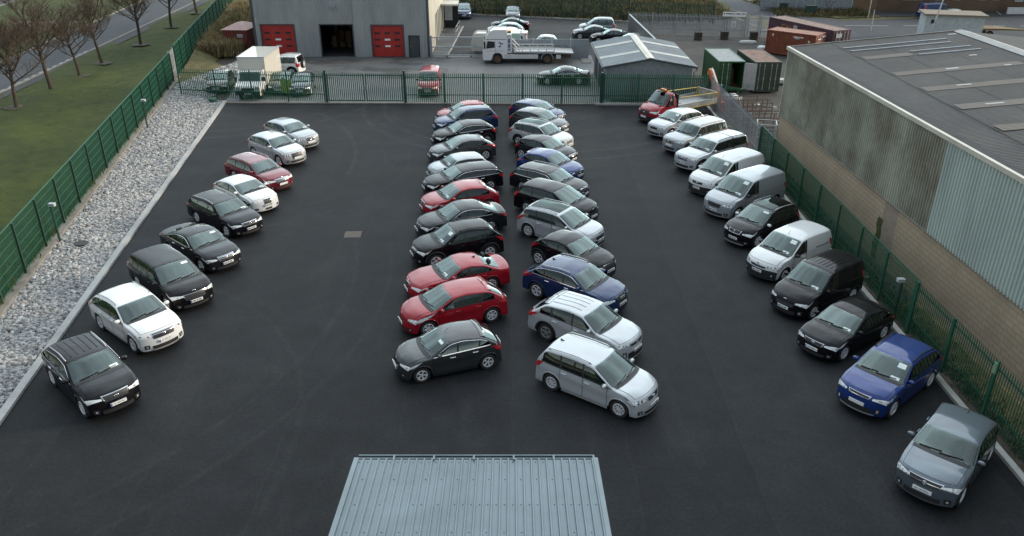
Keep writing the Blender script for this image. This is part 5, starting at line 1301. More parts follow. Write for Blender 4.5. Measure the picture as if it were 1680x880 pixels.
make_car('D', 'black people carrier with long sloping windscreen, middle of the column facing right', 'mpv', (4.26, 38.2), -38, paint=P_BLACK, L=4.77, W=1.88, wb=2.85, xc=.95, xwt=2.05, xrr=4.15, xrb=4.58, xD=4.2, xB=2.4, xC=3.35, badge='oval', badge_z=.76, grille=(.50, .64, .5), card=0)
make_car('D', 'dark charcoal estate with silver roof rails, facing right', 'estate', (4.09, 41.45), -37, paint=P_CHAR, rail='chrome', trimchrome=True, L=4.83, grille=(.56, .72, .34), badge='round', badge_z=.76, card=0)
make_car('D', 'royal blue hatchback with red tail lights, facing right', 'hatch', (4.04, 44.51), -38, paint=P_BLUE, L=4.30, H=1.50, grille=(.46, .66, .36), badge='oval', card=0, spoiler=True)
make_car('D', 'charcoal upright hatchback between the royal blue hatchback and the silver crossover', 'hatch', (3.87, 47.49), -38, paint=P_CHAR, L=4.20, H=1.48, xrr=3.62, xrb=3.98, badge='round', grille=(.62, .70, .40), card=0)
make_car('D', 'silver crossover with black wheel arches and dark side windows, near the far end facing right', 'suv', (3.8, 50.11), -38, paint=P_SILVER, L=4.64, W=1.82, H=1.70, wb=2.70, glass=G_DARK, grille=(.66, .84, .32), badge='round', rail='paint', pano=True, card=0, style='five', xD=4.05, xrr=4.0, xrb=4.42)
make_car('D', 'dark grey SUV second from the far end facing right', 'suv', (3.72, 53.43), -38, paint=P_DGREY, L=4.50, badge='oval', card=0)
make_car('D', 'navy SUV with red tail lights at the far end facing right', 'suv', (3.63, 56.01), -38, paint=P_NAVY, L=4.40, H=1.60, badge='round', card=0)
# --- right row, noses to the lane, backs to the fence
make_car('R', 'slate grey crossover with chrome winged grille, nearest of the row by the right fence', 'suv', (11.69, 17.59), -134, paint=P_GREY, L=4.21, W=1.82, H=1.60, wb=2.60, fo=.86, xrr=3.55, xrb=4.0, xD=3.65, xC=3.1, badge='round', bars=1, gframe=M_CHROME, grille=(.68, .83, .52), plate='181 PETROL', clad=True, aerial='fin', card=0, style='five', trimchrome=False)
make_car('R', 'royal blue SUV with creased bonnet, second along the right fence', 'suv', (11.47, 21.85), -140, paint=P_BLUE, L=4.52, W=1.84, H=1.68, rail='black', grille=(.76, .82, .42), gframe=True, clad=False, badge=None, plate=None, card=2, skid=True, intake=(.32, .50, .62), lamp=.42)
make_car('R', 'black hatchback with pale headlights between the royal blue SUV and the black van', 'hatch', (11.18, 25.4), -144, paint=P_BLACK, L=4.30, W=1.78, H=1.47, plate='12 MO 4852', badge='oval', grille=(.58, .68, .46), lamp=.50, card=1, spoiler=True)
make_car('R', 'black panel van with ribbed roof', 'van', (11.07, 28.55), -144.5, 'van', paint=P_BLACK, L=4.42, W=1.84, H=1.86, badge='oval', badge_z=.80, ribs=6, grille=(.56, .70, .5), van=1, card=1, style='cover', gframe=False, bars=2)
make_car('R', 'white panel van with black bumper and a double chevron badge', 'van', (10.93, 31.92), -144, 'van', paint=P_WHITE, L=4.38, W=1.81, H=1.80, badge='chevron', badge_z=.76, grille=(.66, .72, .46), bumper=M_BLK, card=2, van=1, style='cover', mirror=M_BLK, aerial='front')
make_car('R', 'black tall crossover with silver roof rails and a dark glass roof', 'mpv', (10.76, 35.51), -144, paint=P_BLACK, L=4.22, W=1.79, H=1.69, wb=2.58, r=.34, rail='chrome', pano=True, badge='round', grille=(.66, .80, .40), skid=True, xrr=3.75, xrb=4.08, xD=3.78, xC=3.05, card=-1, mirror=P_WHITE, tumble=12)
make_car('R', 'grey-silver panel van with large diamond badge', 'van', (10.59, 39.11), -144, 'van', paint=P_SILVERB, L=5.0, W=1.96, H=1.97, wb=3.10, fo=.93, r=.34, zf=.95, zc=1.20, xc=1.02, xwt=1.95, xrr=4.75, xrb=4.92, badge='diamond', badge_z=.80, grille=(.64, .84, .46), gframe=False, intake=(.26, .40, .62), skid=True, card=2, van=2, mirror=M_BLK, xB=2.35, zb0=1.16, zb1=1.2, ribs=0)
make_car('R', 'white panel van with dark grille slot, beyond the grey-silver van', 'van', (10.4, 42.41), -144, 'van', paint=P_WHITE, L=4.96, W=1.92, H=1.92, wb=3.27, fo=.88, zf=.94, zc=1.18, xc=1.0, xwt=1.9, xrr=4.7, xrb=4.88, badge='oval', grille=(.70, .82, .42), gframe=False, bumper=M_BLK, card=2, van=2, xB=2.3, ribs=5, aerial='front')
make_car('R', 'silver pickup with a matching hard canopy over its bed', 'boxy', (10.29, 46.33), -144, 'pickup', paint=P_SILVER, L=5.30, W=1.85, H=1.82, wb=3.22, fo=.92, xc=1.45, xwt=2.15, xrr=5.0, xrb=5.2, xB=2.75, xC=3.55, xD=5.0, rail='black', canopy=3.66, bars=3, grille=(.78, .96, .46), badge='oval', card=1, intake=(.42, .55, .6), aerial='front')
make_car('R', 'silver boxy four-by-four with barred roof and dark long side windows', 'boxy', (10.15, 49.76), -144, paint=P_SILVERB, L=4.85, W=1.87, H=1.86, bars=3, grille=(.76, .96, .40), badge='three', card=0, plate=None, glass=G_DARK, rail='chrome')
make_car('R', 'pale silver crossover with dark mouth grille beside the red flatbed truck', 'suv', (9.71, 53.43), -144, paint=P_SILVER, L=4.41, W=1.82, H=1.66, grille=(.54, .74, .38), gframe=False, badge='oval', badge_z=.80, card=2, clad=False)
FLAT, FI = make_car('R', 'red flatbed recovery truck with yellow side rails, farthest in the row by the right fence', 'van', (9.61, 57.19), -146, 'truck', paint=P_RED, L=2.35, W=1.98, H=2.15, wb=3.6, fo=.95, r=.34, zf=1.02, zc=1.32, xc=1.02, xwt=1.72, xrr=2.18, xrb=2.28, zrb=1.9, zb0=1.22, zb1=1.22, cut=True, xB=2.02, xC=2.02, xD=2.02, zt=1.7,
    wheels=[.95, 4.30], badge='oval', grille=(.66, .96, .46), gframe=False, bumper=M_BLK, van=1, card=0, plate=None, plate_z=.52, style='steel', aerial=None, lamp=.34, lamp_h=.18, tumble=8, tail=(.6, .7), mirror=M_BLK)
# ------------------------------------------------------------------ bed of the red flatbed truck
fx = FI['Lc'] / 2 - FI['Lc']
m = MB(); m.box(fx - 4.0, fx + .0, -.42, .42, .48, .70); m.build('chassis', M_STEEL, FLAT)
m = MB(); m.box(fx - 4.15, fx - .12, -1.02, 1.02, .84, .94); bed = m.build('bed', M_ALU, FLAT)
for sgn in (-1, 1):
    m = MB(); m.box(fx - 4.15, fx - .12, sgn * 1.05 - .03, sgn * 1.05 + .03, .84, 1.22); m.box(fx - 4.15, fx - .12, sgn * 1.05 - .04, sgn * 1.05 + .04, 1.02, 1.06); m.build('side_board', M_ALU, bed)
    m = MB(); m.tube([(fx - .25, sgn * 1.02, 1.75), (fx - 4.1, sgn * 1.02, 1.6)], .026, 6); m.tube([(fx - 4.1, sgn * 1.02, .9), (fx - 4.1, sgn * 1.02, 1.6)], .03, 6)
    m.box(fx - 4.15, fx - .12, sgn * 1.085 - .006, sgn * 1.085 + .006, .80, .85); m.build('yellow_rail', M_YEL, bed)
m = MB(); m.box(fx - 4.25, fx - 4.15, -1.05, 1.05, .9, 1.0); m.box(fx - 4.25, fx - 4.15, -1.05, 1.05, 1.55, 1.63); m.box(fx - 4.22, fx - 4.18, -1.0, 1.0, .94, 1.6); m.build('tail_ramp', M_KERB, bed)
m = MB()
for y in (-.9, -.3, .3, .9): m.tube([(fx - 4.12, y, .95), (fx - 4.12, y + .3 if y < .8 else y, 1.6)], .03, 5)
m.build('ramp_brace', M_YEL, bed)
m = MB(); m.box(fx - .12, fx - .04, -1.0, 1.0, .84, 2.0); m.build('headboard', M_BLK, FLAT)
m = MB(); m.tube([(fx + .1, -.9, 2.24), (fx + .1, .9, 2.24)], .035, 6); m.box(fx + .06, fx + .14, -.88, -.80, 2.05, 2.24); m.box(fx + .06, fx + .14, .80, .88, 2.05, 2.24); m.build('roof_bar', M_BLK, FLAT)
m = MB(); m.box(fx + .35, fx + .95, -.22, .22, 2.13, 2.18); bcn = m.build('beacon_base', M_BLK, FLAT)
m = MB(); m.box(fx + .42, fx + .58, -.24, .24, 2.18, 2.29); m.build('beacon', M_AMBER, FLAT)
m = MB()
for y in (-.3, .3): m.box(FI['Lc'] / 2 - .80, FI['Lc'] / 2 - .62, y - .16, y + .16, 1.245, 1.26)
m.build('bonnet_vent', M_BLK, FLAT)

# ------------------------------------------------------------------ vehicles behind the lot
def B(px, py, *a, **k): return make_car('B', *a, **k)
make_car('B', 'black saloon parked side-on behind the palisade fence', 'saloon', (2.15, 69.9), 180, paint=P_BLACK, L=4.7, trimchrome=True, spoiler=False, style='multi', badge='oval', card=0)
make_car('B', 'red van facing the fence with a high-visibility vest behind its windscreen', 'van', (-6.9, 64.7), -90, 'van', paint=P_RED, L=4.2, W=1.72, H=1.85, van=1, bumper=M_BLK, badge='diamond', card=0, mirror=M_BLK, plate='bars')
make_car('B', 'dark hatchback facing the fence, left of the white box truck', 'hatch', (-24.5, 65.6), -82, paint=paint('paint_dark_maroon', (0.03, 0.006, 0.008)), card=0, badge='oval')
make_car('B', 'dark blue-grey hatchback facing the fence beside the gate', 'hatch', (-17.4, 64.8), -84, paint=P_DGREY, card=0, badge='oval')
make_car('B', 'dark green hatchback between the white box truck and the blue-grey hatchback', 'hatch', (-19.3, 65.3), -88, paint=paint('paint_dark_green', (0.008, 0.03, 0.02)), card=0, badge='oval')
JP, JI = make_car('B', 'white short four-by-four with a spare wheel on its back', 'boxy', (-22.9, 73.6), 172, paint=P_WHITE, L=4.0, wb=2.45, fo=.75, H=1.85, xrr=3.7, xrb=3.9, xB=2.5, xC=2.5, xD=3.65, doors=2, clad=True, badge='three', card=0)
t_, h_, m_ = wheel_meshes(.37, 'six', False)
hub = h_.build('spare_wheel', M_STEEL, JP); hub.location = (-JI['Lc'] / 2 - .06, .1, 1.05); hub.rotation_euler = (0, 0, R(90)); t_.build('tyre', M_TYRE, hub, True); m_.build('cover', M_WHITE, hub)
make_car('B', 'dark navy people carrier facing the camera beside the workshop entrance', 'mpv', (-6.05, 104.2), -88, paint=P_NAVY, L=4.3, badge='oval', card=0)
make_car('B', 'slate blue saloon facing the camera at the kerb of the back yard', 'saloon', (.1, 103.2), -90, paint=P_GREY, L=4.5, badge='rings', card=0)
make_car('B', 'black saloon facing left in the back yard, farthest of the group behind the truck cab', 'saloon', (-2.6, 96.6), 178, paint=P_BLACK, L=4.7, badge='oval', card=0)
make_car('B', 'silver hatchback with red tail light behind the truck cab', 'hatch', (-2.9, 93.2), 178, paint=P_SILVERB, L=4.3, badge='oval', card=0)
make_car('B', 'white saloon just behind the roof of the truck cab', 'saloon', (-2.8, 90.0), 178, paint=P_WHITE, L=4.5, badge='oval', card=0)
make_car('B', 'white hatchback whose roof shows above the low panel wall', 'hatch', (.9, 82.6), 178, paint=P_WHITE, L=4.1, H=1.95, badge='oval', card=0)
make_car('B', 'silver people carrier with roof rails, farthest of the group beyond the garage', 'mpv', (7.6, 94.8), 176, paint=P_SILVERB, L=4.4, H=1.78, rail='chrome', badge='oval', card=0)
make_car('B', 'dark grey saloon facing left in the group beyond the garage', 'saloon', (6.7, 91.6), 176, paint=P_DGREY, L=4.5, badge='oval', card=0)
make_car('B', 'black saloon facing left, third of the group beyond the garage', 'saloon', (8.5, 89.0), 176, paint=P_BLACK, L=4.8, badge='oval', card=0)
make_car('B', 'silver hatchback half hidden by the ridge of the garage roof', 'hatch', (10.3, 86.2), 176, paint=P_SILVER, L=4.3, badge='oval', card=0)
make_car('B', 'dark blue van in front of the brown brick building', 'van', (56.6, 105.6), 4, 'van', paint=P_NAVY, L=4.9, W=1.9, H=1.95, wb=2.9, xrr=4.65, xrb=4.82, van=1, card=0, tail=(.8, 1.9))
make_car('B', 'silver car beside the dark blue van at the brown brick building', 'hatch', (57.6, 102.3), -20, paint=P_SILVERB, L=4.4, card=0)

# ------------------------------------------------------------------ trucks
def truck_wheels(root, xs, r, yw, style='steel', n=2):
    t_, h_, m_ = wheel_meshes(r, style, False)
    for x in xs:
        for sgn in (1, -1):
            hub = mobj(('hub', r, style), 'wheel', h_, M_STEEL, root, False); hub.location = (x, sgn * yw, r); hub.rotation_euler = (0, 0, 0 if sgn > 0 else math.pi)
            mobj(('tyre', r, style), 'tyre', t_, M_TYRE, hub); mobj(('rim', r, style), 'rim', m_, M_RUST, hub, False)
def extrude_side(m, prof, y0, y1):
    n = len(prof); v = [(x, y0, z) for x, z in prof] + [(x, y1, z) for x, z in prof]
    m.add(v, [tuple(range(n)), tuple(range(2 * n - 1, n - 1, -1))] + [(i, (i + 1) % n, n + (i + 1) % n, n + i) for i in range(n)]); return m
def rounded(o, w=.06, seg=3):
    md = o.modifiers.new('bevel', 'BEVEL'); md.width = w; md.segments = seg; md.limit_method = 'ANGLE'; md.angle_limit = R(35)
# big white recovery truck, facing left
rt = empty('recovery_truck', (1.5, 78.9, 0), math.pi, 'large white recovery truck with sleeper cab and empty flat bed', 'truck', GROUPS['B'])
m = MB(); extrude_side(m, [(4.2, .45), (4.24, 1.35), (4.02, 2.25), (3.55, 2.95), (3.3, 3.12), (2.12, 3.12), (2.05, 2.9), (2.05, .62), (2.3, .62), (2.42, .98), (2.7, 1.14), (3.1, 1.14), (3.38, .98), (3.5, .62), (3.6, .45)], -1.15, 1.15)
cabn = m.build('cab', P_WHITE, rt); rounded(cabn, .09)
m = MB(); m.add([(4.262, -1.0, 1.40), (4.262, 1.0, 1.40), (4.06, 1.0, 2.20), (4.06, -1.0, 2.20)], [(0, 1, 2, 3)]); m.build('windscreen', G_DARK, cabn)
for sgn in (-1, 1):
    m = MB(); m.add([(3.98, sgn * 1.158, 1.45), (3.15, sgn * 1.158, 1.55), (3.15, sgn * 1.158, 2.1), (3.84, sgn * 1.158, 2.18)], [(0, 1, 2, 3)]); m.build('cab_window', G_DARK, cabn)
    m = MB(); m.box(3.10, 3.12, sgn * 1.15 - .006, sgn * 1.15 + .006, .95, 2.2); m.box(2.06, 4.0, sgn * 1.15 - .006, sgn * 1.15 + .006, 2.3, 2.34); m.build('cab_seam', M_SEAL, cabn)
    m = MB(); m.box(4.05, 4.2, sgn * 1.32 - .1, sgn * 1.32 + .1, 1.5, 2.15); m.build('cab_mirror', M_BLK, cabn)
    # blue emblem and lettering band
    m = MB()
    for (x, z, w, h_2) in ((2.62, 1.98, .16, .10), (2.52, 1.84, .12, .16), (2.36, 1.86, .12, .12), (2.56, 1.62, .20, .12)): m.box(x, x + w, sgn * 1.156 - .006, sgn * 1.156 + .006, z, z + h_2)
    m.build('emblem', M_INKB, cabn)
    m = MB(); m.box(2.3, 3.9, sgn * 1.156 - .004, sgn * 1.156 + .004, 1.22, 1.26); m.build('door_stripe', M_GALVL, cabn)
m = MB(); m.box(4.2, 4.30, -1.1, 1.1, .42, .80); m.build('bumper', M_WHITE, rt)
for sgn in (-1, 1): 
    m = MB(); m.box(4.27, 4.32, sgn * .85 - .2, sgn * .85 + .2, .84, 1.0); m.build('headlight', M_FOG, rt)
m = MB(); m.box(-4.0, 3.4, -.42, .42, .62, .92); m.build('chassis', M_STEEL, rt)
m = MB(); m.box(1.55, 2.0, -1.1, 1.1, 1.0, 2.78); lk_ = m.build('locker', M_WHITE, rt); rounded(lk_, .04)
for sgn in (-1, 1):
    m = MB()
    for k, z in enumerate((1.3, 1.55, 1.75, 2.0, 2.2)): m.box(1.68, 1.86, sgn * 1.106 - .006, sgn * 1.106 + .006, z, z + (.18 if k % 2 else .14))
    m.build('locker_emblem', M_INKB, lk_)
m = MB(); m.box(1.6, 1.95, -.35, .35, 2.78, 2.88); lb_ = m.build('beacon_base', M_BLK, rt)
m = MB(); m.box(1.62, 1.93, -.3, .3, 2.88, 3.0); m.build('beacon', M_AMBER, lb_)
m = MB(); extrude_side(m, [(1.3, 1.05), (1.3, 1.18), (-3.2, 1.12), (-4.4, 1.05), (-4.4, .95), (-3.2, .98)], -1.2, 1.2); bd = m.build('bed', M_ALU, rt)
for sgn in (-1, 1):
    m = MB(); m.box(-2.6, 1.3, sgn * 1.18 - .03, sgn * 1.18 + .03, 1.40, 1.48); m.box(-2.6, 1.3, sgn * 1.18 - .03, sgn * 1.18 + .03, 1.14, 1.22)
    for k in range(6): m.box(-2.6 + k * .77, -2.52 + k * .77, sgn * 1.18 - .028, sgn * 1.18 + .028, 1.22, 1.40)
    m.build('bed_rail', M_WHITE, bd)
    m = MB(); m.tube([(1.5, sgn * 1.1, 2.0), (.75, sgn * 1.1, 1.25)], .06, 6); m.tube([(1.5, sgn * 1.1, 1.6), (.95, sgn * 1.1, 1.1)], .05, 6); m.build('bed_strut', M_WHITE, bd)
    m = MB(); m.box(-1.0, 2.3, sgn * 1.1 - .06, sgn * 1.1 + .06, .52, .92); m.build('side_skirt', M_WHITE, rt)
    m = MB(); m.box(-3.2, -2.75, sgn * 1.05 - .1, sgn * 1.05 + .1, .5, .88); m.build('tool_box', M_WHITE, rt)
    m = MB(); vs = []
    for k in range(11):
        a_ = math.pi * k / 10
        for rr_ in (.54, .60):
            for yy in (.72, 1.14): vs.append((-1.9 + math.cos(a_) * rr_, sgn * yy, .47 + math.sin(a_) * rr_))
    m.add(vs, [(4 * k + a, 4 * k + b, 4 * k + 4 + b, 4 * k + 4 + a) for k in range(10) for a, b in ((0, 1), (1, 3), (3, 2), (2, 0))]); m.build('mudguard', M_ALU, rt)
m = MB(); m.box(-4.2, -3.4, -.9, .9, .55, .9); m.build('underlift', M_RUST, rt)
truck_wheels(rt, (2.9, -1.9), .47, 1.0)
# white box truck, facing the fence
bt = empty('box_truck', (-21.35, 66.2, 0), R(-90), 'white box truck with a tall plain body facing the palisade fence', 'truck', GROUPS['B'])
m = MB(); m.box(-4.3, .35, -1.12, 1.12, .78, 3.05); bx_ = m.build('box_body', P_CREAM, bt); rounded(bx_, .04)
m = MB()
for yy in (-1.125, 1.125): m.box(-4.32, .37, yy - .02, yy + .02, 2.98, 3.07); m.box(-4.32, .37, yy - .02, yy + .02, .76, .86)
m.box(.33, .375, -1.13, 1.13, 2.98, 3.07); m.build('body_trim', M_GALVL, bx_)
m = MB(); m.box(-4.33, -4.305, -1.0, 1.0, .9, 2.95); m.build('rear_door', M_WHITE, bx_)
m = MB(); extrude_side(m, [(.45, .55), (.45, 2.02), (.85, 2.02), (1.35, 1.28), (2.0, 1.1), (2.15, .9), (2.18, .4), (1.85, .4), (1.72, .68), (1.5, .80), (1.25, .8), (1.02, .68), (.92, .45)], -.98, .98); cb_ = m.build('cab', P_WHITE, bt); rounded(cb_, .08)
m = MB(); m.add([(1.345, -.86, 1.34), (1.345, .86, 1.34), (.925, .80, 1.97), (.925, -.80, 1.97)], [(0, 1, 2, 3)]); m.build('windscreen', G_DARK, cb_)
for sgn in (-1, 1):
    m = MB(); m.add([(1.2, sgn * .987, 1.3), (.6, sgn * .987, 1.3), (.6, sgn * .987, 1.85), (.85, sgn * .987, 1.85)], [(0, 1, 2, 3)]); m.build('cab_window', G_DARK, cb_)
    m = MB(); m.box(1.95, 2.19, sgn * .78 - .15, sgn * .78 + .15, .82, 1.04); m.build('headlight', M_FOG, cb_)
    m = MB(); m.box(1.1, 1.25, sgn * 1.12 - .12, sgn * 1.12 + .12, 1.3, 1.62); m.build('cab_mirror', M_BLK, cb_)
m = MB(); m.box(2.16, 2.24, -.98, .98, .40, .66); m.build('bumper', M_BLK, cb_)
m = MB(); m.box(2.15, 2.2, -.5, .5, .74, .95); m.build('grille', M_GRILLE, cb_)
m = MB(); m.box(2.235, 2.25, -.26, .26, .46, .57); m.build('number_plate', M_PLATE, cb_)
m = MB(); m.box(-4.2, 1.9, -.4, .4, .45, .78); m.build('chassis', M_STEEL, bt)
truck_wheels(bt, (1.38, -2.6), .36, .86)
# mint topped lorry behind the recovery truck cab
ml = empty('small_lorry', (-2.05, 83.2, 0), math.pi, 'cream lorry with a pale mint box body behind the recovery truck cab', 'truck', GROUPS['B'])
m = MB(); extrude_side(m, [(1.95, .5), (2.0, 1.2), (1.75, 1.85), (1.5, 2.0), (.5, 2.0), (.5, .5)], -1.0, 1.0); c2 = m.build('cab', P_CREAM, ml); rounded(c2, .12)
m = MB(); m.add([(2.0, -.85, 1.3), (2.0, .85, 1.3), (1.86, .85, 1.75), (1.86, -.85, 1.75)], [(0, 1, 2, 3)]); m.build('windscreen', G_DARK, c2)
m = MB(); m.box(-2.9, .4, -1.1, 1.1, .8, 2.15); b2 = m.build('box_body', P_MINT, ml); rounded(b2, .05)
m = MB(); m.box(-2.3, 1.9, -.4, .4, .45, .8); m.build('chassis', M_STEEL, ml)
truck_wheels(ml, (1.3, -1.5), .38, .88)

# ------------------------------------------------------------------ shipping containers
def container(pos, rz, Lc, mat, label, roofm=None, H=2.45, W=2.2, doors='closed', marks=None, doorm=None, name='shipping_container'):
    """local x along the length, doors at x=0 facing -x"""
    root = empty(name, (*pos, .12), rz, label, 'container', 'shipping containers in the dirt yard')
    def corr(m, a, b, n, flip):
        v = []; f = []; ln = Lc
        k = 0; pts = []; x = .12
        while x < Lc - .12:
            pts += [(x, 0), (x + .07, 0), (x + .10, 1), (x + .2, 1), (x + .23, 0)]; x += .28
        return pts
    pts = corr(None, 0, 0, 0, 0)
    for sgn in (-1, 1):
        m = MB(); v = []
        for x, o in pts:
            y = sgn * (W / 2 - .03 - .035 * o); v += [(x, y, .12), (x, y, H - .1)]
        m.add(v, [(2 * i, 2 * i + 2, 2 * i + 3, 2 * i + 1) for i in range(len(pts) - 1)])
        sd_ = m.build('side_panel', mat, root)
        if marks and (marks.get('both') or sgn == marks.get('side', -1)):
            for (tx, x, z, sz, mt) in marks['t']:
                lettering(tx, sz, mt, sd_, (x, sgn * (W / 2 + .004), z), (R(90), 0, 0 if sgn < 0 else math.pi), 'container_marking')
    m = MB()
    for y in (-W / 2, W / 2 - .1):
        for x in (0, Lc - .12): m.box(x, x + .12, y, y + .1, 0, H)
        m.box(.12, Lc - .12, y, y + .1, 0, .14); m.box(.12, Lc - .12, y, y + .1, H - .1, H)
    for x in (0, Lc - .12): m.box(x, x + .12, -W / 2 + .1, W / 2 - .1, 0, .14); m.box(x, x + .12, -W / 2 + .1, W / 2 - .1, H - .12, H)
    m.build('frame', mat, root)
    m = MB(); v = []; k = 0; x = .1; pr_ = []
    while x < Lc - .1: pr_ += [(x, 0), (x + .1, 0), (x + .13, .02), (x + .2, .02), (x + .23, 0)]; x += .28
    for x, o in pr_: v += [(x, -W / 2 + .06, H - .03 + o), (x, W / 2 - .06, H - .03 + o)]
    m.add(v, [(2 * i, 2 * i + 1, 2 * i + 3, 2 * i + 2) for i in range(len(pr_) - 1)]); m.build('roof', roofm or mat, root)
    m = MB(); m.box(.05, Lc - .05, -W / 2 + .06, W / 2 - .06, .10, .16); m.build('floor', M_WOOD, root)
    m = MB(); m.box(Lc - .08, Lc - .05, -W / 2 + .1, W / 2 - .1, .14, H - .12); m.build('end_panel', mat, root)
    def leaf(y0, y1, hinge_open=None, nm='door'):
        w = y1 - y0; d = MB(); d.box(-.05, .0, 0, w, .14, H - .12)
        for k in range(5):
            z = .3 + k * (H - .6) / 5; d.box(-.075, -.05, .08, w - .08, z, z + .12)
        o = d.build(nm, doorm or mat, root, loc=(.06, y0, 0))
        for yy in (w * .3, w * .72):
            b_ = MB(); b_.tube([(-.10, yy, .12), (-.10, yy, H - .1)], .022, 6)
            for z in (.3, 1.0, 1.15, H - .3): b_.box(-.115, -.06, yy - .05, yy + .05, z, z + .05)
            b_.build('lock_bar', M_GALVL, o)
        return o, w
    if doors == 'closed': leaf(-W / 2 + .1, 0); leaf(0.01, W / 2 - .1)
    else: 
        leaf(0.01, W / 2 - .1)
    return root
RZ = R(90)
cg = container((18.2, 66.5), R(90), 5.6, plain('container_green', (0.012, 0.075, 0.024), .5), 'bright green shipping container with one door open and a white roof', roofm=plain('container_roof_white', (0.30, 0.32, 0.315), .6), doors='open')
# open leaf, swung outward to the right, pale inside
m = MB(); m.box(0, 1.0, -.03, .03, .14, 2.33)
for z in (.5, .95, 1.4, 1.85): m.box(.05, .95, -.045, -.03, z, z + .04)
ol = m.build('open_door', M_GALVL, cg, loc=(.02, -1.06, 0)); ol.rotation_euler = (0, 0, R(-112))
m = MB()
for k in range(14): 
    x = rnd.uniform(1.2, 4.8); y = rnd.uniform(-.9, .3); s = rnd.uniform(.3, .6); m.box(x, x + s, y, y + s, .16, .16 + rnd.uniform(.3, 1.5))
tag(m.build('stored_boxes', M_WOOD, None, loc=(0, 0, 0)), 'brown boxes stacked inside the open green container', 'boxes'); so = bpy.data.objects['stored_boxes']; so.location = (18.2, 66.5, .12); so.rotation_euler = (0, 0, R(90))
container((21.15, 66.25), R(91.5), 5.4, plain('container_olive', (0.042, 0.056, 0.036), .6, 0, .3), 'dark green shipping container with closed doors and a rusty pinkish roof', roofm=plain('container_roof_rust', (0.24, 0.16, 0.13), .85, 0, .35, 2))
co_ = container((30.43, 80.39), math.atan2(.668, -.744), 5.13, plain('container_rust_red', (0.20, 0.055, 0.028), .65, 0, .25), 'rust red shipping container lying across the dirt yard', roofm=plain('container_roof_red', (0.26, 0.145, 0.11), .8, 0, .25), W=2.3, H=2.25)
def marks_on(root, W, items, sgn):
    m = MB()
    for x, z, w, h in items: m.box(x, x + w, sgn * W / 2 - .006, sgn * W / 2 + .006, z, z + h)
    return m.build('container_marking', M_PLATE, root)
marks_on(co_, 2.3, [(1.3 + .13 * k, 1.8, .09, .12) for k in range(8)] + [(1.7 + .13 * k, 1.68, .08, .1) for k in range(4)] + [(.62, 1.45, .14, .2), (4.4, 1.7, .12, .25), (.9, .7, .2, .16)], 1)
m = MB()
for k in range(7): m.box(-.085, -.075, -.95 + .12 * k, -.87 + .12 * k, 1.9, 2.0); m.box(-.085, -.075, .1 + .11 * k, .18 + .11 * k, 1.75, 1.85)
for k in range(5): m.box(-.085, -.075, .15 + .12 * k, .23 + .12 * k, 1.2, 1.28)
m.build('door_marking', M_PLATE, co_)
cp2 = container((32.87, 81.4), math.atan2(.915, -.40), 9.6, plain('container_purple', (0.085, 0.04, 0.058), .65, 0, .25), 'long faded purple shipping container behind the rust red one', roofm=plain('container_roof_tan', (0.24, 0.18, 0.15), .85, 0, .25))
M_OCH = plain('ochre_lettering', (0.42, 0.22, 0.03), .7)
lettering('CAI', .85, M_OCH, cp2, (6.9, 1.106, 1.7), (R(90), 0, math.pi), 'container_lettering')
lettering('CAI', .62, M_OCH, cp2, (-.08, .45, .8), (R(90), 0, R(-90)), 'container_lettering')
m = MB(); m.box(5.2, 5.75, 1.09, 1.106, 1.8, 2.15); m.build('container_plate', M_GALVL, cp2)
m = MB(); m.box(-.09, -.08, .1, .85, 1.75, 2.15); m.build('container_plate', M_GALVL, cp2)

# ------------------------------------------------------------------ clutter in the dirt yard
def cage(x, y, rz, label, mat=M_RUST, L_=3.0, W_=1.1, H_=1.0, grp='metal cage frames by the galvanised fence'):
    root = empty('cage_frame', (x, y, 0), rz, label, 'frame', grp)
    m = MB()
    for a in (-L_ / 2, 0, L_ / 2):
        for b in (-W_ / 2, W_ / 2): m.tube([(a, b, 0), (a, b, H_)], .03, 4)
        m.tube([(a, -W_ / 2, H_), (a, W_ / 2, H_)], .03, 4)
    m.build('legs', mat, root)
    m = MB()
    for b in (-W_ / 2, W_ / 2):
        for z in (.12, H_ * .55, H_): m.tube([(-L_ / 2, b, z), (L_ / 2, b, z)], .028, 4)
    m.build('rails', mat, root); return root
cage(17.6, 60.6, .1, 'rusty metal cage frame, farthest of the stack by the galvanised fence')
cage(17.8, 58.8, .05, 'rusty metal cage frame beside the galvanised fence, second from the white drums', H_=1.2)
cage(18.2, 57.0, .03, 'rusty metal cage frame beside the galvanised fence, third from the white drums', H_=1.1)
cage(18.7, 55.2, .0, 'long rusty metal cage frame in the middle of the dirt yard', H_=1.1, L_=3.6)
cage(18.4, 53.4, -.05, 'rusty metal cage frame nearest the long building corner', H_=1.15)
cage(17.2, 50.6, -.25, 'pale galvanised cage frame against the corner of the long building', M_GALVL, 2.4, 1.2, 1.9)
m = MB()
for z in (.3, .7, 1.1): 
    m.tube([(19.0, 53.2 + 2, z), (22.4, 52.8 + 2, z)], .04, 5); m.tube([(19.0, 54.0 + 2, z), (22.4, 53.6 + 2, z)], .04, 5)
m.tube([(19.0, 55.2, 0), (19.0, 55.2, 1.1)], .04, 5); m.tube([(19.0, 56, 0), (19.0, 56, 1.1)], .04, 5); m.tube([(22.4, 54.8, 0), (22.4, 54.8, 1.1)], .04, 5); m.tube([(22.4, 55.6, 0), (22.4, 55.6, 1.1)], .04, 5)
tag(m.build('steel_trestle', M_GALVL), 'pale steel trestle of long bars beside the long building', 'trestle')
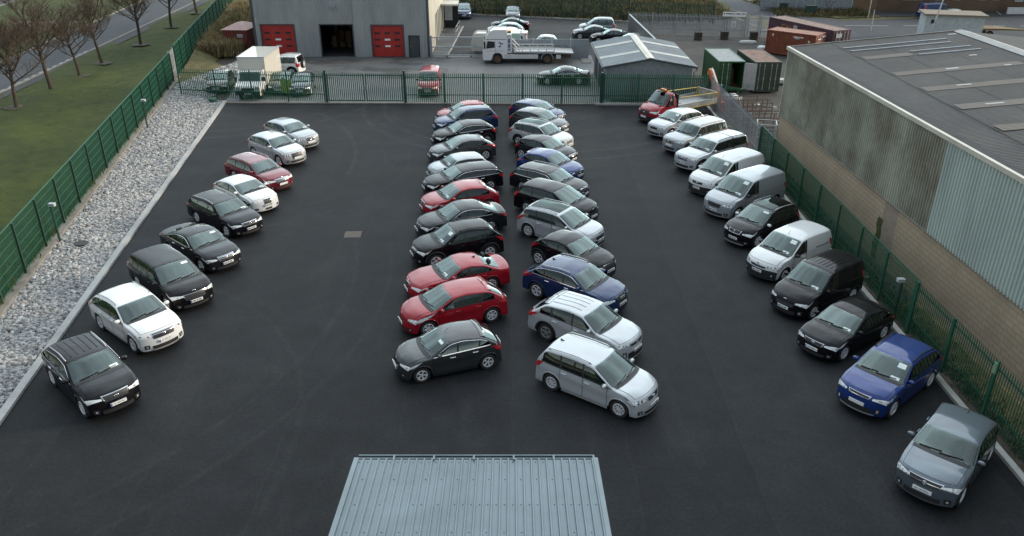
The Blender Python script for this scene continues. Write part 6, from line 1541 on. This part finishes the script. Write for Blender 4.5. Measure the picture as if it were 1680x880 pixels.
# orange machine boom resting along the fence
ob_ = empty('machine_boom', (16.05, 64.9, 0), R(-90), 'orange machine boom arm lying along the galvanised fence', 'machine arm')
m = MB(); extrude_side(m, [(-.3, 1.9), (0, 2.35), (.6, 2.35), (2.2, 1.75), (3.8, 1.2), (4.5, .7), (4.4, .35), (3.6, .8), (2.0, 1.3), (.5, 1.85), (0, 1.8)], -.16, .16); bm_ = m.build('boom', M_ORANGE, ob_); rounded(bm_, .03, 2)
m = MB(); m.tube([(.5, 0, 2.45), (2.6, 0, 1.75)], .07, 8); m.tube([(2.6, 0, 1.75), (3.6, 0, 1.4)], .04, 8); m.build('hydraulic_ram', M_GALVL, ob_)
m = MB(); m.box(4.1, 4.7, -.3, .3, 0.0, .75); m.build('foot', M_ORANGE, ob_)
m = MB(); m.box(-.2, .3, -.2, .2, 0, 1.85); m.build('stand', M_STEEL, ob_)
for x, y, lb in ((17.25, 63.4, 'white plastic drum lying beside the orange boom'), (17.85, 63.3, 'white drum with black band lying farther from the orange boom')):
    m = MB(); m.lathe([(.001, -.45), (.30, -.45), (.32, -.38), (.32, .38), (.30, .45), (.001, .45)], 16, 'Y'); o = m.build('drum', M_WHITE, None, True, loc=(x, y, .32)); tag(o, lb, 'drum')
    m = MB(); m.lathe([(.325, -.1), (.325, .12)], 16, 'Y'); m.build('drum_band', M_BLK, o)
for k, (x, y, w, h) in enumerate(((17.9, 61.9, .5, .12), (19.5, 62.6, .6, .1), (20.6, 61.6, .4, .1), (18.6, 64.2, .3, .2))):
    m = MB(); m.add([(-w / 2, -.2, 0), (w / 2, -.15, 0), (w / 2 - .05, .22, 0), (-w / 2 + .08, .2, 0), (-w / 3, -.1, h), (w / 3, -.08, h * .8), (w / 4, .1, h), (-w / 4, .12, h * .7)], [(4, 5, 6, 7), (0, 1, 5, 4), (1, 2, 6, 5), (2, 3, 7, 6), (3, 0, 4, 7)])
    o = m.build('rubble_lump', M_LICH, None, loc=(x, y, 0)); o.rotation_euler = (0, 0, k * 1.1)
    tag(o, ['pale lump of rubble just beyond the white drums', 'flat pale lump of rubble in front of the open green container', 'pale lump of rubble in front of the dark green container', 'small pale lump of rubble beside the orange boom'][k], 'rubble', 'lumps of rubble in the dirt yard')
m = MB(); m.tube([(17.0, 65.6, .9), (17.8, 65.4, .72), (18.8, 65.3, .55), (19.6, 65.8, .7)], .05, 6); m.tube([(17.0, 65.6, 0), (17.0, 65.6, .9)], .05, 6); m.tube([(18.6, 65.35, 0), (18.6, 65.35, .58)], .05, 6); m.tube([(17.0, 65.5, .6), (19.4, 65.6, .45)], .04, 6)
tag(m.build('pipe_rail', M_GREEN), 'bent green pipe rail in front of the open container', 'rail')
for k, (x, y, lb) in enumerate(((20.6, 90.4, 'dark concrete block at the foot of the grey yard fence, left of the pair'), (23.6, 90.8, 'dark concrete block below the white sign'), (26.8, 90.6, 'dark concrete block at the pale mesh gate'))):
    m = MB(); m.box(-.4, .4, -.3, .3, 0, .85); o = m.build('concrete_block', M_SOIL, None, loc=(x, y, 0)); rounded(o, .05, 2); tag(o, lb, 'block', 'blocks along the grey yard fence')
m = MB(); m.lathe([(.001, .32), (.8, .28), (1.0, .1), (.95, 0)], 18, 'Z'); m.v = [(x, y * .45, z) for x, y, z in m.v]; o = m.build('plastic_bundle', M_LICH, None, True, loc=(25.6, 88.4, 0)); tag(o, 'whitish wrapped bundle on the ground near the rust red container', 'bundle')
m = MB(); m.lathe([(.001, .4), (.4, .35), (.6, .1), (.55, 0)], 12, 'Z'); o = m.build('rubbish_bag', M_GALVL, None, True, loc=(26.2, 85.0, 0)); o.rotation_euler = (0, 0, .6); tag(o, 'pale rubbish bag against the rust red container', 'bag')
m = MB(); m.box(-.8, .8, -.5, .5, .15, .3); m.box(-.7, .7, -.4, .4, .3, .42); m.box(-.8, -.65, -.5, .5, 0, .15); m.box(.65, .8, -.5, .5, 0, .15); o = m.build('pallet_stack', M_LICH, None, loc=(23.6, 69.6, 0)); tag(o, 'pale pallet stack between the dark green container and the long building', 'pallet')
m = MB(); m.add([(0, 0, 0), (1.9, -.9, 0), (1.7, -1.4, 0), (0, 0, 1.2), (1.9, -.9, 0.05)], [(0, 1, 3), (1, 2, 3), (0, 3, 2)]); o = m.build('steel_ramp', M_GALVL, None, loc=(30.6, 79.6, 0)); tag(o, 'pale sloped steel sheet between the two far containers', 'sheet')

# ------------------------------------------------------------------ far right: substation, trailer, brick building
ss = empty('substation', (46.6, 90.9, 0), R(-14), 'white block substation hut with flat brown roof slab', 'hut')
m = MB(); m.box(-.9, .9, -.1, 3, 0, 2.55); m.box(.9, 5.0, -.1, 3.0, 0, 2.55); m.build('wall', P_CREAM if False else plain('hut_render', (0.42, 0.46, 0.47), .8), ss)
m = MB(); m.box(-1.15, 5.25, -.35, 3.25, 2.55, 2.72); m.build('roof_slab', plain('slab_brown', (0.20, 0.165, 0.13), .9), ss)
m = MB(); m.box(-.35, .15, -.13, -.10, 1.7, 2.1); m.build('vent', M_DARK, ss)
pp = MB(); pp.tube([(45.6, 89.4, 0), (46.3, 89.4, 4.6), (46.5, 89.4, 6.2)], .07, 6); tag(pp.build('lamp_pole', M_GALVL), 'slender pale pole in front of the white substation hut', 'pole')
tl = empty('flat_trailer', (53.2, 92.5, 0), R(-6), 'ochre flat trailer with its drawbar pointing right beside the substation hut', 'trailer')
m = MB(); m.box(-3.2, 1.2, -1.1, 1.1, .85, 1.05); m.build('deck', M_WOOD, tl)
m = MB(); m.add([(1.2, -.9, .85), (1.2, .9, .85), (4.4, .06, .7), (4.4, -.06, .7), (1.2, -.9, 1.05), (1.2, .9, 1.05), (4.4, .06, .84), (4.4, -.06, .84)], [(0, 1, 2, 3), (4, 7, 6, 5), (0, 3, 7, 4), (1, 5, 6, 2), (2, 6, 7, 3)]); m.build('drawbar', plain('trailer_ochre', (0.17, 0.12, 0.035), .7), tl)
truck_wheels(tl, (-.6, .3), .40, .95)
bb = empty('brick_building', (48.6, 110.8, 0), 0, 'brown brick building with rows of pale windows and a white walled entrance', 'building')
m = MB(); m.box(0, 60, 0, 12, 0, 6.5); m.build('wall', M_BRICKW, bb)
m = MB(); m.box(-.3, 60.3, -.3, 12.3, 6.5, 6.8); m.build('roof', M_KERBD, bb)
def bwin(x, w, z0=1.5, z1=3.2):
    m = MB(); m.box(x, x + w, -.05, -.01, z0, z1); f = m.build('window', M_WHITE, bb)
    n = max(1, round(w / .9)); p = MB()
    for k in range(n): p.box(x + .06 + k * w / n, x + (k + 1) * w / n - .06, -.07, -.052, z0 + .08, z1 - .08)
    p.build('pane', M_GALV, f)
bwin(3.3, 2.6); bwin(7.8, .95); bwin(10.0, .95); bwin(13.4, 1.0); bwin(15.3, .9); bwin(24.5, 1); bwin(26.4, 1.0); bwin(28.8, 1.0); bwin(32, 1); bwin(35, 1); bwin(18.3, 1.1, 1.3, 3.0); bwin(21.6, 1.0, 1.3, 3.0)
m = MB(); m.box(19.9, 20.9, -.06, -.01, 0, 2.6); m.build('door', M_GALV, bb)
for x in (16.4, 20.9):
    m = MB(); m.box(x, x + 3.2, -2.2, -1.95, 0, .85); m.build('entrance_wall', M_WHITE, bb)
m = MB(); m.box(.6, 1.2, -.05, -.01, 2.6, 3.4); m.build('yellow_notice', M_YEL, bb)
sw = empty('steel_sheet_fence', (33.5, 112.2, 0), R(-5.3), 'tall grey steel sheet fence in front of the verge', 'fence')
for k in range(5):
    m = MB(); corr_wall(m, (k * 2.4, 0), (k * 2.4 + 2.3, 0), 0, 3.6, .25, .03); m.build('panel', M_GALV, sw)
    m = MB(); m.box(k * 2.4 + 2.28, k * 2.4 + 2.4, -.06, .06, 0, 3.7); m.build('post', M_GALVL, sw)
m = MB(); m.box(12.2, 15.0, -.1, 0, 0, 3.6); m.build('door_panel', M_WOOD, sw)
m = MB(); m.box(13.6, 14.1, -.14, -.11, 3.0, 3.4); m.build('notice', M_PLATE, sw)
m = MB(); m.box(9.6, 9.95, -.12, -.06, 2.7, 3.2); m.build('yellow_notice', M_YEL, sw)
for k, (x, y, w, h, lb) in enumerate(((38.8, 107.6, .65, 1.2, 'dark green roadside cabinet on the far verge'), (36.6, 112.0, .5, .9, 'small dark cabinet farther back on the far verge'))):
    m = MB(); m.box(-w, w, -.3, .3, 0, h); m.box(-w - .04, w + .04, -.34, .34, h, h + .06); tag(m.build('roadside_cabinet', M_GREEND, None, loc=(x, y, 0)), lb, 'cabinet', 'roadside cabinets')
for x, y, hh, lb in ((45.3, 105.0, 7.5, 'tall pale lamp post at the edge of the far road'), (24.9, 101.5, 4.0, 'thin dark post behind the white sign'), (42.0, 96.0, 2.4, 'short pale sign post on the far road verge')):
    m = MB(); m.tube([(x, y, 0), (x, y, hh)], .07, 6, .04); tag(m.build('street_post', M_GALVL if 'dark' not in lb else M_STEEL), lb, 'post')
wp2 = MB(); wp2.tube([(33.8, 79.6, 0), (33.8, 79.6, 1.9)], .04, 5)
for k in range(3): wp2.tube([(33.8, 79.6, .6 + .5 * k), (36.5, 80.5, .3 + .4 * k), (39.5, 82.5, .2 + .3 * k)], .02, 4)
tag(wp2.build('wire_fence', M_STEEL), 'sagging dark wire fence beyond the purple container', 'fence')

# ------------------------------------------------------------------ left of the workshop
sh = empty('store_shed', (-28.3, 84.9, 0), R(-4), 'small maroon store shed with a pale pink roof beside the workshop', 'shed')
m = MB(); corr_wall(m, (-1.25, -1.2), (1.25, -1.2), 0, 2.2, .25, .03); corr_wall(m, (1.25, -1.2), (1.25, 2.6), 0, 2.2, .25, .03); corr_wall(m, (-1.25, 2.6), (-1.25, -1.2), 0, 2.2, .25, .03); m.build('wall', M_MAROON, sh)
m = MB(); m.add([(-1.4, -1.35, 2.2), (1.4, -1.35, 2.2), (1.4, 2.7, 2.2), (-1.4, 2.7, 2.2), (-.2, .2, 2.75), (.2, 1.0, 2.75)], [(0, 1, 4), (1, 5, 4), (1, 2, 5), (2, 3, 5), (3, 4, 5), (3, 0, 4)]); m.build('roof', M_PINK, sh)
m = MB(); m.box(.25, .85, -1.27, -1.24, 1.45, 1.8); m.build('notice', M_GALVL, sh)
for x, y, lb in ((-28.4, 82.9, 'black wheeled bin in front of the maroon shed, left one'), (-27.7, 82.7, 'black wheeled bin in front of the maroon shed, nearer the workshop wall')):
    b_ = empty('wheeled_bin', (x, y, 0), .2, lb, 'bin', 'black bins by the shed')
    m = MB(); m.add([(-.22, -.25, .05), (.22, -.25, .05), (.22, .2, .05), (-.22, .2, .05), (-.29, -.33, .95), (.29, -.33, .95), (.29, .3, .95), (-.29, .3, .95)], [(0, 1, 5, 4), (1, 2, 6, 5), (2, 3, 7, 6), (3, 0, 4, 7), (0, 3, 2, 1)]); m.build('body', M_BLK, b_)
    m = MB(); m.add([(-.31, -.36, .95), (.31, -.36, .95), (.31, .34, .98), (-.31, .34, .98), (-.28, -.3, 1.03), (.28, -.3, 1.03), (.28, .3, 1.08), (-.28, .3, 1.08)], [(4, 5, 6, 7), (0, 1, 5, 4), (1, 2, 6, 5), (2, 3, 7, 6), (3, 0, 4, 7)]); m.build('lid', M_BLK, b_)
m = MB(); v = []
for i in range(7):
    for j in range(6): v.append((-18.95 + i * .14 + rnd.uniform(-.02, .02), 65.1 + .05 * j, .3 + j * .22 + .12 * math.sin(i * 1.3)))
m.add(v, grid_faces(7, 6)); tag(m.build('reflective_sheet', M_HIVIS, None, True), 'yellow-green sheet behind the palisade fence beside the blue-grey hatchback', 'sheet')
v = []; m = MB()
for i in range(7):
    for j in range(5): v.append((-6.55 + i * .07, 63.9 + .0 * j, 1.25 + j * .07))

# flood light posts along the fences
def flood(x, y, zb, h, rz, label, mat=M_GREEND):
    r_ = empty('flood_light', (x, y, zb), rz, label, 'flood light', 'flood lights on short posts')
    m = MB(); m.tube([(0, 0, -.1), (0, 0, h)], .055, 6); m.build('post', mat, r_)
    m = MB(); m.box(-.06, .22, -.10, .10, h - .04, h + .11); l_ = m.build('lamp_head', M_GALVL, r_); m = MB(); m.box(.22, .23, -.09, .09, h - .03, h + .10); m.build('lamp_glass', M_FOG, l_)
flood(-21.95, 35.3, .25, 2.0, R(0), 'white flood light on a dark green post beside the gravel, nearer of the left pair')
flood(-25.75, 54.9, .25, 2.0, R(0), 'white flood light on a dark green post beside the gravel, farther of the left pair')
flood(15.6, 28.3, 0, 1.8, R(180), 'white flood light on a post of the right fence behind the black hatchback')
m = MB(); m.box(15.57, 15.63, 21.58, 21.72, 1.85, 2.25); tag(m.build('fence_tag', M_LEAFY if False else plain('pale_green_plate', (0.14, 0.24, 0.14), .7)), 'pale green plate fixed to the right fence behind the slate crossover', 'plate')
# covers and small things
m = MB(); m.lathe([(.001, .05), (.30, .05), (.32, .03), (.32, 0)], 20, 'Z'); tag(m.build('drain_cover', M_BLK, None, loc=(-20.9, 35.2, .30)), 'round black drain cover lying on the gravel', 'cover')
m = MB(); m.lathe([(.001, .30), (.30, .28), (.34, .18), (.30, .0)], 18, 'Z'); tag(m.build('green_tub', M_GREEN, None, True, loc=(-23.9, 63.0, .12)), 'green upturned tub at the far end of the gravel bank', 'tub')
mhx, mhy = -8.06, 36.97
m = MB(); m.box(-.42, .42, -.40, .40, .0, .006); mh = m.build('manhole_cover', M_TAN, None, loc=(mhx, mhy, .002)); mh.rotation_euler = (0, 0, .05); tag(mh, 'tan square manhole cover set in the dark asphalt', 'manhole cover')
m = MB(); m.box(-.34, -.02, -.34, .34, .006, .010); m.box(.02, .34, -.34, .34, .006, .010); m.build('lid', M_TAN, mh)
for x, y, lb in ((15.95, 32.0, 'pale stone on the soil strip behind the white chevron van'), (15.75, 25.2, 'brown clod on the soil strip behind the black hatchback'), (15.8, 37.5, 'pale stone on the soil strip behind the grey-silver van'), (15.7, 44.0, 'grey stone on the soil strip behind the silver pickup'), (15.65, 55.8, 'pale stone on the soil strip behind the pale silver crossover')):
    bm = bmesh.new(); bmesh.ops.create_icosphere(bm, subdivisions=2, radius=.16)
    for v_ in bm.verts: v_.co *= rnd.uniform(.8, 1.15); v_.co.z *= .6
    me = bpy.data.meshes.new('stone'); bm.to_mesh(me); bm.free(); me.materials.append(M_KERBD); o = bpy.data.objects.new('stone', me); COL.objects.link(o); o.location = (x - .05, y, .12); tag(o, lb, 'stone', 'stones on the soil strip')

# ------------------------------------------------------------------ trees
def make_tree(seed, h):
    rg = random.Random(seed); tm, cm, fm = MB(), MB(), MB()
    def branch(p, d, ln, r, lvl):
        n = 4 if lvl < 2 else 3; pts = [p]
        for k in range(n):
            d = (d + Vector((rg.uniform(-.22, .22), rg.uniform(-.22, .22), rg.uniform(-.06, .16)))).normalized(); p = p + d * ln / n; pts.append(p)
        (cm if lvl < 3 else fm).tube(pts, r, 5 if lvl < 2 else 3, r * .45, cap=False)
        if lvl >= 4: return
        kids = {0: 0, 1: 6, 2: 6, 3: 5}[lvl]
        for k in range(kids):
            q = rg.uniform(.25, 1.0); i = min(n - 1, int(q * n)); b = pts[i] + (pts[i + 1] - pts[i]) * (q * n - i if i < n else 1)
            ax = Vector((rg.uniform(-1, 1), rg.uniform(-1, 1), rg.uniform(-.15, .55))).normalized(); nd = (d * .8 + ax * .95).normalized()
            branch(b, nd, ln * rg.uniform(.45, .72), r * .5, lvl + 1)
    lean = Vector((rg.uniform(-.08, .08), rg.uniform(-.08, .08), 1)).normalized()
    top = Vector((0, 0, 0)); pts = [top]
    for k in range(5): top = top + (lean + Vector((rg.uniform(-.06, .06), rg.uniform(-.06, .06), 0))) * h * .11; pts.append(top)
    tm.tube([Vector((0, 0, -.1))] + pts, .17, 8, .11)
    for k in range(9):
        a = k * 2.4 + rg.uniform(-.3, .3); st = pts[2] + (pts[5] - pts[2]) * min(1, .25 + k * .09)
        up = rg.uniform(.45, 1.1); branch(st, Vector((math.cos(a), math.sin(a), up)).normalized(), h * rg.uniform(.30, .42), .06, 1)
    for k in range(3): branch(pts[5], Vector((rg.uniform(-.4, .4), rg.uniform(-.4, .4), 1)).normalized(), h * .42, .075, 1)
    return tm, cm, fm
protos = []
def place_tree(k, x, y, z, sc_, rz, label, soil=True):
    root = empty('bare_tree', (x, y, z), rz, label, 'tree', 'bare trees along the left lawn'); root.scale = (sc_,) * 3
    if len(protos) <= k:
        tm, cm, fm = make_tree(20 + k, 6.3); protos.append((tm.build('trunk', M_BARK), cm.build('crown', M_BARK), fm.build('twigs', M_TWIG)))
        obs = protos[k]
    else:
        obs = []
        for o in protos[k]: c = o.copy(); COL.objects.link(c); obs.append(c)
    for o in obs[:2]: o.parent = root
    obs[2].parent = obs[1]
    if soil:
        m = MB(); n = 18; m.add([(x, y, z + .07)] + [(x + math.cos(6.283 * q / n) * (.85 + .15 * rnd.random()), y + math.sin(6.283 * q / n) * (.75 + .15 * rnd.random()), z + .035) for q in range(n)], [(0, 1 + q, 1 + (q + 1) % n) for q in range(n)])
        s_ = m.build('soil_ring', M_SOIL, None, True, 'structure')
trees = [(-38.06, 60.34, .34, .92, .3, 'bare spreading tree nearest the camera, cut by the left edge'), (-38.36, 66.08, .34, 1.06, 1.9, 'large bare tree, second from the left edge on the lawn'), (-38.49, 71.18, .34, .85, 4.0, 'small bare tree with slender trunk, third along the lawn'),
         (-38.93, 76.49, .34, .92, 2.6, 'bare tree with forked crown, fourth along the lawn'), (-39.15, 85.78, .34, 1.0, 5.2, 'bare tree with thick leaning trunk, fifth along the lawn'), (-40.05, 96.52, .34, 1.0, .9, 'bare tree sixth along the lawn, beside the footpath'),
         (-40.91, 107.47, .34, 1.0, 3.3, 'bare tree farthest along the lawn beside the green fence'), (-55.8, 113.3, .3, 1.05, 1.4, 'bare tree on the grass across the road')]
for i, (x, y, z, s_, rz, lb) in enumerate(trees): place_tree(i % 3, x, y, z, s_, rz, lb, i < 7)
# twiggy brown hedge across the road
hd = MB(); rg = random.Random(4)
for k in range(700):
    x = rg.uniform(-63, -53); y = 86 + (x + 63) * .3 + rg.uniform(-3, 3); hh = rg.uniform(.8, 2.0)
    p = Vector((x, y, .3)); q = p + Vector((rg.uniform(-.5, .5), rg.uniform(-.5, .5), hh)); hd.tube([p, (p + q) / 2 + Vector((rg.uniform(-.2, .2), rg.uniform(-.2, .2), 0)), q], .03, 3, .012, cap=False)
    for j in range(3):
        b = p.lerp(q, rg.uniform(.3, .9)); hd.tube([b, b + Vector((rg.uniform(-.5, .5), rg.uniform(-.5, .5), rg.uniform(.2, .7)))], .014, 3, .008, cap=False)
tag(hd.build('hedge', M_TWIG), 'leafless brown hedge on the grass across the road', 'hedge')
def shrub(x, y, z, r_, h, n, mat, label, seed, name='shrub'):
    rg = np.random.default_rng(seed); root = empty(name, (x, y, z), 0, label, 'shrub'); st = MB(); lf_ = MB()
    for k in range(14):
        a = rg.uniform(0, 6.28); st.tube([(0, 0, 0), (math.cos(a) * r_ * .4, math.sin(a) * r_ * .4, h * .5), (math.cos(a) * r_ * .8, math.sin(a) * r_ * .8, h * rg.uniform(.7, 1))], .02, 3, .008, cap=False)
    st.build('stems', M_TWIG, root)
    for k in range(n):
        a = rg.uniform(0, 6.28); q = rg.uniform(.2, 1); p = Vector((math.cos(a) * r_ * q, math.sin(a) * r_ * q, h * rg.uniform(.15, 1) * (1.1 - .4 * q))); d = Vector(rg.normal(0, 1, 3)).normalized(); e = d.orthogonal().normalized() * .05; d *= .09
        lf_.add([p - d, p + e, p + d, p - e], [(0, 1, 2, 3)])
    lf_.build('leaves', mat, root); return root
shrub(-30.5, 86.5, .6, .9, 1.8, 260, M_LEAFY, 'yellow-green shrub growing against the left fence by the dry grass', 1)
shrub(-29.6, 80.5, .5, .8, 1.2, 120, M_STRAW, 'brown scrubby shrub below the maroon shed', 2)
shrub(-31.6, 94, .6, 1.0, 1.7, 240, M_LEAFY, 'yellow-green shrub farther along the left fence', 3)
shrub(41.6, 108.9, .06, .9, 2.2, 60, M_TWIG, 'leafless shrub on the verge in front of the steel sheet fence', 4)
def bfoot(seed): pass
